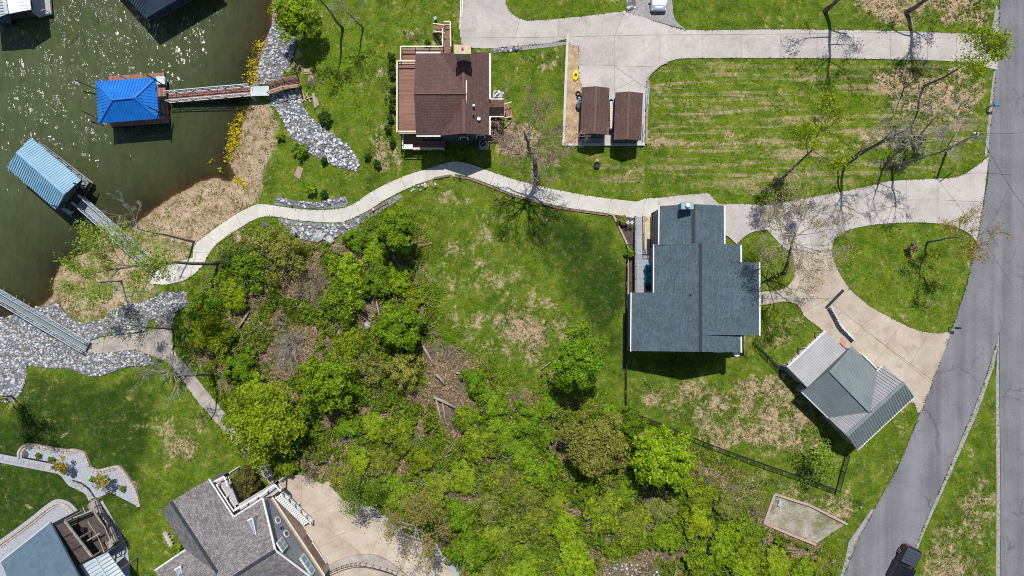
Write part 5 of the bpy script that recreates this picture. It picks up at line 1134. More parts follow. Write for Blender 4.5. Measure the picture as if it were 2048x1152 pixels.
# ------------------------------------------------------------------ slate roofed house in the corner
def corner_house():
    o = thing('house', 'house with flat slate blue roof, dark pergola and timber stairs', 'house', GP(90, 1110))
    zr = 6.5; zl = 5.2; a, b, c, d = P(100, 1045, zl), P(1.5, 1123, zl), P(20, 1168, zr), P(165, 1168, zr + 0.3)
    roof_slope(o, [a, b, c, d], C['slate_membrane'], 0.25)
    MB().beam(a, b, 0.14, 0.2).build('gutter', C['pale_metal'], o)
    q = [P(100, 1049, zl), P(8, 1122, zl), P(24, 1180, zl), P(160, 1180, zl)]; MB().prism([(v.x, v.y) for v in q], -1, zl - 0.3).build('wall', C['navy_wall'], o)
    zp = 4.6; p = [P(107.5, 1049.5, zp), P(129, 1041, zp), P(185, 1114, zp), P(155, 1129, zp)]
    for k in range(3):
        s, t = k / 3 + 0.01, (k + 1) / 3 - 0.01
        roof_slope(o, [p[0].lerp(p[3], s), p[1].lerp(p[2], s), p[1].lerp(p[2], t), p[0].lerp(p[3], t)], C['deck_dark'], 0.06, 'pergola_panel')
    MB().beam(p[1], p[2], 0.2, 0.2).build('pergola_beam', C['wood_grey'], o); MB().beam(p[0], p[1], 0.16, 0.2).build('pergola_beam', C['dark_metal'], o)
    for k in range(4): MB().beam(p[0].lerp(p[3], k / 3) + Vector((0, 0, .06)), p[1].lerp(p[2], k / 3) + Vector((0, 0, .06)), 0.1, 0.1).build('pergola_rafter', C['dark_metal'], o)
    posts(o, [p[1], p[1].lerp(p[2], .5), p[2]], -0.5, zp - 0.1, C['wood_grey'], 0.16)
    zd = 2.2; D = lambda x, y, z=zd: P(x, y, z)
    MB().slab([D(132, 1043), D(186, 1022), D(232, 1090), D(190, 1114)], 0.2).build('deck', C['deck_dark'], o)
    for u, v in (((131, 1042), (186, 1020)), ((160, 1090), (200, 1066)), ((186, 1020), (205, 1048))): MB().beam(D(*u, 3.2), D(*v, 3.2), 0.14, 0.14).build('deck_beam', C['wood_grey'], o)
    railing(o, [D(134, 1043), D(186, 1022)], 1.0, C['dark_metal'], cap=0.08, step=1.4, post=0.09); railing(o, [D(232, 1090), D(192, 1113)], 1.0, C['dark_metal'], cap=0.08, step=1.4, post=0.09)
    for aa, bb, nn in (((184, 1002, 0.3), (196, 1034, 1.4), 9), ((196, 1034, 1.4), (212, 1056, 1.4), 4), ((212, 1056, 1.4), (226, 1090, 2.6), 9)):
        A, B = P(*aa), P(*bb); stairs(o, A, B, 1.15, nn, C['wood_grey'], 0.07, go=(B - A).length / nn * 0.9)
        s = Vector((-(B - A).y, (B - A).x, 0)).normalized() * 0.6
        for k in (-1, 1): railing(o, [A + s * k, B + s * k], 0.95, C['wood_grey'], C['wood_brown'], cap=0.10, step=1.2)
    for px, py in ((212, 1035), (222, 1052), (238, 1072)): MB().beam(P(px, py, 1.5), P(px - 10, py + 6, 1.5), 0.12, 0.12).build('brace', C['wood_grey'], o)
    z1, z2 = 3.6, 4.3; e = [P(158, 1129, z2), P(190, 1116, z2), P(215, 1104, z1), P(262, 1168, z1), P(222, 1168, z2), P(182, 1168, z2)]
    for pts in ([e[0], e[1], e[4], e[5]], [e[1], e[2], e[3], e[4]]): roof_slope(o, pts, C['pale_metal'], 0.06, 'porch_roof'); ribs(o, pts, pts[3] - pts[0], C['sky_metal_dark'], 0.42, 0.05, 0.05)
    MB().beam(e[1] + Vector((0, 0, .04)), e[4] + Vector((0, 0, .04)), 0.2, 0.05).build('ridge_cap', C['pale_metal'], o)
    posts(o, [e[2], P(240, 1140, z1)], -0.5, z1, C['wood_grey'])
    MB().box(P(170, 1060, zd), 0.6, 0.6, 0.75).build('table', C['dark_metal'], o)
corner_house()
# block borders of the gravel beds
def border(label, pts, w0, rows=2):
    o = thing('garden_wall', label, 'garden wall', GP(*pts[len(pts) // 2])); pl = curve(pts, 6, False)
    P3 = [GP(*p) for p in pl]; acc = []; carry = 0
    for a, b in zip(P3[:-1], P3[1:]):
        L = (b - a).length; t = carry
        while t < L: acc.append((a.lerp(b, t / L), math.atan2((b - a).y, (b - a).x))); t += 0.34
        carry = t - L
    for p, an in acc:
        for r in range(rows):
            q = p + Vector((-math.sin(an), math.cos(an), 0)) * -(0.13 + r * 0.25); MB().box((q.x, q.y, q.z - 0.2), 0.31, 0.23, 0.50 - 0.14 * r + random.uniform(0, .03), an + random.uniform(-.04, .04)).build('block', C['block'], o)
border('pinkish block wall along the upper rim of the gravel garden bed', [(37, 912), (38, 902), (45, 892), (59, 886), (90, 891), (133, 898), (148, 897), (170, 903), (176, 914), (183, 933), (198, 938), (236, 930), (248, 938), (273, 976), (283, 1011)], 8, 2)
border('pinkish block wall curving round the gravel by the slate roof', [(0, 1086), (60, 1042), (95, 1014), (115, 1003), (135, 1008), (150, 1022), (158, 1036)], 8, 2)
for poly, lab in (([(0, 907), (110, 928), (126, 934), (126, 931), (110, 925), (0, 904)], 'thin dark metal edging along the upper side of stepping stones'), ([(146, 959), (165, 965), (180, 976), (193, 996), (190, 996), (178, 979), (164, 968), (146, 962)], 'thin dark metal edging curving towards the timber stairs')):
    tag(drape([poly], 0.12, 'bed_edging', C['dark_metal'], None, 0.1), lab, 'edging')
for k, (zx, zy) in enumerate(((25, 295), (105, 325), (180, 340), (238, 360), (305, 370), (378, 385), (450, 400), (515, 415), (580, 425), (655, 440), (960, 630), (1030, 665), (1105, 690), (1165, 740), (1220, 800))):
    p = GP(zx / 6.777, 870 + zy / 6.777); mb = MB(); n_ = 9; an = random.random() * 6
    ring = [(0.30 + random.uniform(-.035, .035), 2 * math.pi * i / n_ + an) for i in range(n_)]
    mb.hexa([(p.x + r * math.cos(t), p.y + r * math.sin(t), p.z + 0.02) for r, t in ring], [(p.x + .95 * r * math.cos(t), p.y + .95 * r * math.sin(t), p.z + 0.12) for r, t in ring])
    tag(mb.build('stepping_stone', C['stone_step']), f'{ORD[k]} stepping stone of the straight row, counted from the photo edge' if k < 10 else f'{ORD[k - 10]} stepping stone of the bend, counted towards the timber stairs', 'stepping stone', 'stepping stones in the straight row' if k < 10 else 'stepping stones in the bend')
def boulder(px, py, r, label, m, group=None, sq=0.6):
    bm = bmesh.new(); bmesh.ops.create_icosphere(bm, subdivisions=2, radius=r); rr = random.Random(px * 7 + py)
    ax = [Vector((rr.uniform(-1, 1), rr.uniform(-1, 1), rr.uniform(-1, 1))).normalized() for _ in range(5)]
    for v in bm.verts:
        for a in ax:
            d = v.co.dot(a)
            if d > r * 0.68: v.co -= a * (d - r * 0.68)
        v.co.z *= sq; v.co *= rr.uniform(0.95, 1.05)
    me = bpy.data.meshes.new('boulder'); bm.to_mesh(me); bm.free(); o = link(me, 'boulder', m); o.location = GP(px, py, r * sq * 0.5); tag(o, label, 'rock', group)
boulder(51.6, 907, 0.45, 'dark pointed boulder at the end of the gravel garden bed', C['rock_dark'])
boulder(588, 465, 0.5, 'pale flat boulder among rubble just below the winding path', C['rock']); boulder(530, 450, 0.4, 'dark brown boulder beside the bend of the winding path', C['rock_dark']); boulder(638, 475, 0.7, 'large pale boulder at the lower edge of the path riprap', C['rock']); boulder(660, 480, 0.55, 'pale boulder next to the largest one below the path', C['rock'])
boulder(708, 558, 0.35, 'small white rock showing through the thicket', C['rock_white']); boulder(735, 650, 0.45, 'tan rock in the thicket beside the round green tree', C['rock']); boulder(1248, 26, 0.25, 'white rock at the corner of the gravel parking spot', C['rock_white'])

# ------------------------------------------------------------------ wire fence round the back lawn
def fence(label, pts, h=1.15, step=2.2):
    o = thing('wire_fence', label, 'fence', GP(*pts[0])); P3 = [GP(*p) for p in pts]; up = Vector((0, 0, h))
    for a, b in zip(P3[:-1], P3[1:]):
        n = max(1, round((b - a).length / step)); prev = None
        for i in range(n + 1):
            p = a.lerp(b, i / n); p.z = G(p.x, p.y)
            MB().tube([p, p + Vector((0, 0, h + 0.05))], [0.045, 0.045], 6).build('post', C['dark_metal'], o)
            if prev is not None:
                MB().beam(prev + up, p + up, 0.06, 0.06).build('top_rail', C['dark_metal'], o); MB().beam(prev + up * 0.06, p + up * 0.06, 0.04, 0.04).build('bottom_rail', C['dark_metal'], o)
                mb = MB(); L = (p - prev).length; k = int(L / 0.19)
                for j in range(k):
                    s, t = j / k, min(1, j / k + h / L * 0.9)
                    e = 1 if j / k + h / L * 0.9 <= 1 else (1 - j / k) / (h / L * 0.9)
                    mb.beam(prev.lerp(p, s) + up * 0.05, prev.lerp(p, t) + up * (0.05 + 0.92 * e), 0.02, 0.02); mb.beam(prev.lerp(p, s) + up * 0.97, prev.lerp(p, t) + up * (0.97 - 0.92 * e), 0.02, 0.02)
                mb.build('wire_mesh', C['dark_metal'], o)['kind'] = 'stuff'
            prev = p
fence('black wire fence running straight down the mown lawn edge', [(1253, 490), (1251, 600), (1250, 700), (1250, 818)]); fence('long black wire fence between back lawn and thicket', [(1250, 819), (1320, 846), (1390, 876), (1460, 903), (1530, 928), (1600, 952), (1670, 978)]); fence('short black wire fence from the corner up to the garage', [(1671, 978), (1681, 940), (1690, 908)]); fence('short black wire fence from the grey house to the carport', [(1510, 690), (1535, 715), (1562, 742)])
# bed edges by the deck
o = thing('timber_edging', 'weathered timber edging between lawn and mulch bed', 'edging', GP(1255, 520))
for a, b in (((1216, 427), (1226, 430)), ((1226, 430), (1240, 458)), ((1240, 458), (1255, 490)), ((1255, 490), (1255, 560)), ((1255, 560), (1255, 630)), ((1255, 630), (1255, 700))): MB().beam(GP(*a, 0.08), GP(*b, 0.08), 0.2, 0.25).build('sleeper', C['timber'], o)
o = thing('timber_edging', 'brown timber edging on the lower side of the winding path', 'edging', GP(1010, 385))
pp_ = [(905, 352), (940, 358), (980, 373), (1027, 392), (1070, 403), (1116, 416), (1165, 423), (1216, 430)]
for a, b in zip(pp_[:-1], pp_[1:]): MB().beam(GP(*a, 0.05), GP(*b, 0.05), 0.2, 0.2).build('sleeper', C['wood_brown'], o)
for a, b, lab in (((868, 357), (900, 351), 'loose brown plank lying beside the crest of the path'), ((740, 424), (776, 404), 'brown plank on the gravel below the winding path'), ((834, 492), (864, 486), 'dark squared timber lying in the grass right of the dark conifer')): tag(MB().beam(GP(*a, 0.1), GP(*b, 0.1), 0.22, 0.15).build('plank', C['wood_brown']), lab, 'plank')

# timber framed plot by the road
o = thing('timber_plot', 'open timber border around a bare plot beside the road', 'timber border', GP(1600, 1035))
for a, b in (((1548, 987), (1527, 1045)), ((1548, 987), (1620, 1010)), ((1620, 1010), (1692, 1047)), ((1527, 1045), (1580, 1068)), ((1580, 1068), (1630, 1088))): MB().beam(GP(*a, 0.12), GP(*b, 0.12), 0.24, 0.36).build('sleeper', C['timber'], o)
tag(drape([PLOT], 0.02, 'gravel_patch', mat('plot_gravel', (0.15, 0.14, 0.07), (0.38, 0.34, 0.28), 0.55, 0.95, bump=0.3, fine=0.3), None, 0.1), 'bare gravelly patch inside the timber frame', 'gravel', kind='structure')
tag(MB().box(GP(1559, 1006), 0.35, 0.7, 0.25, R(-20)).box(GP(1557, 1001, 0.25), 0.12, 0.35, 0.12, R(-20)).build('meter_box', C['galv']), 'small pale utility box inside the timber frame', 'utility box')

# ------------------------------------------------------------------ vehicles
def wheel(par, x, y, r, w, face):
    t = MB(); n = 18; base = Vector((x, y, r))
    ring = lambda rr, yy: [(x + rr * math.cos(2 * math.pi * k / n), yy, r + rr * math.sin(2 * math.pi * k / n)) for k in range(n)]
    t.hexa(ring(r, y - w / 2), ring(r, y + w / 2)); o = t.build('wheel', C['tyre'], par, world=False); s = 1 if face > 0 else -1
    MB().hexa(ring(r * .66, y + s * w / 2), ring(r * .62, y + s * (w / 2 + .02))).build('rim', C['chrome'], o, world=False)
    for k in range(5):
        a = 2 * math.pi * k / 5; MB().beam((x, y + s * (w / 2 + .03), r), (x + r * .6 * math.cos(a), y + s * (w / 2 + .03), r + r * .6 * math.sin(a)), 0.06, 0.03).build('spoke', C['dark_metal'], o, world=False)
def loft(secs):     # secs: x, half width bottom, half width top, z0, z1
    mb = MB(); n = 0
    for x, wb, wt, z0, z1 in secs: mb.v += [(x, -wb, z0), (x, wb, z0), (x, wb * 1.0, z0 + (z1 - z0) * .55), (x, wt, z1), (x, -wt, z1), (x, -wb, z0 + (z1 - z0) * .55)]
    for i in range(len(secs) - 1):
        for k in range(6): mb.f.append((i * 6 + k, i * 6 + (k + 1) % 6, i * 6 + 6 + (k + 1) % 6, i * 6 + 6 + k))
    mb.f.append(tuple(range(6))[::-1]); mb.f.append(tuple((len(secs) - 1) * 6 + k for k in range(6))); return mb
def pickup():
    p = GP(1796, 1136); o = thing('pickup_truck', 'black crew cab pickup truck with ribbed grey bed cover', 'truck', p, rz=R(244))
    # local +x is forward
    B = C['black_paint']
    b = lambda mb, n, m, par=o: mb.build(n, m, par, world=False)
    b(loft([(-2.85, .92, .88, .55, 1.05), (-2.75, .97, .93, .45, 1.18), (-0.95, .98, .94, .42, 1.2)]), 'bed', B)
    b(loft([(-0.9, .98, .94, .40, 1.22), (0.9, .98, .94, .40, 1.22), (1.3, .98, .93, .40, 1.2)]), 'cab_body', B)
    b(loft([(1.3, .98, .92, .42, 1.2), (2.3, .97, .88, .42, 1.12), (2.75, .93, .82, .5, 1.02), (2.9, .8, .7, .55, .9)]), 'hood', B)
    b(MB().hexa([(-0.9, -.9, 1.22), (1.35, -.9, 1.22), (1.35, .9, 1.22), (-0.9, .9, 1.22)], [(-0.75, -.72, 1.82), (0.55, -.72, 1.84), (0.55, .72, 1.84), (-0.75, .72, 1.82)]), 'greenhouse', C['glass_dark'])
    b(MB().hexa([(-0.78, -.74, 1.80), (0.58, -.74, 1.82), (0.58, .74, 1.82), (-0.78, .74, 1.80)], [(-0.70, -.68, 1.88), (0.45, -.68, 1.9), (0.45, .68, 1.9), (-0.70, .68, 1.88)]), 'roof', B)
    b(MB().face([(1.33, -.84, 1.25), (1.33, .84, 1.25), (0.62, .70, 1.80), (0.62, -.70, 1.80)]), 'windshield', C['glass_blue'])
    cov = b(MB().slab([Vector((-2.72, -.84, 1.24)), Vector((-0.98, -.84, 1.26)), Vector((-0.98, .84, 1.26)), Vector((-2.72, .84, 1.24))], 0.06), 'bed_cover', C['tonneau'])
    for x in (-2.37, -2.02, -1.67, -1.32): b(MB().box((x, 0, 1.25), .05, 1.6, .02), 'cover_seam', C['dark_metal'], cov)
    b(MB().box((-2.88, 0, .5), .16, 1.85, .22), 'bumper', C['chrome']); b(MB().box((2.92, 0, .45), .16, 1.8, .25), 'bumper', C['chrome'])
    for s in (-1, 1): b(MB().box((-2.80, s * .86, .85), .16, .18, .3), 'tail_light', C['red']); b(MB().box((2.78, s * .72, .8), .14, .3, .18), 'headlight', C['white']); b(MB().box((1.1, s * 1.1, 1.2), .14, .2, .16), 'mirror', B); b(MB().box((0.2, s * .99, .3), 2.0, .14, .06), 'side_step', C['dark_metal'])
    for s in (-1, 1):
        for x in (0.55, -0.35): b(MB().box((x, s * .985, 1.0), .18, .04, .04), 'door_handle', C['chrome'])
    b(MB().box((-0.85, 0, 1.78), .1, .3, .06), 'brake_light', C['red'])
    for x in (-1.85, 1.95):
        for s in (-1, 1): wheel(o, x, s * .88, .40, .27, s)
pickup()
def car():
    p = GP(1316, -14); o = thing('car', 'silver car parked on gravel at the top edge of the photo', 'car', p, rz=R(-91))
    B = C['silver_paint']; b = lambda mb, n, m, par=o: mb.build(n, m, par, world=False)
    b(loft([(-2.3, .75, .7, .45, .85), (-2.1, .88, .8, .3, .98), (1.0, .9, .84, .28, 1.0), (1.75, .9, .78, .28, .92), (2.15, .84, .68, .3, .78), (2.25, .72, .6, .38, .68)]), 'body', B)
    b(MB().hexa([(-2.1, -.8, .97), (1.05, -.82, .99), (1.05, .82, .99), (-2.1, .8, .97)], [(-1.7, -.62, 1.5), (0.15, -.62, 1.52), (0.15, .62, 1.52), (-1.7, .62, 1.5)]), 'windows', C['glass_dark'])
    b(MB().hexa([(-1.72, -.64, 1.49), (0.18, -.64, 1.51), (0.18, .64, 1.51), (-1.72, .64, 1.49)], [(-1.6, -.56, 1.56), (0.05, -.56, 1.58), (0.05, .56, 1.58), (-1.6, .56, 1.56)]), 'roof', B)
    b(MB().face([(1.04, -.78, 1.0), (1.04, .78, 1.0), (0.2, .6, 1.51), (0.2, -.6, 1.51)]), 'windshield', C['glass_blue'])
    b(MB().slab([Vector((1.1, -.5, 1.025)), Vector((2.0, -.42, .86)), Vector((2.0, .42, .86)), Vector((1.1, .5, 1.025))], 0.03), 'hood', C['white'])  # white panel laid over the silver body, painting the glare on the hood
    b(MB().box((2.2, 0, .36), .14, 1.3, .26), 'bumper', C['teal_grey'])
    for s in (-1, 1): b(MB().box((2.08, s * .66, .62), .2, .26, .12), 'headlight', C['white']); b(MB().box((0.75, s * .98, .98), .14, .22, .14), 'mirror', C['dark_metal'])
    for x in (-1.4, 1.45):
        for s in (-1, 1): wheel(o, x, s * .8, .32, .2, s)
car()

# ------------------------------------------------------------------ smaller things
def mailbox(px, py, label, m):
    b = GP(px, py); o = thing('mailbox', label, 'mailbox', b); MB().box(b, 0.1, 0.1, 1.1).build('post', C['wood_brown'], o)
    MB().beam(b + Vector((-.05, 0, 1.0)), b + Vector((.5, 0, 1.0)), 0.08, 0.08).build('arm', C['wood_brown'], o)
    k = 7; pr = [(-.12, 0), (.12, 0)] + [(.12 * math.cos(math.pi * i / k), .14 + .12 * math.sin(math.pi * i / k)) for i in range(k + 1)]
    MB().hexa([b + Vector((.08, y, 1.05 + z)) for y, z in pr], [b + Vector((.62, y, 1.05 + z)) for y, z in pr]).build('box', m, o)
    MB().box(b + Vector((.5, .14, 1.2)), .04, .02, .18).build('flag', C['red'], o)
mailbox(1973, 216, 'blue mailbox on a post at the road edge', C['blue_plastic']); mailbox(1897, 655, 'black mailbox on a post below the round lawn', C['dark_metal'])
def bar(a, b, w, h, name, label, cat, m): tag(MB().beam(GP(*a, 0.11), GP(*b, 0.11), w, h).build(name, m), label, cat)
bar((1651, 616), (1686, 580), 0.3, 0.06, 'drain_grate', 'dark drain grate across the pale concrete apron', 'drain', C['dark_metal']); bar((1524, 590), (1524, 604), 0.16, 0.1, 'door_mat', 'narrow brown strip on the front walk by the house', 'mat', C['wood_brown'])
o = thing('rock_border', 'curved dark drain lined with white stones beside the carport', 'border', GP(1690, 665)); bp = curve([(1658, 618), (1668, 636), (1678, 655), (1690, 668), (1703, 681)], 5, False)
for k, (x, y) in enumerate(bp):
    q = GP(x + 1, y - 1, 0.08); MB().box((q.x + .12, q.y + .12, q.z), .22, .2, .18, k).build('stone', C['rock_white'], o); MB().box((q.x - .12, q.y - .12, q.z - .02), .3, .34, .06, R(-45)).build('drain_section', C['dark_metal'], o)
tag(MB().box(GP(1689, 680, 0.09), 0.9, 0.6, 0.03, R(-42)).build('door_mat', C['plain_mat']), 'tan mat on the apron beside the curved stone drain', 'mat'); tag(MB().box(GP(1684, 690, 0.1), 0.75, 0.2, 0.12, R(-45)).build('red_board', C['red_fade']), 'red board lying at the carport edge', 'board')
def fire_pit():
    b = GP(1193, 331); o = thing('fire_pit', 'small black fire bowl on a bare round patch below the sheds', 'fire pit', b)
    MB().lathe(b, [(.12, 0), (.16, .12), (.34, .3), (.36, .36), (.3, .33), (.12, .2)], 14).build('bowl', C['dark_metal'], o)
    for k in range(3): t = k * 2.1; MB().beam(b + Vector((.28 * math.cos(t), .28 * math.sin(t), 0)), b + Vector((.2 * math.cos(t), .2 * math.sin(t), .25)), .04, .04).build('leg', C['dark_metal'], o)
fire_pit()
def kayak(a, b, w, label, m):
    A, B = GP(*a, .08), GP(*b, .08); d = B - A; s = Vector((-d.y, d.x, 0)).normalized(); o = thing('kayak', label, 'kayak', A)
    hull = MB(); secs = []
    for t, k, hh in ((0, .05, .12), (.15, .6, .26), (.4, 1, .3), (.65, 1, .3), (.88, .6, .26), (1, .05, .14)):
        c = A.lerp(B, t); secs.append((c, k * w / 2, hh))
    for c, k, hh in secs: hull.v += [tuple(c - s * k * .6), tuple(c + s * k * .6), tuple(c + s * k + Vector((0, 0, hh * .6))), tuple(c + Vector((0, 0, hh))), tuple(c - s * k + Vector((0, 0, hh * .6)))]
    for i in range(5):
        for k in range(5): hull.f.append((i * 5 + k, i * 5 + (k + 1) % 5, i * 5 + 5 + (k + 1) % 5, i * 5 + 5 + k))
    hull.build('hull', m, o); c = A.lerp(B, .5); MB().lathe(c + Vector((0, 0, .26)), [(w * .26, 0), (w * .28, .06), (w * .2, .04)], 12).build('cockpit', C['dark_metal'], o)
kayak((1153, 140), (1149, 163), 0.62, 'short yellow kayak lying on the straw strip', C['yellow']); kayak((1160, 196), (1160, 213), 0.6, 'blue kayak end sticking out beside the longer shed', C['blue_plastic'])
def tyre_ring(px, py, r, label, m=C['tyre']):
    b = GP(px, py); pts = 14; mb = MB(); ring = [b + Vector((r * math.cos(2 * math.pi * k / pts), r * math.sin(2 * math.pi * k / pts), .1)) for k in range(pts + 1)]
    mb.tube(ring, [.1] * (pts + 1), 6); tag(mb.build('tyre', m), label, 'tyre', 'tyres by the shed')
tyre_ring(1156, 188, .22, 'black tyre, upper one lying beside the longer shed'); tyre_ring(1158, 195, .22, 'black tyre, second one lying beside the longer shed')
tag(MB().lathe(GP(1158, 213), [(.2, 0), (.36, .15), (.42, .45), (.38, .62), (.2, .74), (.05, .78)], 14).build('kettle_grill', C['rock_dark']), 'dark green round grill beside the longer shed', 'grill')
tag(MB().lathe(GP(1221, 205), [(.22, 0), (.27, .5), (.29, .55), (.24, .55), (.2, .1)], 12).build('bucket', C['blue_plastic']), 'blue and white tub between the two sheds', 'tub')
o = thing('lattice_stack', 'pink white lattice panels leaning between the two sheds', 'lattice', GP(1220, 236))
for k in range(11): MB().box(GP(1219.6 + .1 * k * 0, 210 + k * 4.9, 0.1), 0.30, 0.24, 1.0 + .04 * (k % 2), R(8)).build('panel', C['lattice_pink'], o)
for a, b, lab in (((1292.5, 178), (1290, 220), 'white pipe lying along the wall beside the shorter shed, upper one'), ((1286, 246), (1284, 282), 'white pipe lying along the wall beside the shorter shed, lower one'), ((1297, 176), (1295, 212), 'long pale pole on the grass side of the shed wall')): tag(MB().tube([GP(*a, .45), GP(*b, .45)], [.05, .05], 8).build('pipe', C['galv']), lab, 'pipe')
tag(MB().box(GP(1225.5, 238, 0.1), .2, 1.4, .9).build('gate_panel', C['teal_grey']), 'grey blue panel standing between the two sheds', 'panel')
tag(MB().lathe(GP(871.5, 40), [(.14, 0), (.2, .6), (.22, .65), (.18, .62)], 12).build('bin', C['teal_grey']), 'small teal bin on the grass above the brown house stairs', 'bin')
o = thing('gutter_pipe', 'pair of white poles leaning at the edge of the upper court', 'pole', GP(924, 30)); 
for dx in (0, 4): MB().tube([GP(922 + dx, -10, .3), GP(920 + dx, 60 - 6 * dx, .15)], [.06, .06], 8).build('pole', C['white'], o)
for px, py, an, L in ((617, 143, 5, 1.0), (622, 158, 80, .7)): tag(MB().box(GP(px, py), L, .55, .12, R(an)).box(GP(px, py, .121), L * .96, .2, .1, R(an)).build('lumber', C['wood']), 'tan boards lying in the grass above the timber walkway' if L > .9 else 'short boards at the end of the timber walkway rails', 'lumber')
for k, (a, b, w) in enumerate((((627, 187), (632, 216), .3), ((633, 196), (637, 212), .25), ((604, 180), (612, 203), .12), ((606, 204), (618, 184), .1), ((612, 186), (622, 205), .1), ((600, 188), (606, 204), .08), ((614, 198), (628, 193), .1))): tag(MB().beam(GP(*a, .12), GP(*b, .12), w, .12).build('board', C['log'] if k < 2 else C['wood']), ('long weathered grey plank below the walkway end', 'shorter weathered grey plank beside the long one', 'thin board at the left of the scrap jumble', 'thin board crossing the scrap jumble upwards', 'thin board crossing the scrap jumble downwards', 'short thin scrap board nearest the walkway', 'flat thin board at the right of the scrap jumble')[k], 'board', 'wide grey planks' if k < 2 else 'scrap boards at the walkway end')
for k, (px, py) in enumerate(((872, 370), (748, 420), (908, 353), (920, 355), (1027, 391))):
    b = GP(px, py); o = thing('path_light', ('small white garden light left of the path crest', 'small white garden light on the lower path bend', 'small white garden light at the path crest', 'small dark topped garden light right of the path crest', 'small white garden light near the bare budding tree')[k], 'light', b, 'garden lights along the path'); MB().tube([b, b + Vector((0, 0, .5))], [.02, .02], 6).build('stake', C['dark_metal'], o); MB().lathe(b + Vector((0, 0, .5)), [(.05, 0), (.06, .1), (.11, .12), (.03, .18)], 10).build('lamp_head', C['dark_metal'] if k == 3 else C['white'], o)
for k, (px, py) in enumerate(((1252, 447), (1260, 447))):
    b = GP(px, py); o = thing('garden_spinner', 'pale blue metal flower spinner in the mulch bed, ' + ('left one' if k == 0 else 'one nearer the ramp'), 'garden ornament', b, 'flower spinners'); MB().tube([b, b + Vector((0, 0, 1.3))], [.02, .02], 6).build('stake', C['dark_metal'], o)
    for q in range(6): t = q * math.pi / 3; c = b + Vector((.14 * math.cos(t), .14 * math.sin(t), 1.3)); MB().box(c, .18, .1, .03, t).build('petal', C['pale_metal'], o)
tag(drape([[(596, 332), (607, 337), (600, 358), (588, 352)]], 0.05, 'bare_patch', C['tan_brick'], None, 0.1), 'small bare brown rectangle in the grass above the path', 'bare patch', kind='structure')
tag(MB().box(GP(779, 908, 0.6), .55, .16, .1, R(10)).build('white_scrap', C['white']), 'small white scrap lying on top of the thicket', 'scrap'); tag(MB().tube([GP(534, 566, .3), GP(548, 590, .3)], [.02, .02], 6).build('stick', C['log']), 'short grey stick standing at the thicket edge', 'stick') if False else None
tag(MB().box(GP(1721, 1014), .2, .2, .2, .4).build('marker', C['teal_grey']), 'small pale blue utility marker in the grass by the road', 'marker')
# utility pole with wires
def pole():
    b = GP(1894, 300); t = P(1957, 266, 8.2); o = thing('utility_pole', 'weathered utility pole with twin tops leaning over the lower drive', 'utility pole', b)
    MB().tube([b, b.lerp(t, .5), t], [.16, .14, .11], 8).build('pole', C['log'], o); MB().tube([b + Vector((.6, .2, 5.2)), t + Vector((.25, -.35, .1))], [.07, .06], 8).build('brace_pole', C['bark_pale'], o)
    for k in range(2): MB().lathe(t + Vector((-.25 + .3 * k, .05 - .2 * k, -.5)), [(.08, 0), (.1, .1), (.08, .35)], 8).build('insulator', C['white'], o)
    for q in ((2120, 500), (2120, 260)): 
        e = P(*q, 8.2); m_ = (t + e) / 2 - Vector((0, 0, .8)); MB().tube([t, t.lerp(m_, .5) - Vector((0, 0, .1)), m_, m_.lerp(e, .5) - Vector((0, 0, .1)), e], [.018] * 5, 5).build('wire', C['dark_metal'], o)
pole()
# ------------------------------------------------------------------ rocks, plants
def leaf_mesh(name, c, size, nb=None, up=0.4, flat=None):
    """diamond leaves at points c, facing roughly nb or upwards"""
    N = len(c); r = RNG; n = r.normal(size=(N, 3)); n /= np.linalg.norm(n, axis=1)[:, None]
    if nb is not None: n = n + nb * 1.1
    n[:, 2] += up; n /= np.linalg.norm(n, axis=1)[:, None] + 1e-9
    a = np.cross(n, r.normal(size=(N, 3))); a /= np.linalg.norm(a, axis=1)[:, None] + 1e-9; b = np.cross(n, a)
    s = size * r.uniform(0.6, 1.3, (N, 1)); L = s * 0.62; W = s * 0.40
    v = np.stack([c - a * L, c + b * W - n * W * .25, c + a * L, c - b * W - n * W * .25], 1).reshape(-1, 3)
    return fast_mesh(name, v, np.arange(4 * N).reshape(-1, 4))
def crown_pts(rx, ry, rz, nclump, per, rng, low=-0.35, core=0.3, cs=0.24):
    d = rng.normal(size=(nclump * 3, 3)); d /= np.linalg.norm(d, axis=1)[:, None]; d = d[d[:, 2] > low][:nclump]
    rad = rng.uniform(0.42, 1.06, (len(d), 1)); cc = d * rad * np.array([rx, ry, rz]); pts, nb = [], []
    for c, dd in zip(cc, d):
        k = int(per * rng.uniform(0.5, 1.5)); e = rng.normal(size=(k, 3)); e /= np.linalg.norm(e, axis=1)[:, None]
        e[:, 2] = np.abs(e[:, 2]) * 0.9 - 0.15
        sr = cs * (rx + ry) / 2 * rng.uniform(0.6, 1.35); q = c + e * sr * rng.uniform(0.55, 1.0, (k, 1)) ; pts.append(q); nb.append(e * 0.7 + dd * 0.5)
    k = int(nclump * per * core); e = rng.normal(size=(k, 3)); e /= np.linalg.norm(e, axis=1)[:, None]; e *= rng.uniform(0.2, 0.8, (k, 1)); pts.append(e * np.array([rx, ry, rz])); nb.append(e)
    return np.vstack(pts), np.vstack(nb)
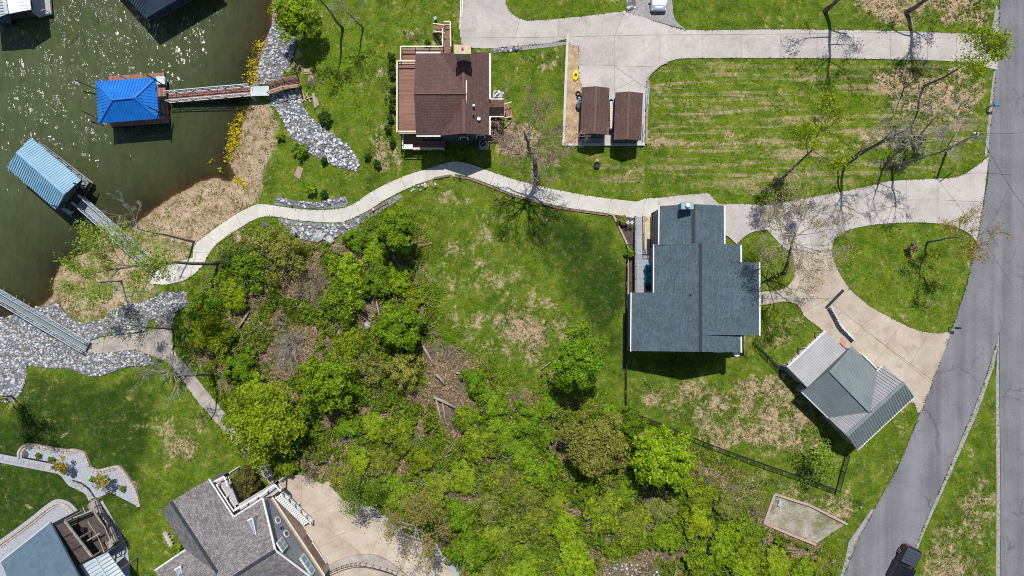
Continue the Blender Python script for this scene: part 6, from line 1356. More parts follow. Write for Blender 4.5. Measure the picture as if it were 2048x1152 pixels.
def branch(mb, p, d, L, r, depth, tips, rng, up=0.25, spread=0.75, minr=0.012):
    n = 3; pts = [p]; rad = [r]; q = p
    for i in range(n):
        d = (d + Vector((rng.uniform(-.22, .22), rng.uniform(-.22, .22), rng.uniform(-.1, .2) * up * 2))).normalized(); q = q + d * (L / n); pts.append(q); rad.append(max(minr, r * (1 - 0.62 * (i + 1) / n)))
    mb.tube(pts, rad, 5 if r > 0.05 else 3)
    if depth == 0: tips.append(q); tips.append(pts[2]); tips.append(pts[1]); return
    for k in range(rng.randint(2, 4) if depth > 1 else rng.randint(3, 5)):
        t = rng.uniform(0.35, 1.0); i = min(n - 1, int(t * n)); s = pts[i].lerp(pts[i + 1], t * n - i)
        a = Vector((rng.uniform(-1, 1), rng.uniform(-1, 1), rng.uniform(-.4, .9) * (0.5 + up))); nd = (d + a * spread).normalized()
        branch(mb, s, nd, L * rng.uniform(.45, .72), max(minr, rad[i] * 0.55), depth - 1, tips, rng, up, spread, minr)
    tips.append(q)
def tall_tree(label, path, r0, crown_r, leaf=None, nleaf=0, lsize=0.2, limbs=9, start=0.5, bark='bark', seed=1, depth=2, group=None, twig=None, lspread=0.5, up=0.25, name='tree'):
    r0 *= .78; depth += 1; lspread *= .62; limbs = max(6, int(limbs * .9)); lsize *= .92
    """path: base (px,py) then (px,py,z) up the trunk"""
    rng = random.Random(seed); base = GP(*path[0][:2], -0.2); nodes_ = [base] + [P(*q) for q in path[1:]]
    o = thing(name, label, 'tree', base, group); L = [0]
    fine_ = []
    for i in range(len(nodes_) - 1):
        for k in range(3): fine_.append(nodes_[i].lerp(nodes_[i + 1], k / 3) + Vector((rng.uniform(-.08, .08), rng.uniform(-.08, .08), 0)) * (1 if i or k else 0))
    fine_.append(nodes_[-1]); n = len(fine_)
    rad = [max(.03, r0 * (1 - .8 * i / (n - 1))) for i in range(n)]; rad[0] = r0 * 1.25
    MB().tube(fine_, rad, 8).build('trunk', C[bark], o, smooth=True)
    mb = MB(); tips = []
    for k in range(limbs):
        t = start + (1 - start) * (k + rng.random()) / limbs; i = min(n - 2, int(t * (n - 1))); s = fine_[i].lerp(fine_[i + 1], t * (n - 1) - i); a = k * 2.4 + rng.uniform(-.5, .5)
        ax = (fine_[-1] - fine_[0]).normalized(); d = (Vector((math.cos(a), math.sin(a), 0)) + ax * rng.uniform(.3, 1.0)).normalized()
        branch(mb, s, d, crown_r * rng.uniform(.55, 1.0) * (1.15 - 0.4 * t), max(.03, rad[i] * .55), depth, tips, rng, up)
    mb.build('branches', C[twig or bark], o)
    if leaf and nleaf:
        nleaf = int(nleaf * 2.2); T = np.array([tuple(v) for v in tips]); g = RNG; c = T[g.integers(0, len(T), nleaf)] + g.normal(size=(nleaf, 3)) * lspread * np.array([1, 1, .7])
        place(leaf_mesh('crown', c, lsize), 'crown', LEAF[leaf], o)
    return o
def leafy_tree(label, px, py, rpx, h, leaf, nclump=55, per=110, lsize=0.24, squash=0.75, base=None, seed=1, name='tree', trunk=0.16, cs=0.24, ry=1.0, cat='tree', group=None, low=-0.35, bark='bark'):
    """px,py,rpx: middle and radius of the crown in the photo; h: height of its top"""
    rng = np.random.default_rng(seed); zc = h * (1 - 0.42 * squash) if h > 2 else h * .5; rx = rpx / S * (1 - zc / H); rz = min(rx * squash, zc * .8); c = P(px, py, zc)
    g = G(c.x, c.y); c.z = g + h - rz; c = P(px, py, c.z) if True else c
    b = GP(*base) if base else Vector((c.x, c.y, g)); o = thing(name, label, cat, b, group)
    pts, nb = crown_pts(rx, rx * ry, rz, nclump, per, rng, low, cs=cs); pts = pts + np.array(c); pts[:, 2] = np.maximum(pts[:, 2], g + 0.06)
    place(leaf_mesh('crown', pts, lsize, nb), 'crown', LEAF[leaf], o)
    rr = random.Random(seed); mb = MB(); mb.tube([b - Vector((0, 0, .2)), b.lerp(c, .5) + Vector((.05, .04, 0)), c + Vector((0, 0, rz * .3))], [trunk * 1.2, trunk, trunk * .4], 7); mb.build('trunk', C[bark], o)
    mb = MB(); tips = []
    for k in range(6): a = k * 1.05; branch(mb, b.lerp(c, rr.uniform(.4, .9)), Vector((math.cos(a), math.sin(a), .7)).normalized(), rx * .8, trunk * .45, 1, tips, rr)
    mb.build('branches', C[bark], o)
    return o
def bare_shrub(label, px, py, rpx, h, seed, m='twig', n=26, group=None, leaf=None, nleaf=0, depth=1, base=None):
    rng = random.Random(seed); b = GP(*(base or (px, py)), -0.05); o = thing('bare_shrub', label, 'shrub', b, group); mb = MB(); tips = []; r = rpx / S
    for k in range(n // 2):
        a = rng.uniform(0, 6.28); e = rng.uniform(.2, 1.2); d = Vector((math.cos(a) * e, math.sin(a) * e, rng.uniform(.5, 1.1) * h / r)).normalized(); branch(mb, b, d, r * rng.uniform(.45, .8), .022, depth + 1, tips, rng, .3, .9, .009)
    mb.build('stems', C[m], o)
    if leaf: T = np.array([tuple(v) for v in tips]); c = T[RNG.integers(0, len(T), nleaf)] + RNG.normal(size=(nleaf, 3)) * .14; place(leaf_mesh('foliage', c, .13), 'foliage', LEAF[leaf], o)
# --- riprap
def rock_material(name, lo, mid, hi):
    m, nt, N, L, B = nodes(name); B.inputs['Roughness'].default_value = 0.9; B.inputs['Specular IOR Level'].default_value = 0.2; g = N.new('ShaderNodeNewGeometry'); g.name = 'Geometry'
    c = ramp(nt, g.outputs['Random Per Island'], [(0.0, lo), (0.45, mid), (0.9, hi), (0.97, (0.44, 0.36, 0.29))]); L.new(mixc(nt, 1.0, c, ramp(nt, noise_n(nt, 5, 4, .7), [(.3, (.78,) * 3), (.7, (1.2,) * 3)]), 'MULTIPLY'), B.inputs['Base Color']); bump_n(nt, noise_n(nt, 12, 3, .7), .3); return m
RM = rock_material('riprap_stone', (0.17, 0.185, 0.21), (0.38, 0.40, 0.43), (0.60, 0.615, 0.63)); RM2 = rock_material('riprap_stone_pale', (0.16, 0.18, 0.215), (0.42, 0.44, 0.475), (0.74, 0.75, 0.76))
cube_ = np.array([(x, y, z) for z in (-1, 1) for y in (-1, 1) for x in (-1, 1)], float); cf_ = np.array([(0, 2, 3, 1), (4, 5, 7, 6), (0, 1, 5, 4), (2, 6, 7, 3), (0, 4, 6, 2), (1, 3, 7, 5)])
def riprap(label, poly, dens, size, m):
    k = raster(poly); ys_, xs_ = np.nonzero(k); n = int(len(xs_) * (2 / S) ** 2 * dens); j = RNG.integers(0, len(xs_), n)
    x, y, z = GPv(xs_[j] * 2 + 1 + RNG.uniform(-1, 1, n), ys_[j] * 2 + 1 + RNG.uniform(-1, 1, n)); s = size * np.clip(RNG.lognormal(0, .42, n), .4, 1.9)
    v = cube_[None] * RNG.uniform(.62, 1.15, (n, 8, 3)); v[:, :, 2] *= .75; v[:, 4:, :2] *= RNG.uniform(.55, .95, (n, 1, 2)); v *= s[:, None, None]
    q = RNG.normal(size=(n, 4)); q[:, 0] += .8; q /= np.linalg.norm(q, axis=1)[:, None]; w, a, b, c = q.T
    Rm = np.stack([1 - 2*(b*b + c*c), 2*(a*b - c*w), 2*(a*c + b*w), 2*(a*b + c*w), 1 - 2*(a*a + c*c), 2*(b*c - a*w), 2*(a*c - b*w), 2*(b*c + a*w), 1 - 2*(a*a + b*b)], -1).reshape(n, 3, 3)
    v = np.einsum('nij,nkj->nki', Rm, v) + np.stack([x, y, z + s * .45], -1)[:, None, :]
    f = (cf_[None] + (np.arange(n) * 8)[:, None, None]).reshape(-1, 4); o = link(fast_mesh('riprap', v.reshape(-1, 3), f), 'riprap', m); tag(o, label, 'riprap', kind='stuff')
    if dens > 8: tag(drape([poly], 0.09, 'gravel_base', C['rock_gap_shade'], None, 0.2), label.replace('riprap', 'gravel darkened as shade under the riprap'), 'gravel', kind='structure')
riprap('grey riprap bank above the timber walkway', RIPRAP_NW, 40, .085, RM); riprap('whitish riprap running from the walkway down the slope', RIPRAP_N, 32, .10, RM2); riprap('broad blue grey riprap bank around the lower gangway', RIPRAP_W, 42, .085, RM)
riprap('small whitish riprap strip above the path bend', RIPRAP_P, 16, .10, RM2); riprap('grey riprap below the path bend', RIPRAP_S, 26, .10, RM); riprap('little riprap patch below the path crest', RIPRAP_T, 7, .15, RM2)
riprap('loose riprap stones beside the gravel parking spot', curve([(1256, 2), (1270, -4), (1272, 14), (1262, 22), (1252, 20)]), 9, .13, RM2)
riprap('scattered riprap stones along the rough strip by the upper court', curve([(985, 100), (1020, 96), (1045, 95), (1045, 101), (1015, 104), (985, 107)]), 9, .13, RM2)
riprap('pale riprap rubble at the bottom edge of the thicket', curve([(1195, 1125), (1240, 1118), (1300, 1128), (1340, 1152), (1200, 1160)]), 3, .10, RM2)
# --- plants in the lake shallows
def shore_plants():
    line = curve([(522, 88), (514, 110), (506, 130), (504, 160), (500, 185), (497, 205), (486, 228), (474, 250), (470, 275), (462, 300), (456, 318)], 6, False) ; line2 = curve([(425, 322), (432, 334), (445, 342), (462, 352), (478, 360), (492, 375)], 6, False)
    c = []
    for ln, n, w in ((line, 1900, 5.5), (line2, 320, 4)):
        L_ = np.array(ln); t = RNG.uniform(0, len(L_) - 1.001, n); i = t.astype(int); p = L_[i] + (L_[i + 1] - L_[i]) * (t - i)[:, None]; cl = fbm(p[:, 0] * .11, p[:, 1] * .11, 5)
        p = p + np.stack([RNG.normal(0, w, n), RNG.normal(0, w * .8, n)], -1); keep = cl > .47; p = p[keep]
        x, y, z = GPv(p[:, 0], p[:, 1]); c.append(np.stack([x, y, np.maximum(z, WL) + RNG.uniform(.03, .3, len(x))], -1))
    o = link(leaf_mesh('water_weed', np.vstack(c), .22), 'water_weed', LEAF['yellow']); tag(o, 'bright yellow blooming water weed along the lake edge', 'water weed', kind='stuff')
    n = 900; L_ = np.array(line); t = RNG.uniform(0, len(L_) - 1.001, n); i = t.astype(int); p = L_[i] + RNG.normal(0, 7, (n, 2)); x, y, z = GPv(p[:, 0], p[:, 1])
    o = link(leaf_mesh('shore_weed', np.stack([x, y, np.maximum(z, WL) + RNG.uniform(.02, .2, n)], -1), .2), 'shore_weed', LEAF['olive']); tag(o, 'dull green weeds mixed into the yellow bloom at the lake edge', 'weeds', kind='stuff')
shore_plants()
# --- undergrowth of the thicket
_land = 1 - np.maximum(_paved, _stony)
def scatter(mask, n, seed, nscale, thr, soft=.1):
    ys_, xs_ = np.nonzero(mask > .03); j = RNG.integers(0, len(xs_), n); px = xs_[j] * 2 + RNG.uniform(0, 2, n); py = ys_[j] * 2 + RNG.uniform(0, 2, n)
    q = fbm(px * nscale, py * nscale, seed); keep = (RNG.random(n) < sstep(thr - soft, thr + soft, q)) & (RNG.random(n) < mask[ys_[j], xs_[j]]); return px[keep], py[keep], q[keep]
TH = raster(THICKET) * (1 - np.maximum.reduce([raster(p) for p in (COURT, PATH, PAD_SW) + tuple(HOUSES)]))
CLEAR = cover([(ell(610, 560, 52, 40), .9), (ell(590, 690, 46, 44), .9), ([(455, 570), (520, 545), (535, 600), (490, 665), (450, 640)], .75, 6), (ell(560, 640, 30, 26), .6), ([(840, 675), (900, 690), (955, 715), (940, 760), (955, 870), (905, 885), (860, 800)], .9, 5), (ell(590, 690, 40, 36), .6), ([(450, 560), (520, 540), (530, 600), (480, 660), (450, 640)], .55, 6), (ell(630, 935, 50, 24), .7), (ell(1040, 800, 45, 22), .75), ([(860, 1000), (885, 1010), (960, 1130), (930, 1140)], .6, 4), (ell(1260, 1135, 70, 24), .8), (ell(690, 880, 24, 20), .7), (ell(835, 790, 26, 22), .7), (ell(730, 640, 28, 24), .7), ([(1380, 900), (1500, 970), (1530, 1040), (1480, 1030), (1420, 960)], .5, 6), (ell(610, 560, 46, 34), .5)])
_hard = np.maximum.reduce([raster(p) for p in (COURT, PATH, PAD_SW) + tuple(HOUSES) + (RIPRAP_S, [(1548, 982), (1692, 1042), (1700, 1060), (1632, 1096), (1578, 1076), (1518, 1052)], [(1250, 805), (1670, 965), (1668, 985), (1248, 830)])])
THS = blur(TH, 10) * (1 - _hard) * (1 - np.clip(CLEAR * 1.25, 0, .97))
px_, py_, q_ = scatter(THS, 460000, 11, .038, .40); x_, y_, z_ = GPv(px_, py_)
mound = (np.maximum(0, fbm(px_ * .05, py_ * .05, 21) - .35) * 1.6 + np.maximum(0, fbm(px_ * .16, py_ * .16, 23) - .4) * 2.2 + (q_ - .4) * .8) * sstep(.3, .9, THS[(py_ / 2).astype(int), (px_ / 2).astype(int)])
o = link(leaf_mesh('undergrowth', np.stack([x_, y_, z_ + np.maximum(.05, mound * RNG.uniform(.55, 1.0, len(x_)))], -1), .18, up=.5), 'undergrowth', LEAF['under']); tag(o, 'tangled green vines and brambles covering the slope', 'undergrowth', kind='stuff')
px_, py_, q_ = scatter(TH, 60000, 77, .03, .40); x_, y_, z_ = GPv(px_, py_); k_ = len(x_)
o = link(leaf_mesh('leaf_litter', np.stack([x_, y_, z_ + RNG.uniform(.02, .12, k_)], -1), .2, up=1.5), 'leaf_litter', LEAF['litter']); tag(o, 'brown dead leaves lying under the thicket', 'leaf litter', kind='stuff')
mb = MB(); rs = random.Random(4); ty, tx = np.nonzero(TH > .5)
cy_, cx_ = np.nonzero((CLEAR > .35) & (TH > .5))
for k in range(2400):
    if k % 3: j = rs.randrange(len(cx_)); p = GP(cx_[j] * 2, cy_[j] * 2, rs.uniform(.05, .35))
    else: j = rs.randrange(len(tx)); p = GP(tx[j] * 2, ty[j] * 2, rs.uniform(.1, 1.1)); a = rs.uniform(0, 6.28); L_ = rs.uniform(.5, 2.2); mb.tube([p, p + Vector((math.cos(a) * L_ * .5, math.sin(a) * L_ * .5, rs.uniform(0, .3))), p + Vector((math.cos(a + .3) * L_, math.sin(a + .3) * L_, rs.uniform(-.1, .3)))], [.03, .022, .012], 4)
tag(mb.build('brushwood', C['log']), 'dead sticks and brushwood strewn through the thicket', 'brushwood', kind='stuff')
# --- turf: tufts standing on the lawns
lawn = _land * (1 - raster(THICKET)) * (COVER['sand'] < .35); d_ = shore_d(*[v for v in (gx[:1, :1], gy[:1, :1])])
def turf(n, size, leaf, label, mask, seed, thr, ns, hmax):
    px, py, q = scatter(mask, n, seed, ns, thr); x, y, z = GPv(px, py); ok = shore_d(x, y) > 1.2; x, y, z = x[ok], y[ok], z[ok]; m = len(x)
    c = np.repeat(np.stack([x, y, z], -1), 3, 0); c[:, :2] += RNG.normal(0, size * .5, (m * 3, 2)); c[:, 2] += RNG.uniform(.02, hmax, m * 3)
    o = link(leaf_mesh('grass', c, size, up=.7), 'grass', LEAF[leaf]); tag(o, label, 'grass', kind='stuff')
turf(22000, .10, 'grass', 'tufts of clover and grass dotting the lawns', lawn * (1 - .0 * lawn), 31, .50, .045, .05)
turf(9000, .10, 'bright', 'bright green grass tufts on the lush slopes', lawn * (COVER['lush'] > .42), 47, .50, .05, .05)
drym = lawn * (COVER['dry'] > .36)
turf(15000, .11, 'grass', 'dark green weed clumps standing in the dry lawn patches', drym, 53, .48, .14, .06)
turf(5000, .11, 'litter', 'straw coloured dead grass on the dry patches', drym, 59, .45, .1, .06)
ep = []
for pl, st in ((DRIVE_N, 2.4), (DRIVE_S1, 2.4), (DRIVE_S2, 2.8), (PATH, 3.2), (PAD_SW, 2.6), (ROAD_W, 2.2), (TRIANGLE, 2.2)):
    for (ax, ay), (bx, by) in zip(pl, pl[1:]):
        k = int(math.hypot(bx - ax, by - ay) / 2.4 * 4 / st); t = RNG.random((k, 1)); ep.append(np.array([[ax, ay]]) + t * np.array([[bx - ax, by - ay]]) + RNG.normal(0, 1.1, (k, 2)))
ep = np.vstack(ep); hs = np.maximum.reduce([raster(p) for p in HOUSES]); ok_ = (ep[:, 0] > 0) & (ep[:, 0] < 2046) & (ep[:, 1] > 0) & (ep[:, 1] < 1150); ep = ep[ok_]; ep = ep[(hs[(ep[:, 1] / 2).astype(int), (ep[:, 0] / 2).astype(int)] < .5) & (fbm(ep[:, 0] * .06, ep[:, 1] * .06, 91) > .42)]; x_, y_, z_ = GPv(ep[:, 0], ep[:, 1])
o = link(leaf_mesh('edge_grass', np.stack([x_, y_, z_ + RNG.uniform(.06, .12, len(x_))], -1), .13), 'edge_grass', LEAF['grass']); tag(o, 'grass creeping over the edges of drives, paths and roads', 'grass', kind='stuff')
px_, py_, q_ = scatter((COVER['sand'] > .4) * _land, 9000, 61, .09, .52); x_, y_, z_ = GPv(px_, py_); ok_ = shore_d(x_, y_) > .5
o = link(leaf_mesh('bank_weeds', np.stack([x_, y_, z_ + .06], -1)[ok_], .15), 'bank_weeds', LEAF['olive']); tag(o, 'thin weeds on the bare lake bank', 'weeds', kind='stuff')
# --- leafy trees and shrubs
LT = leafy_tree
LT('broad bright yellow green tree, the largest crown above the mottled roof', 533, 848, 80, 8.0, 'lime', 80, 120, .25, .7, seed=3)
LT('mid green tree right beside the largest bright crown', 652, 765, 58, 6.5, 'bright', 60, 110, .24, .75, seed=4)
LT('round green tree standing in the middle of the thicket', 800, 652, 46, 5.0, 'green', 50, 110, .23, .75, seed=5)
LT('upright dark green tree just below the winding path', 790, 458, 38, 6.5, 'green', 50, 110, .22, 1.1, seed=6, ry=1.2)
LT('dense green cone shaped tree beside the mown lawn', 1156, 715, 55, 8.0, 'green', 70, 120, .22, 1.1, seed=8, base=(1150, 765), ry=1.15)
LT('olive green tree at the lower right of the thicket', 1190, 893, 68, 7.0, 'olive', 70, 120, .24, .75, seed=9)
LT('bright green tree overhanging the long wire fence', 1324, 914, 62, 7.0, 'bright', 70, 115, .25, .8, seed=10)
LT('small bright green tree inside the fence corner', 1640, 920, 42, 5.0, 'spring', 34, 30, .2, .9, seed=11, base=(1625, 950))
LT('bright green tree on the lake bank at the top', 590, 34, 46, 6.5, 'bright', 55, 100, .24, .85, seed=12, base=(608, 62))
LT('yellow green shrub at the left edge of the thicket', 430, 675, 44, 3.5, 'lime', 36, 80, .2, .7, seed=13, name='shrub', cat='shrub')
LT('dark glossy round bush hemmed in by the white deck', 494, 962, 30, 3.4, 'maroon', 40, 80, .2, .8, seed=14, name='shrub', cat='shrub', base=(492, 965))
LT('dark green bush in the corner between lawn and mottled roof', 353, 1097, 14, 1.6, 'bright', 14, 50, .17, .8, seed=15, name='shrub', cat='shrub')
LT('olive hazy shrub at the upper left of the thicket', 560, 510, 58, 3.6, 'olive', 46, 75, .19, .6, seed=16, name='shrub', cat='shrub')
LT('bright green shrub filling the thicket below the rubble', 700, 545, 46, 3.2, 'bright', 36, 80, .21, .7, seed=17, name='shrub', cat='shrub')
LT('bushy green shrub left of the round thicket tree', 690, 600, 46, 3.6, 'green', 36, 80, .21, .7, seed=18, name='shrub', cat='shrub')
LT('olive shrub in the middle of the thicket by the grey logs', 810, 742, 40, 3.0, 'olive', 34, 75, .19, .7, seed=19, name='shrub', cat='shrub')
LT('hazy olive shrub above the grey logs', 745, 735, 36, 2.6, 'olive', 30, 70, .18, .7, seed=20, name='shrub', cat='shrub')
LT('green shrub crowding the winding path bend', 500, 545, 40, 2.6, 'green', 32, 75, .2, .7, seed=21, name='shrub', cat='shrub')
LT('dark green shrub beside the trunk of the shore tree', 462, 520, 22, 1.8, 'deep', 22, 70, .18, .8, seed=22, name='shrub', cat='shrub')
LT('small bright shrub at the corner of the concrete court', 570, 935, 22, 2.2, 'lime', 22, 60, .2, .8, seed=23, name='shrub', cat='shrub')
LT('pale yellow green small tree in the gravel bed, nearer the stepping stones', 121, 930, 16, 2.6, 'gold', 24, 26, .16, .7, seed=24, base=(130, 936), trunk=.06, name='ornamental_tree')
LT('pale yellow green small tree in the gravel bed, nearer the pointed end', 204, 963, 17, 2.6, 'gold', 26, 26, .16, .7, seed=25, base=(212, 968), trunk=.06, name='ornamental_tree')
LT('pinkish dark sapling on the round lawn', 1826, 494, 10, 1.6, 'pinkish', 12, 40, .15, .9, seed=26, trunk=.04, name='sapling')
for k, (px, py, r_, lab) in enumerate(((75.7, 911, 6.5, 'clipped round shrub next to the dark boulder'), (103, 919, 6.5, 'clipped round shrub, second from the dark boulder'), (184, 958, 6, 'clipped round shrub touching the pale small tree'), (244.5, 977, 6.5, 'clipped round shrub near the pointed end of the gravel bed'))): LT(lab, px, py, r_, .7, 'green', 26, 30, .1, .9, seed=30 + k, name='clipped_shrub', cat='shrub', trunk=.03, group='clipped shrubs in the gravel bed', cs=.2)
for k, (px, py) in enumerate(((783, 112), (783, 133), (785, 150), (784, 177), (784, 196), (784, 215), (782, 237), (777, 257), (784, 283))): LT(f'{ORD[k]} dark bush from the top in the row along the brown deck', px, py, 7.5, .95, 'deep', 16, 40, .13, .9, seed=40 + k, name='bush', cat='bush', trunk=.03, group='row of bushes along the brown deck', cs=.26)
for k, (px, py, r_, lab) in enumerate(((735, 311, 7, 'small dark bush on the slope right of the riprap'), (754, 327, 7, 'small dark bush just above the winding path'), (649, 320, 7, 'dark bush at the lower rim of the whitish riprap'), (648, 236, 15, 'dark green bush beside the whitish riprap bend'), (855, 86, 6, 'dark bush in front of the brown deck corner'), (648, 388, 8, 'grey green bush in the small riprap strip'), (1260, 505, 10, 'green bush in the mulch bed beside the ramp'), (1246, 441, 10, 'olive bush at the pointed end of the mulch bed'), (560, 270, 8, 'green weed clump on the bank beside the riprap'), (600, 300, 16, 'low green bush left of the whitish riprap'), (622, 378, 12, 'bright low bush above the path bend'), (575, 155 - 5, 8, 'yellow green weed in the riprap above the walkway'))): LT(lab, px, py, r_, .5 + r_ * .06, ('deep', 'deep', 'deep', 'deep', 'deep', 'deep', 'green', 'olive', 'bright', 'green', 'bright', 'lime')[k], 14 + int(r_), 40, .15, .8, seed=60 + k, name='bush', cat='bush', trunk=.03, cs=.26)
# thicket shrubs: one of each kind, then copies
protos = []
for k, (lf, r_, hh) in enumerate((('bright', 30, 2.0), ('green', 34, 2.4), ('under', 32, 1.7), ('olive', 30, 2.0), ('lime', 26, 1.8), ('green', 24, 1.5))):
    protos.append((lf, k, r_, hh))
SHR = [  # px, py, kind, size
 (470, 590, 0, 1), (480, 730, 1, 1), (510, 770, 0, .9), (700, 690, 2, 1), (760, 560, 1, 1.1), (800, 560, 0, 1), (830, 590, 2, .9), (750, 500, 0, 1), (720, 480, 1, .8), (700, 850, 1, 1.1), (750, 850, 0, 1), (800, 860, 2, 1.1),
 (770, 920, 2, 1), (720, 920, 0, 1), (840, 920, 4, 1), (690, 960, 3, .9), (640, 900, 2, .9), (950, 760, 1, 1.1), (985, 800, 1, 1), (930, 830, 2, 1), (960, 890, 2, 1.1), (1010, 860, 1, 1.2), (1060, 840, 1, 1.2), (1090, 870, 5, 1), (1040, 900, 1, 1.2), (1000, 950, 2, 1.2), (930, 950, 0, 1.1), (870, 970, 2, 1.2), (800, 980, 1, 1.1),
 (760, 985, 5, 1), (850, 1020, 2, 1), (920, 1020, 1, 1.2), (980, 1010, 3, 1.1), (1040, 980, 2, 1.2), (1080, 940, 1, 1.2), (1110, 1000, 4, 1), (1060, 1040, 2, 1.3), (1130, 1050, 0, 1.2), (1000, 1080, 2, 1.2), (940, 1090, 1, 1.2), (1070, 1100, 2, 1.3), (1150, 1110, 0, 1.2), (1200, 1020, 2, 1.3), (1180, 970, 5, 1.1), (1250, 980, 1, 1.1), (1260, 1050, 2, 1.3), (1320, 1010, 3, 1.1),
 (1330, 1070, 0, 1.2), (1390, 1040, 4, 1.2), (1400, 980, 2, 1.1), (1450, 1010, 3, 1), (1440, 1080, 0, 1.3), (1500, 1060, 2, 1.2), (1490, 1110, 4, 1.2), (1550, 1120, 0, 1.0), (1600, 1135, 0, .9), (1560, 1140, 4, 1), (1400, 1120, 2, 1.2), (1260, 840, 1, 1), (1230, 870, 0, 1), (1100, 810, 5, .9), (1220, 830, 0, .8), (1640, 1135, 2, .8), (960, 1140, 2, 1.1), (1040, 1140, 0, 1.1), (1120, 1140, 4, 1), (430, 600, 1, .8), (400, 660, 0, .7), (600, 860, 0, 1), (620, 820, 5, .9), (1480, 1145, 0, 1.1)]
kindw = ['bright green', 'leafy green', 'viny green', 'olive', 'yellow green', 'dense green']
LMK = [(533, 848, 'largest bright crown'), (652, 765, 'mid green tree'), (800, 652, 'round thicket tree'), (790, 458, 'upright dark tree'), (1156, 715, 'cone shaped tree'), (1190, 893, 'olive green tree'), (1320, 900, 'tree overhanging the fence'), (430, 675, 'yellow green edge shrub'), (590, 690, 'pale leafless shrub'), (946, 846, 'thick grey log'), (890, 803, 'log heap'), (905, 705, 'brown brush heap'), (690, 875, 'mauve leafless bush'), (780, 908, 'white scrap'), (835, 1050, 'sparse olive tree with white branches'), (715, 980, 'slender arching tree'), (1270, 1140, 'pale rubble'), (1527, 1040, 'timber bordered plot'), (1050, 690, 'dry round patch'), (930, 1110, 'grey leafless bottom shrub'), (1040, 800, 'leafless brown brush'), (1460, 905, 'long wire fence'), (640, 475, 'path riprap'), (530, 450, 'path bend'), (1024, 1150, 'bottom photo edge middle'), (1690, 1150, 'road')]
used_l = set()
def shrub_label(px, py, k):
    ds = sorted((math.hypot(px - a, py - b), a, b, n) for a, b, n in LMK)
    for d, a, b, n in ds[:8]:
        w = ('right of' if px > a else 'left of') if abs(px - a) > abs(py - b) else ('below' if py > b else 'above')
        for adv in (('just ', '') if d < 70 else ('', 'some way ')):
            l = f'{kindw[k]} shrub {adv}{w} the {n}'
            if l not in used_l: used_l.add(l); return l
made = {}
for px, py, k, s in SHR:
    lab = shrub_label(px, py, k); grp = f'{kindw[k]} shrubs of the thicket'
    if k not in made:
        lf, kk, r_, hh = protos[k]; made[k] = LT(lab, px, py, r_, hh, lf, 34, 90, .19, .55, seed=100 + kk, name='shrub', cat='shrub', trunk=.05, group=grp); made[k]['px'] = 0; del made[k]['px']
    else:
        c = copy_tree(made[k]); c.location = GP(px, py); c.rotation_euler.z = random.uniform(0, 6.28); sc_ = s * random.uniform(.85, 1.15); c.scale = (sc_, sc_ * random.uniform(.85, 1.1), sc_ * random.uniform(.5, .95)); c['label'] = lab; c['group'] = grp
bare_shrub('pale grey leafless shrub with fine radiating twigs in the thicket', 590, 690, 46, 2.2, 1, 'bark_pale', 60); bare_shrub('grey leafless bush on the shore beside the diagonal gangway', 243, 428, 26, 1.6, 2, 'twig', 26, base=(262, 447)) ; bare_shrub('brown leafless tangle beside the olive shrub', 620, 560, 48, 1.8, 3, 'twig', 56, leaf='olive', nleaf=400)
bare_shrub('mauve grey leafless bush by the bright trees', 690, 875, 22, 1.5, 4, 'twig_pink', 24); bare_shrub('mauve leafless bush above the grey logs', 835, 790, 26, 1.5, 5, 'twig_pink', 24); bare_shrub('brown leafless shrub overhanging the concrete court', 625, 930, 42, 2.4, 6, 'twig', 30, leaf='litter', nleaf=260); bare_shrub('dark leafless bush between the largest bright crowns', 622, 885, 18, 1.5, 7, 'twig', 20)
bare_shrub('leafless brown brush left of the cone shaped tree', 1040, 800, 30, 1.0, 8, 'twig_pink', 22); bare_shrub('grey brush pile beside the timber walkway end', 630, 165, 22, .9, 9, 'twig', 30); bare_shrub('brown leafless brush heap beside the dry patch', 905, 705, 34, .9, 10, 'twig_pink', 30); bare_shrub('grey leafless shrub at the bottom of the thicket', 930, 1110, 34, 2.0, 11, 'twig', 24, leaf='olive', nleaf=200); bare_shrub('brown brush heap below the dark conifer', 728, 497, 26, .8, 12, 'twig_pink', 26)
for k, (px, py, r_, n) in enumerate(((520, 610, 26, 'upper left, beside the grey log'), (560, 640, 24, 'upper left, above the pale leafless shrub'), (650, 560, 26, 'below the path riprap'), (720, 720, 24, 'between the mid green and round trees'), (760, 780, 26, 'left of the log heap'), (850, 640, 18, 'right of the round thicket tree'), (700, 940, 24, 'above the court gravel strip'), (760, 940, 22, 'below the white scrap'), (830, 880, 26, 'left of the thick grey log'), (1000, 900, 20, 'left of the olive green tree'), (870, 930, 24, 'below the thick grey log'), (900, 1000, 22, 'lower middle of the thicket'), (960, 980, 20, 'in the lower middle vines'), (1290, 985, 22, 'below the tree overhanging the fence'), (1420, 960, 26, 'below the long wire fence'), (1500, 1020, 24, 'left of the timber bordered plot'), (1370, 1090, 22, 'near the bottom right vines'), (450, 700, 20, 'beside the yellow green edge shrub'), (900, 1090, 20, 'next to the bottom leafless shrub'), (540, 790, 20, 'above the largest bright crown'))): bare_shrub(f'grey brown leafless brush {n}', px, py, r_, 1.3, 200 + k, ('twig', 'twig_pink', 'bark_pale')[k % 3], 22, 'leafless brush in the thicket', leaf='litter' if k % 2 else 'olive', nleaf=120)
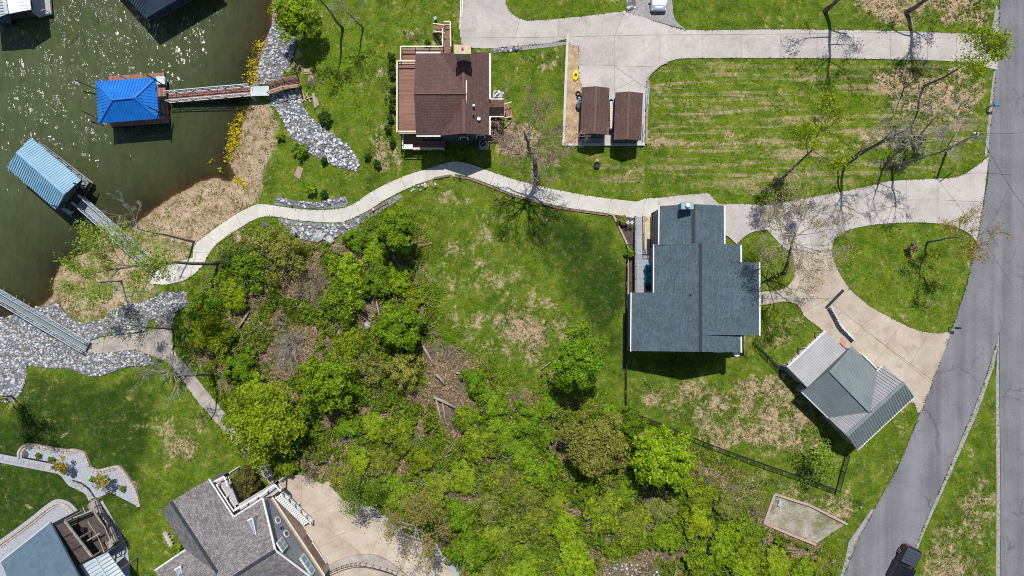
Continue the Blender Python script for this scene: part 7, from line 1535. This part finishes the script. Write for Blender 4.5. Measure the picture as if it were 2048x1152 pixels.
# fallen logs
for k, (a, b, r_, lab) in enumerate((((935, 832), (957, 860), .24, 'thick pale grey log lying lowest in the thicket'), ((868, 793), (912, 815), .17, 'pale log lying across the middle of the thicket'), ((845, 690), (868, 730), .15, 'grey log below the round thicket tree'), ((873, 748), (890, 768), .16, 'short grey log beside the brown brush heap'), ((505, 590), (524, 560), .17, 'grey log at the upper left of the thicket'), ((480, 655), (500, 622), .13, 'thin pale log left of the leafless shrub'), ((872, 795), (884, 850), .1, 'thin log standing in the log heap, left one'), ((884, 797), (892, 850), .09, 'thin log in the log heap, right one'), ((858, 710), (845, 690), .12, 'broken log end by the round tree'), ((912, 745), (932, 748), .1, 'short pale stick log by the brush heap'), ((752, 590), (760, 640), .12, 'grey fallen trunk above the round tree'), ((1082, 738), (1104, 722), .07, 'thin stick across the bare soil left of the cone shaped tree'))):
    A, B = GP(*a, r_ * 1.6 + .25), GP(*b, r_ * 1.4 + .1); tag(MB().tube([A, A.lerp(B, .5) + Vector((.05, .05, .04)), B], [r_, r_ * .92, r_ * .75], 9).build('fallen_log', C['log'], smooth=True), lab, 'log')
# --- tall trees on the lawns and the shore
TT = tall_tree
TT('tall slim tree with fresh green leaves left of the lower drive', [(1548, 372), (1585, 338, 5), (1622, 300, 9), (1640, 262, 13)], .24, 3.6, 'lime', 2200, .17, 12, .55, seed=1, lspread=.42)
TT('wide pale budding tree by the front walk of the grey house', [(1571, 546), (1577, 515, 5), (1585, 480, 9), (1590, 462, 12)], .28, 5.4, 'buds', 3200, .12, 22, .5, 'bark', seed=2, twig='bark_pale', lspread=.45)
TT('bare grey twin tree above the lower drive, left trunk', [(1676, 332), (1720, 305, 6), (1765, 280, 10), (1785, 262, 13)], .2, 3.2, None, 0, .1, 9, .6, seed=3, twig='bark_pale')
TT('bare grey twin tree above the lower drive, right trunk', [(1688, 333), (1735, 300, 7), (1790, 270, 12), (1815, 262, 14)], .22, 3.4, 'buds', 250, .12, 9, .6, seed=4, twig='bark_pale')
TT('bare tree bending over the dry grass above the lower drive', [(1783, 336), (1835, 318, 6), (1890, 300, 10), (1915, 262, 12.5)], .2, 3.0, 'buds', 200, .12, 9, .55, seed=5, twig='bark_pale')
TT('bare tree with forked trunk beside the utility pole', [(1772, 328), (1800, 302, 5), (1835, 275, 9), (1880, 225, 13)], .2, 3.4, None, 0, .1, 10, .5, seed=6, twig='bark_pale')
TT('thin bare sapling tree on the dry bank right of the long drive', [(1808, 176), (1835, 155, 5), (1862, 134, 9)], .1, 1.6, None, 0, .1, 6, .6, seed=7, twig='bark')
TT('slim tree with bright green top leaning over the end of the long drive', [(1847, 174), (1885, 155, 6), (1930, 130, 11), (1962, 108, 14)], .2, 3.0, 'lime', 1500, .19, 9, .75, seed=8, lspread=.5)
TT('yellowish budding tree on the round lawn leaning to the road', [(1855, 486), (1880, 479, 4), (1910, 474, 7.5), (1930, 478, 9)], .16, 2.9, 'gold', 900, .15, 11, .5, seed=9, lspread=.42)
TT('tall leafy tree at the top edge right of the gravel spot', [(1650, 22), (1701, -24, 6), (1762, -78, 12), (1820, -130, 17)], .32, 3.8, 'spring', 800, .17, 11, .3, seed=10, lspread=.5)
TT('tall leafy tree at the top edge near the road', [(1812, 26), (1873, -16, 6), (1936, -60, 11), (1994, -100, 15)], .34, 3.2, 'spring', 800, .17, 10, .3, seed=11, lspread=.45)
TT('slim dark trunked tree leaning to the lake at the top edge', [(685, 56), (668, 35, 3.2), (646, 5, 7.5), (620, -22, 11)], .2, 2.6, 'spring', 500, .16, 8, .6, seed=12)
TT('thin grey twiggy tree on the green slope above the walkway', [(726, 57), (712, 40, 2.8), (695, 24, 5.5), (684, 12, 7.5)], .13, 2.2, None, 0, .1, 8, .55, seed=13, twig='bark_pale')
TT('big leafless tree with pinkish buds beside the winding path', [(1074, 362), (1070, 330, 5), (1058, 295, 9), (1048, 262, 13)], .42, 4.4, 'pinkish', 1700, .13, 20, .42, 'bark', seed=14, twig='twig_pink', lspread=.42)
TT('leaning shore tree with long trunk and fresh green leaves over the gangway', [(440, 527), (350, 525, 8), (265, 532, 13), (180, 548, 16)], .26, 4.2, 'spring', 2600, .18, 14, .38, seed=15, lspread=.5, depth=2)
TT('bare leaning tree on the bank with grey twigs over the water', [(388, 484), (330, 470, 5), (275, 457, 9), (262, 425, 11)], .16, 2.6, None, 0, .1, 9, .6, 'bark', seed=16, twig='bark_pale')
TT('bare tree beside the lower landing with thin grey branches', [(345, 659), (315, 656, 4), (275, 652, 8), (240, 650, 11)], .15, 2.8, 'olive', 350, .13, 9, .35, seed=17, twig='twig')
TT('bare white twigged tree leaning left across the narrow path', [(429, 748), (390, 750, 6), (350, 752, 10), (315, 742, 13)], .2, 3.4, 'buds', 120, .1, 12, .6, seed=18, twig='bark_pale')
TT('trunk at the left edge of the photo, right one of two', [(22, 792), (-5, 796, 5), (-60, 800, 11)], .13, 2.4, 'spring', 700, .16, 7, .5, seed=19); TT('trunk at the left edge of the photo, left one of two', [(11, 798), (-10, 801, 4), (-70, 810, 11)], .13, 2.2, 'spring', 700, .16, 7, .5, seed=20)
TT('small tree with fallen grey trunk beside the curved grey walk', [(242, 562), (205, 565, 5), (165, 566, 9)], .12, 2.4, 'spring', 900, .16, 8, .5, seed=21)
TT('sparse olive tree with white branches over the edge of the court', [(862, 1092), (850, 1075, 4), (835, 1060, 8), (825, 1045, 10)], .22, 4.0, 'gold', 2000, .16, 15, .4, 'bark_pale', seed=22, twig='bark_pale', lspread=.5)
TT('slender green tree arching over the white gravel strip', [(745, 990), (728, 985, 3), (715, 975, 6)], .1, 2.4, 'green', 1100, .17, 9, .4, seed=23)
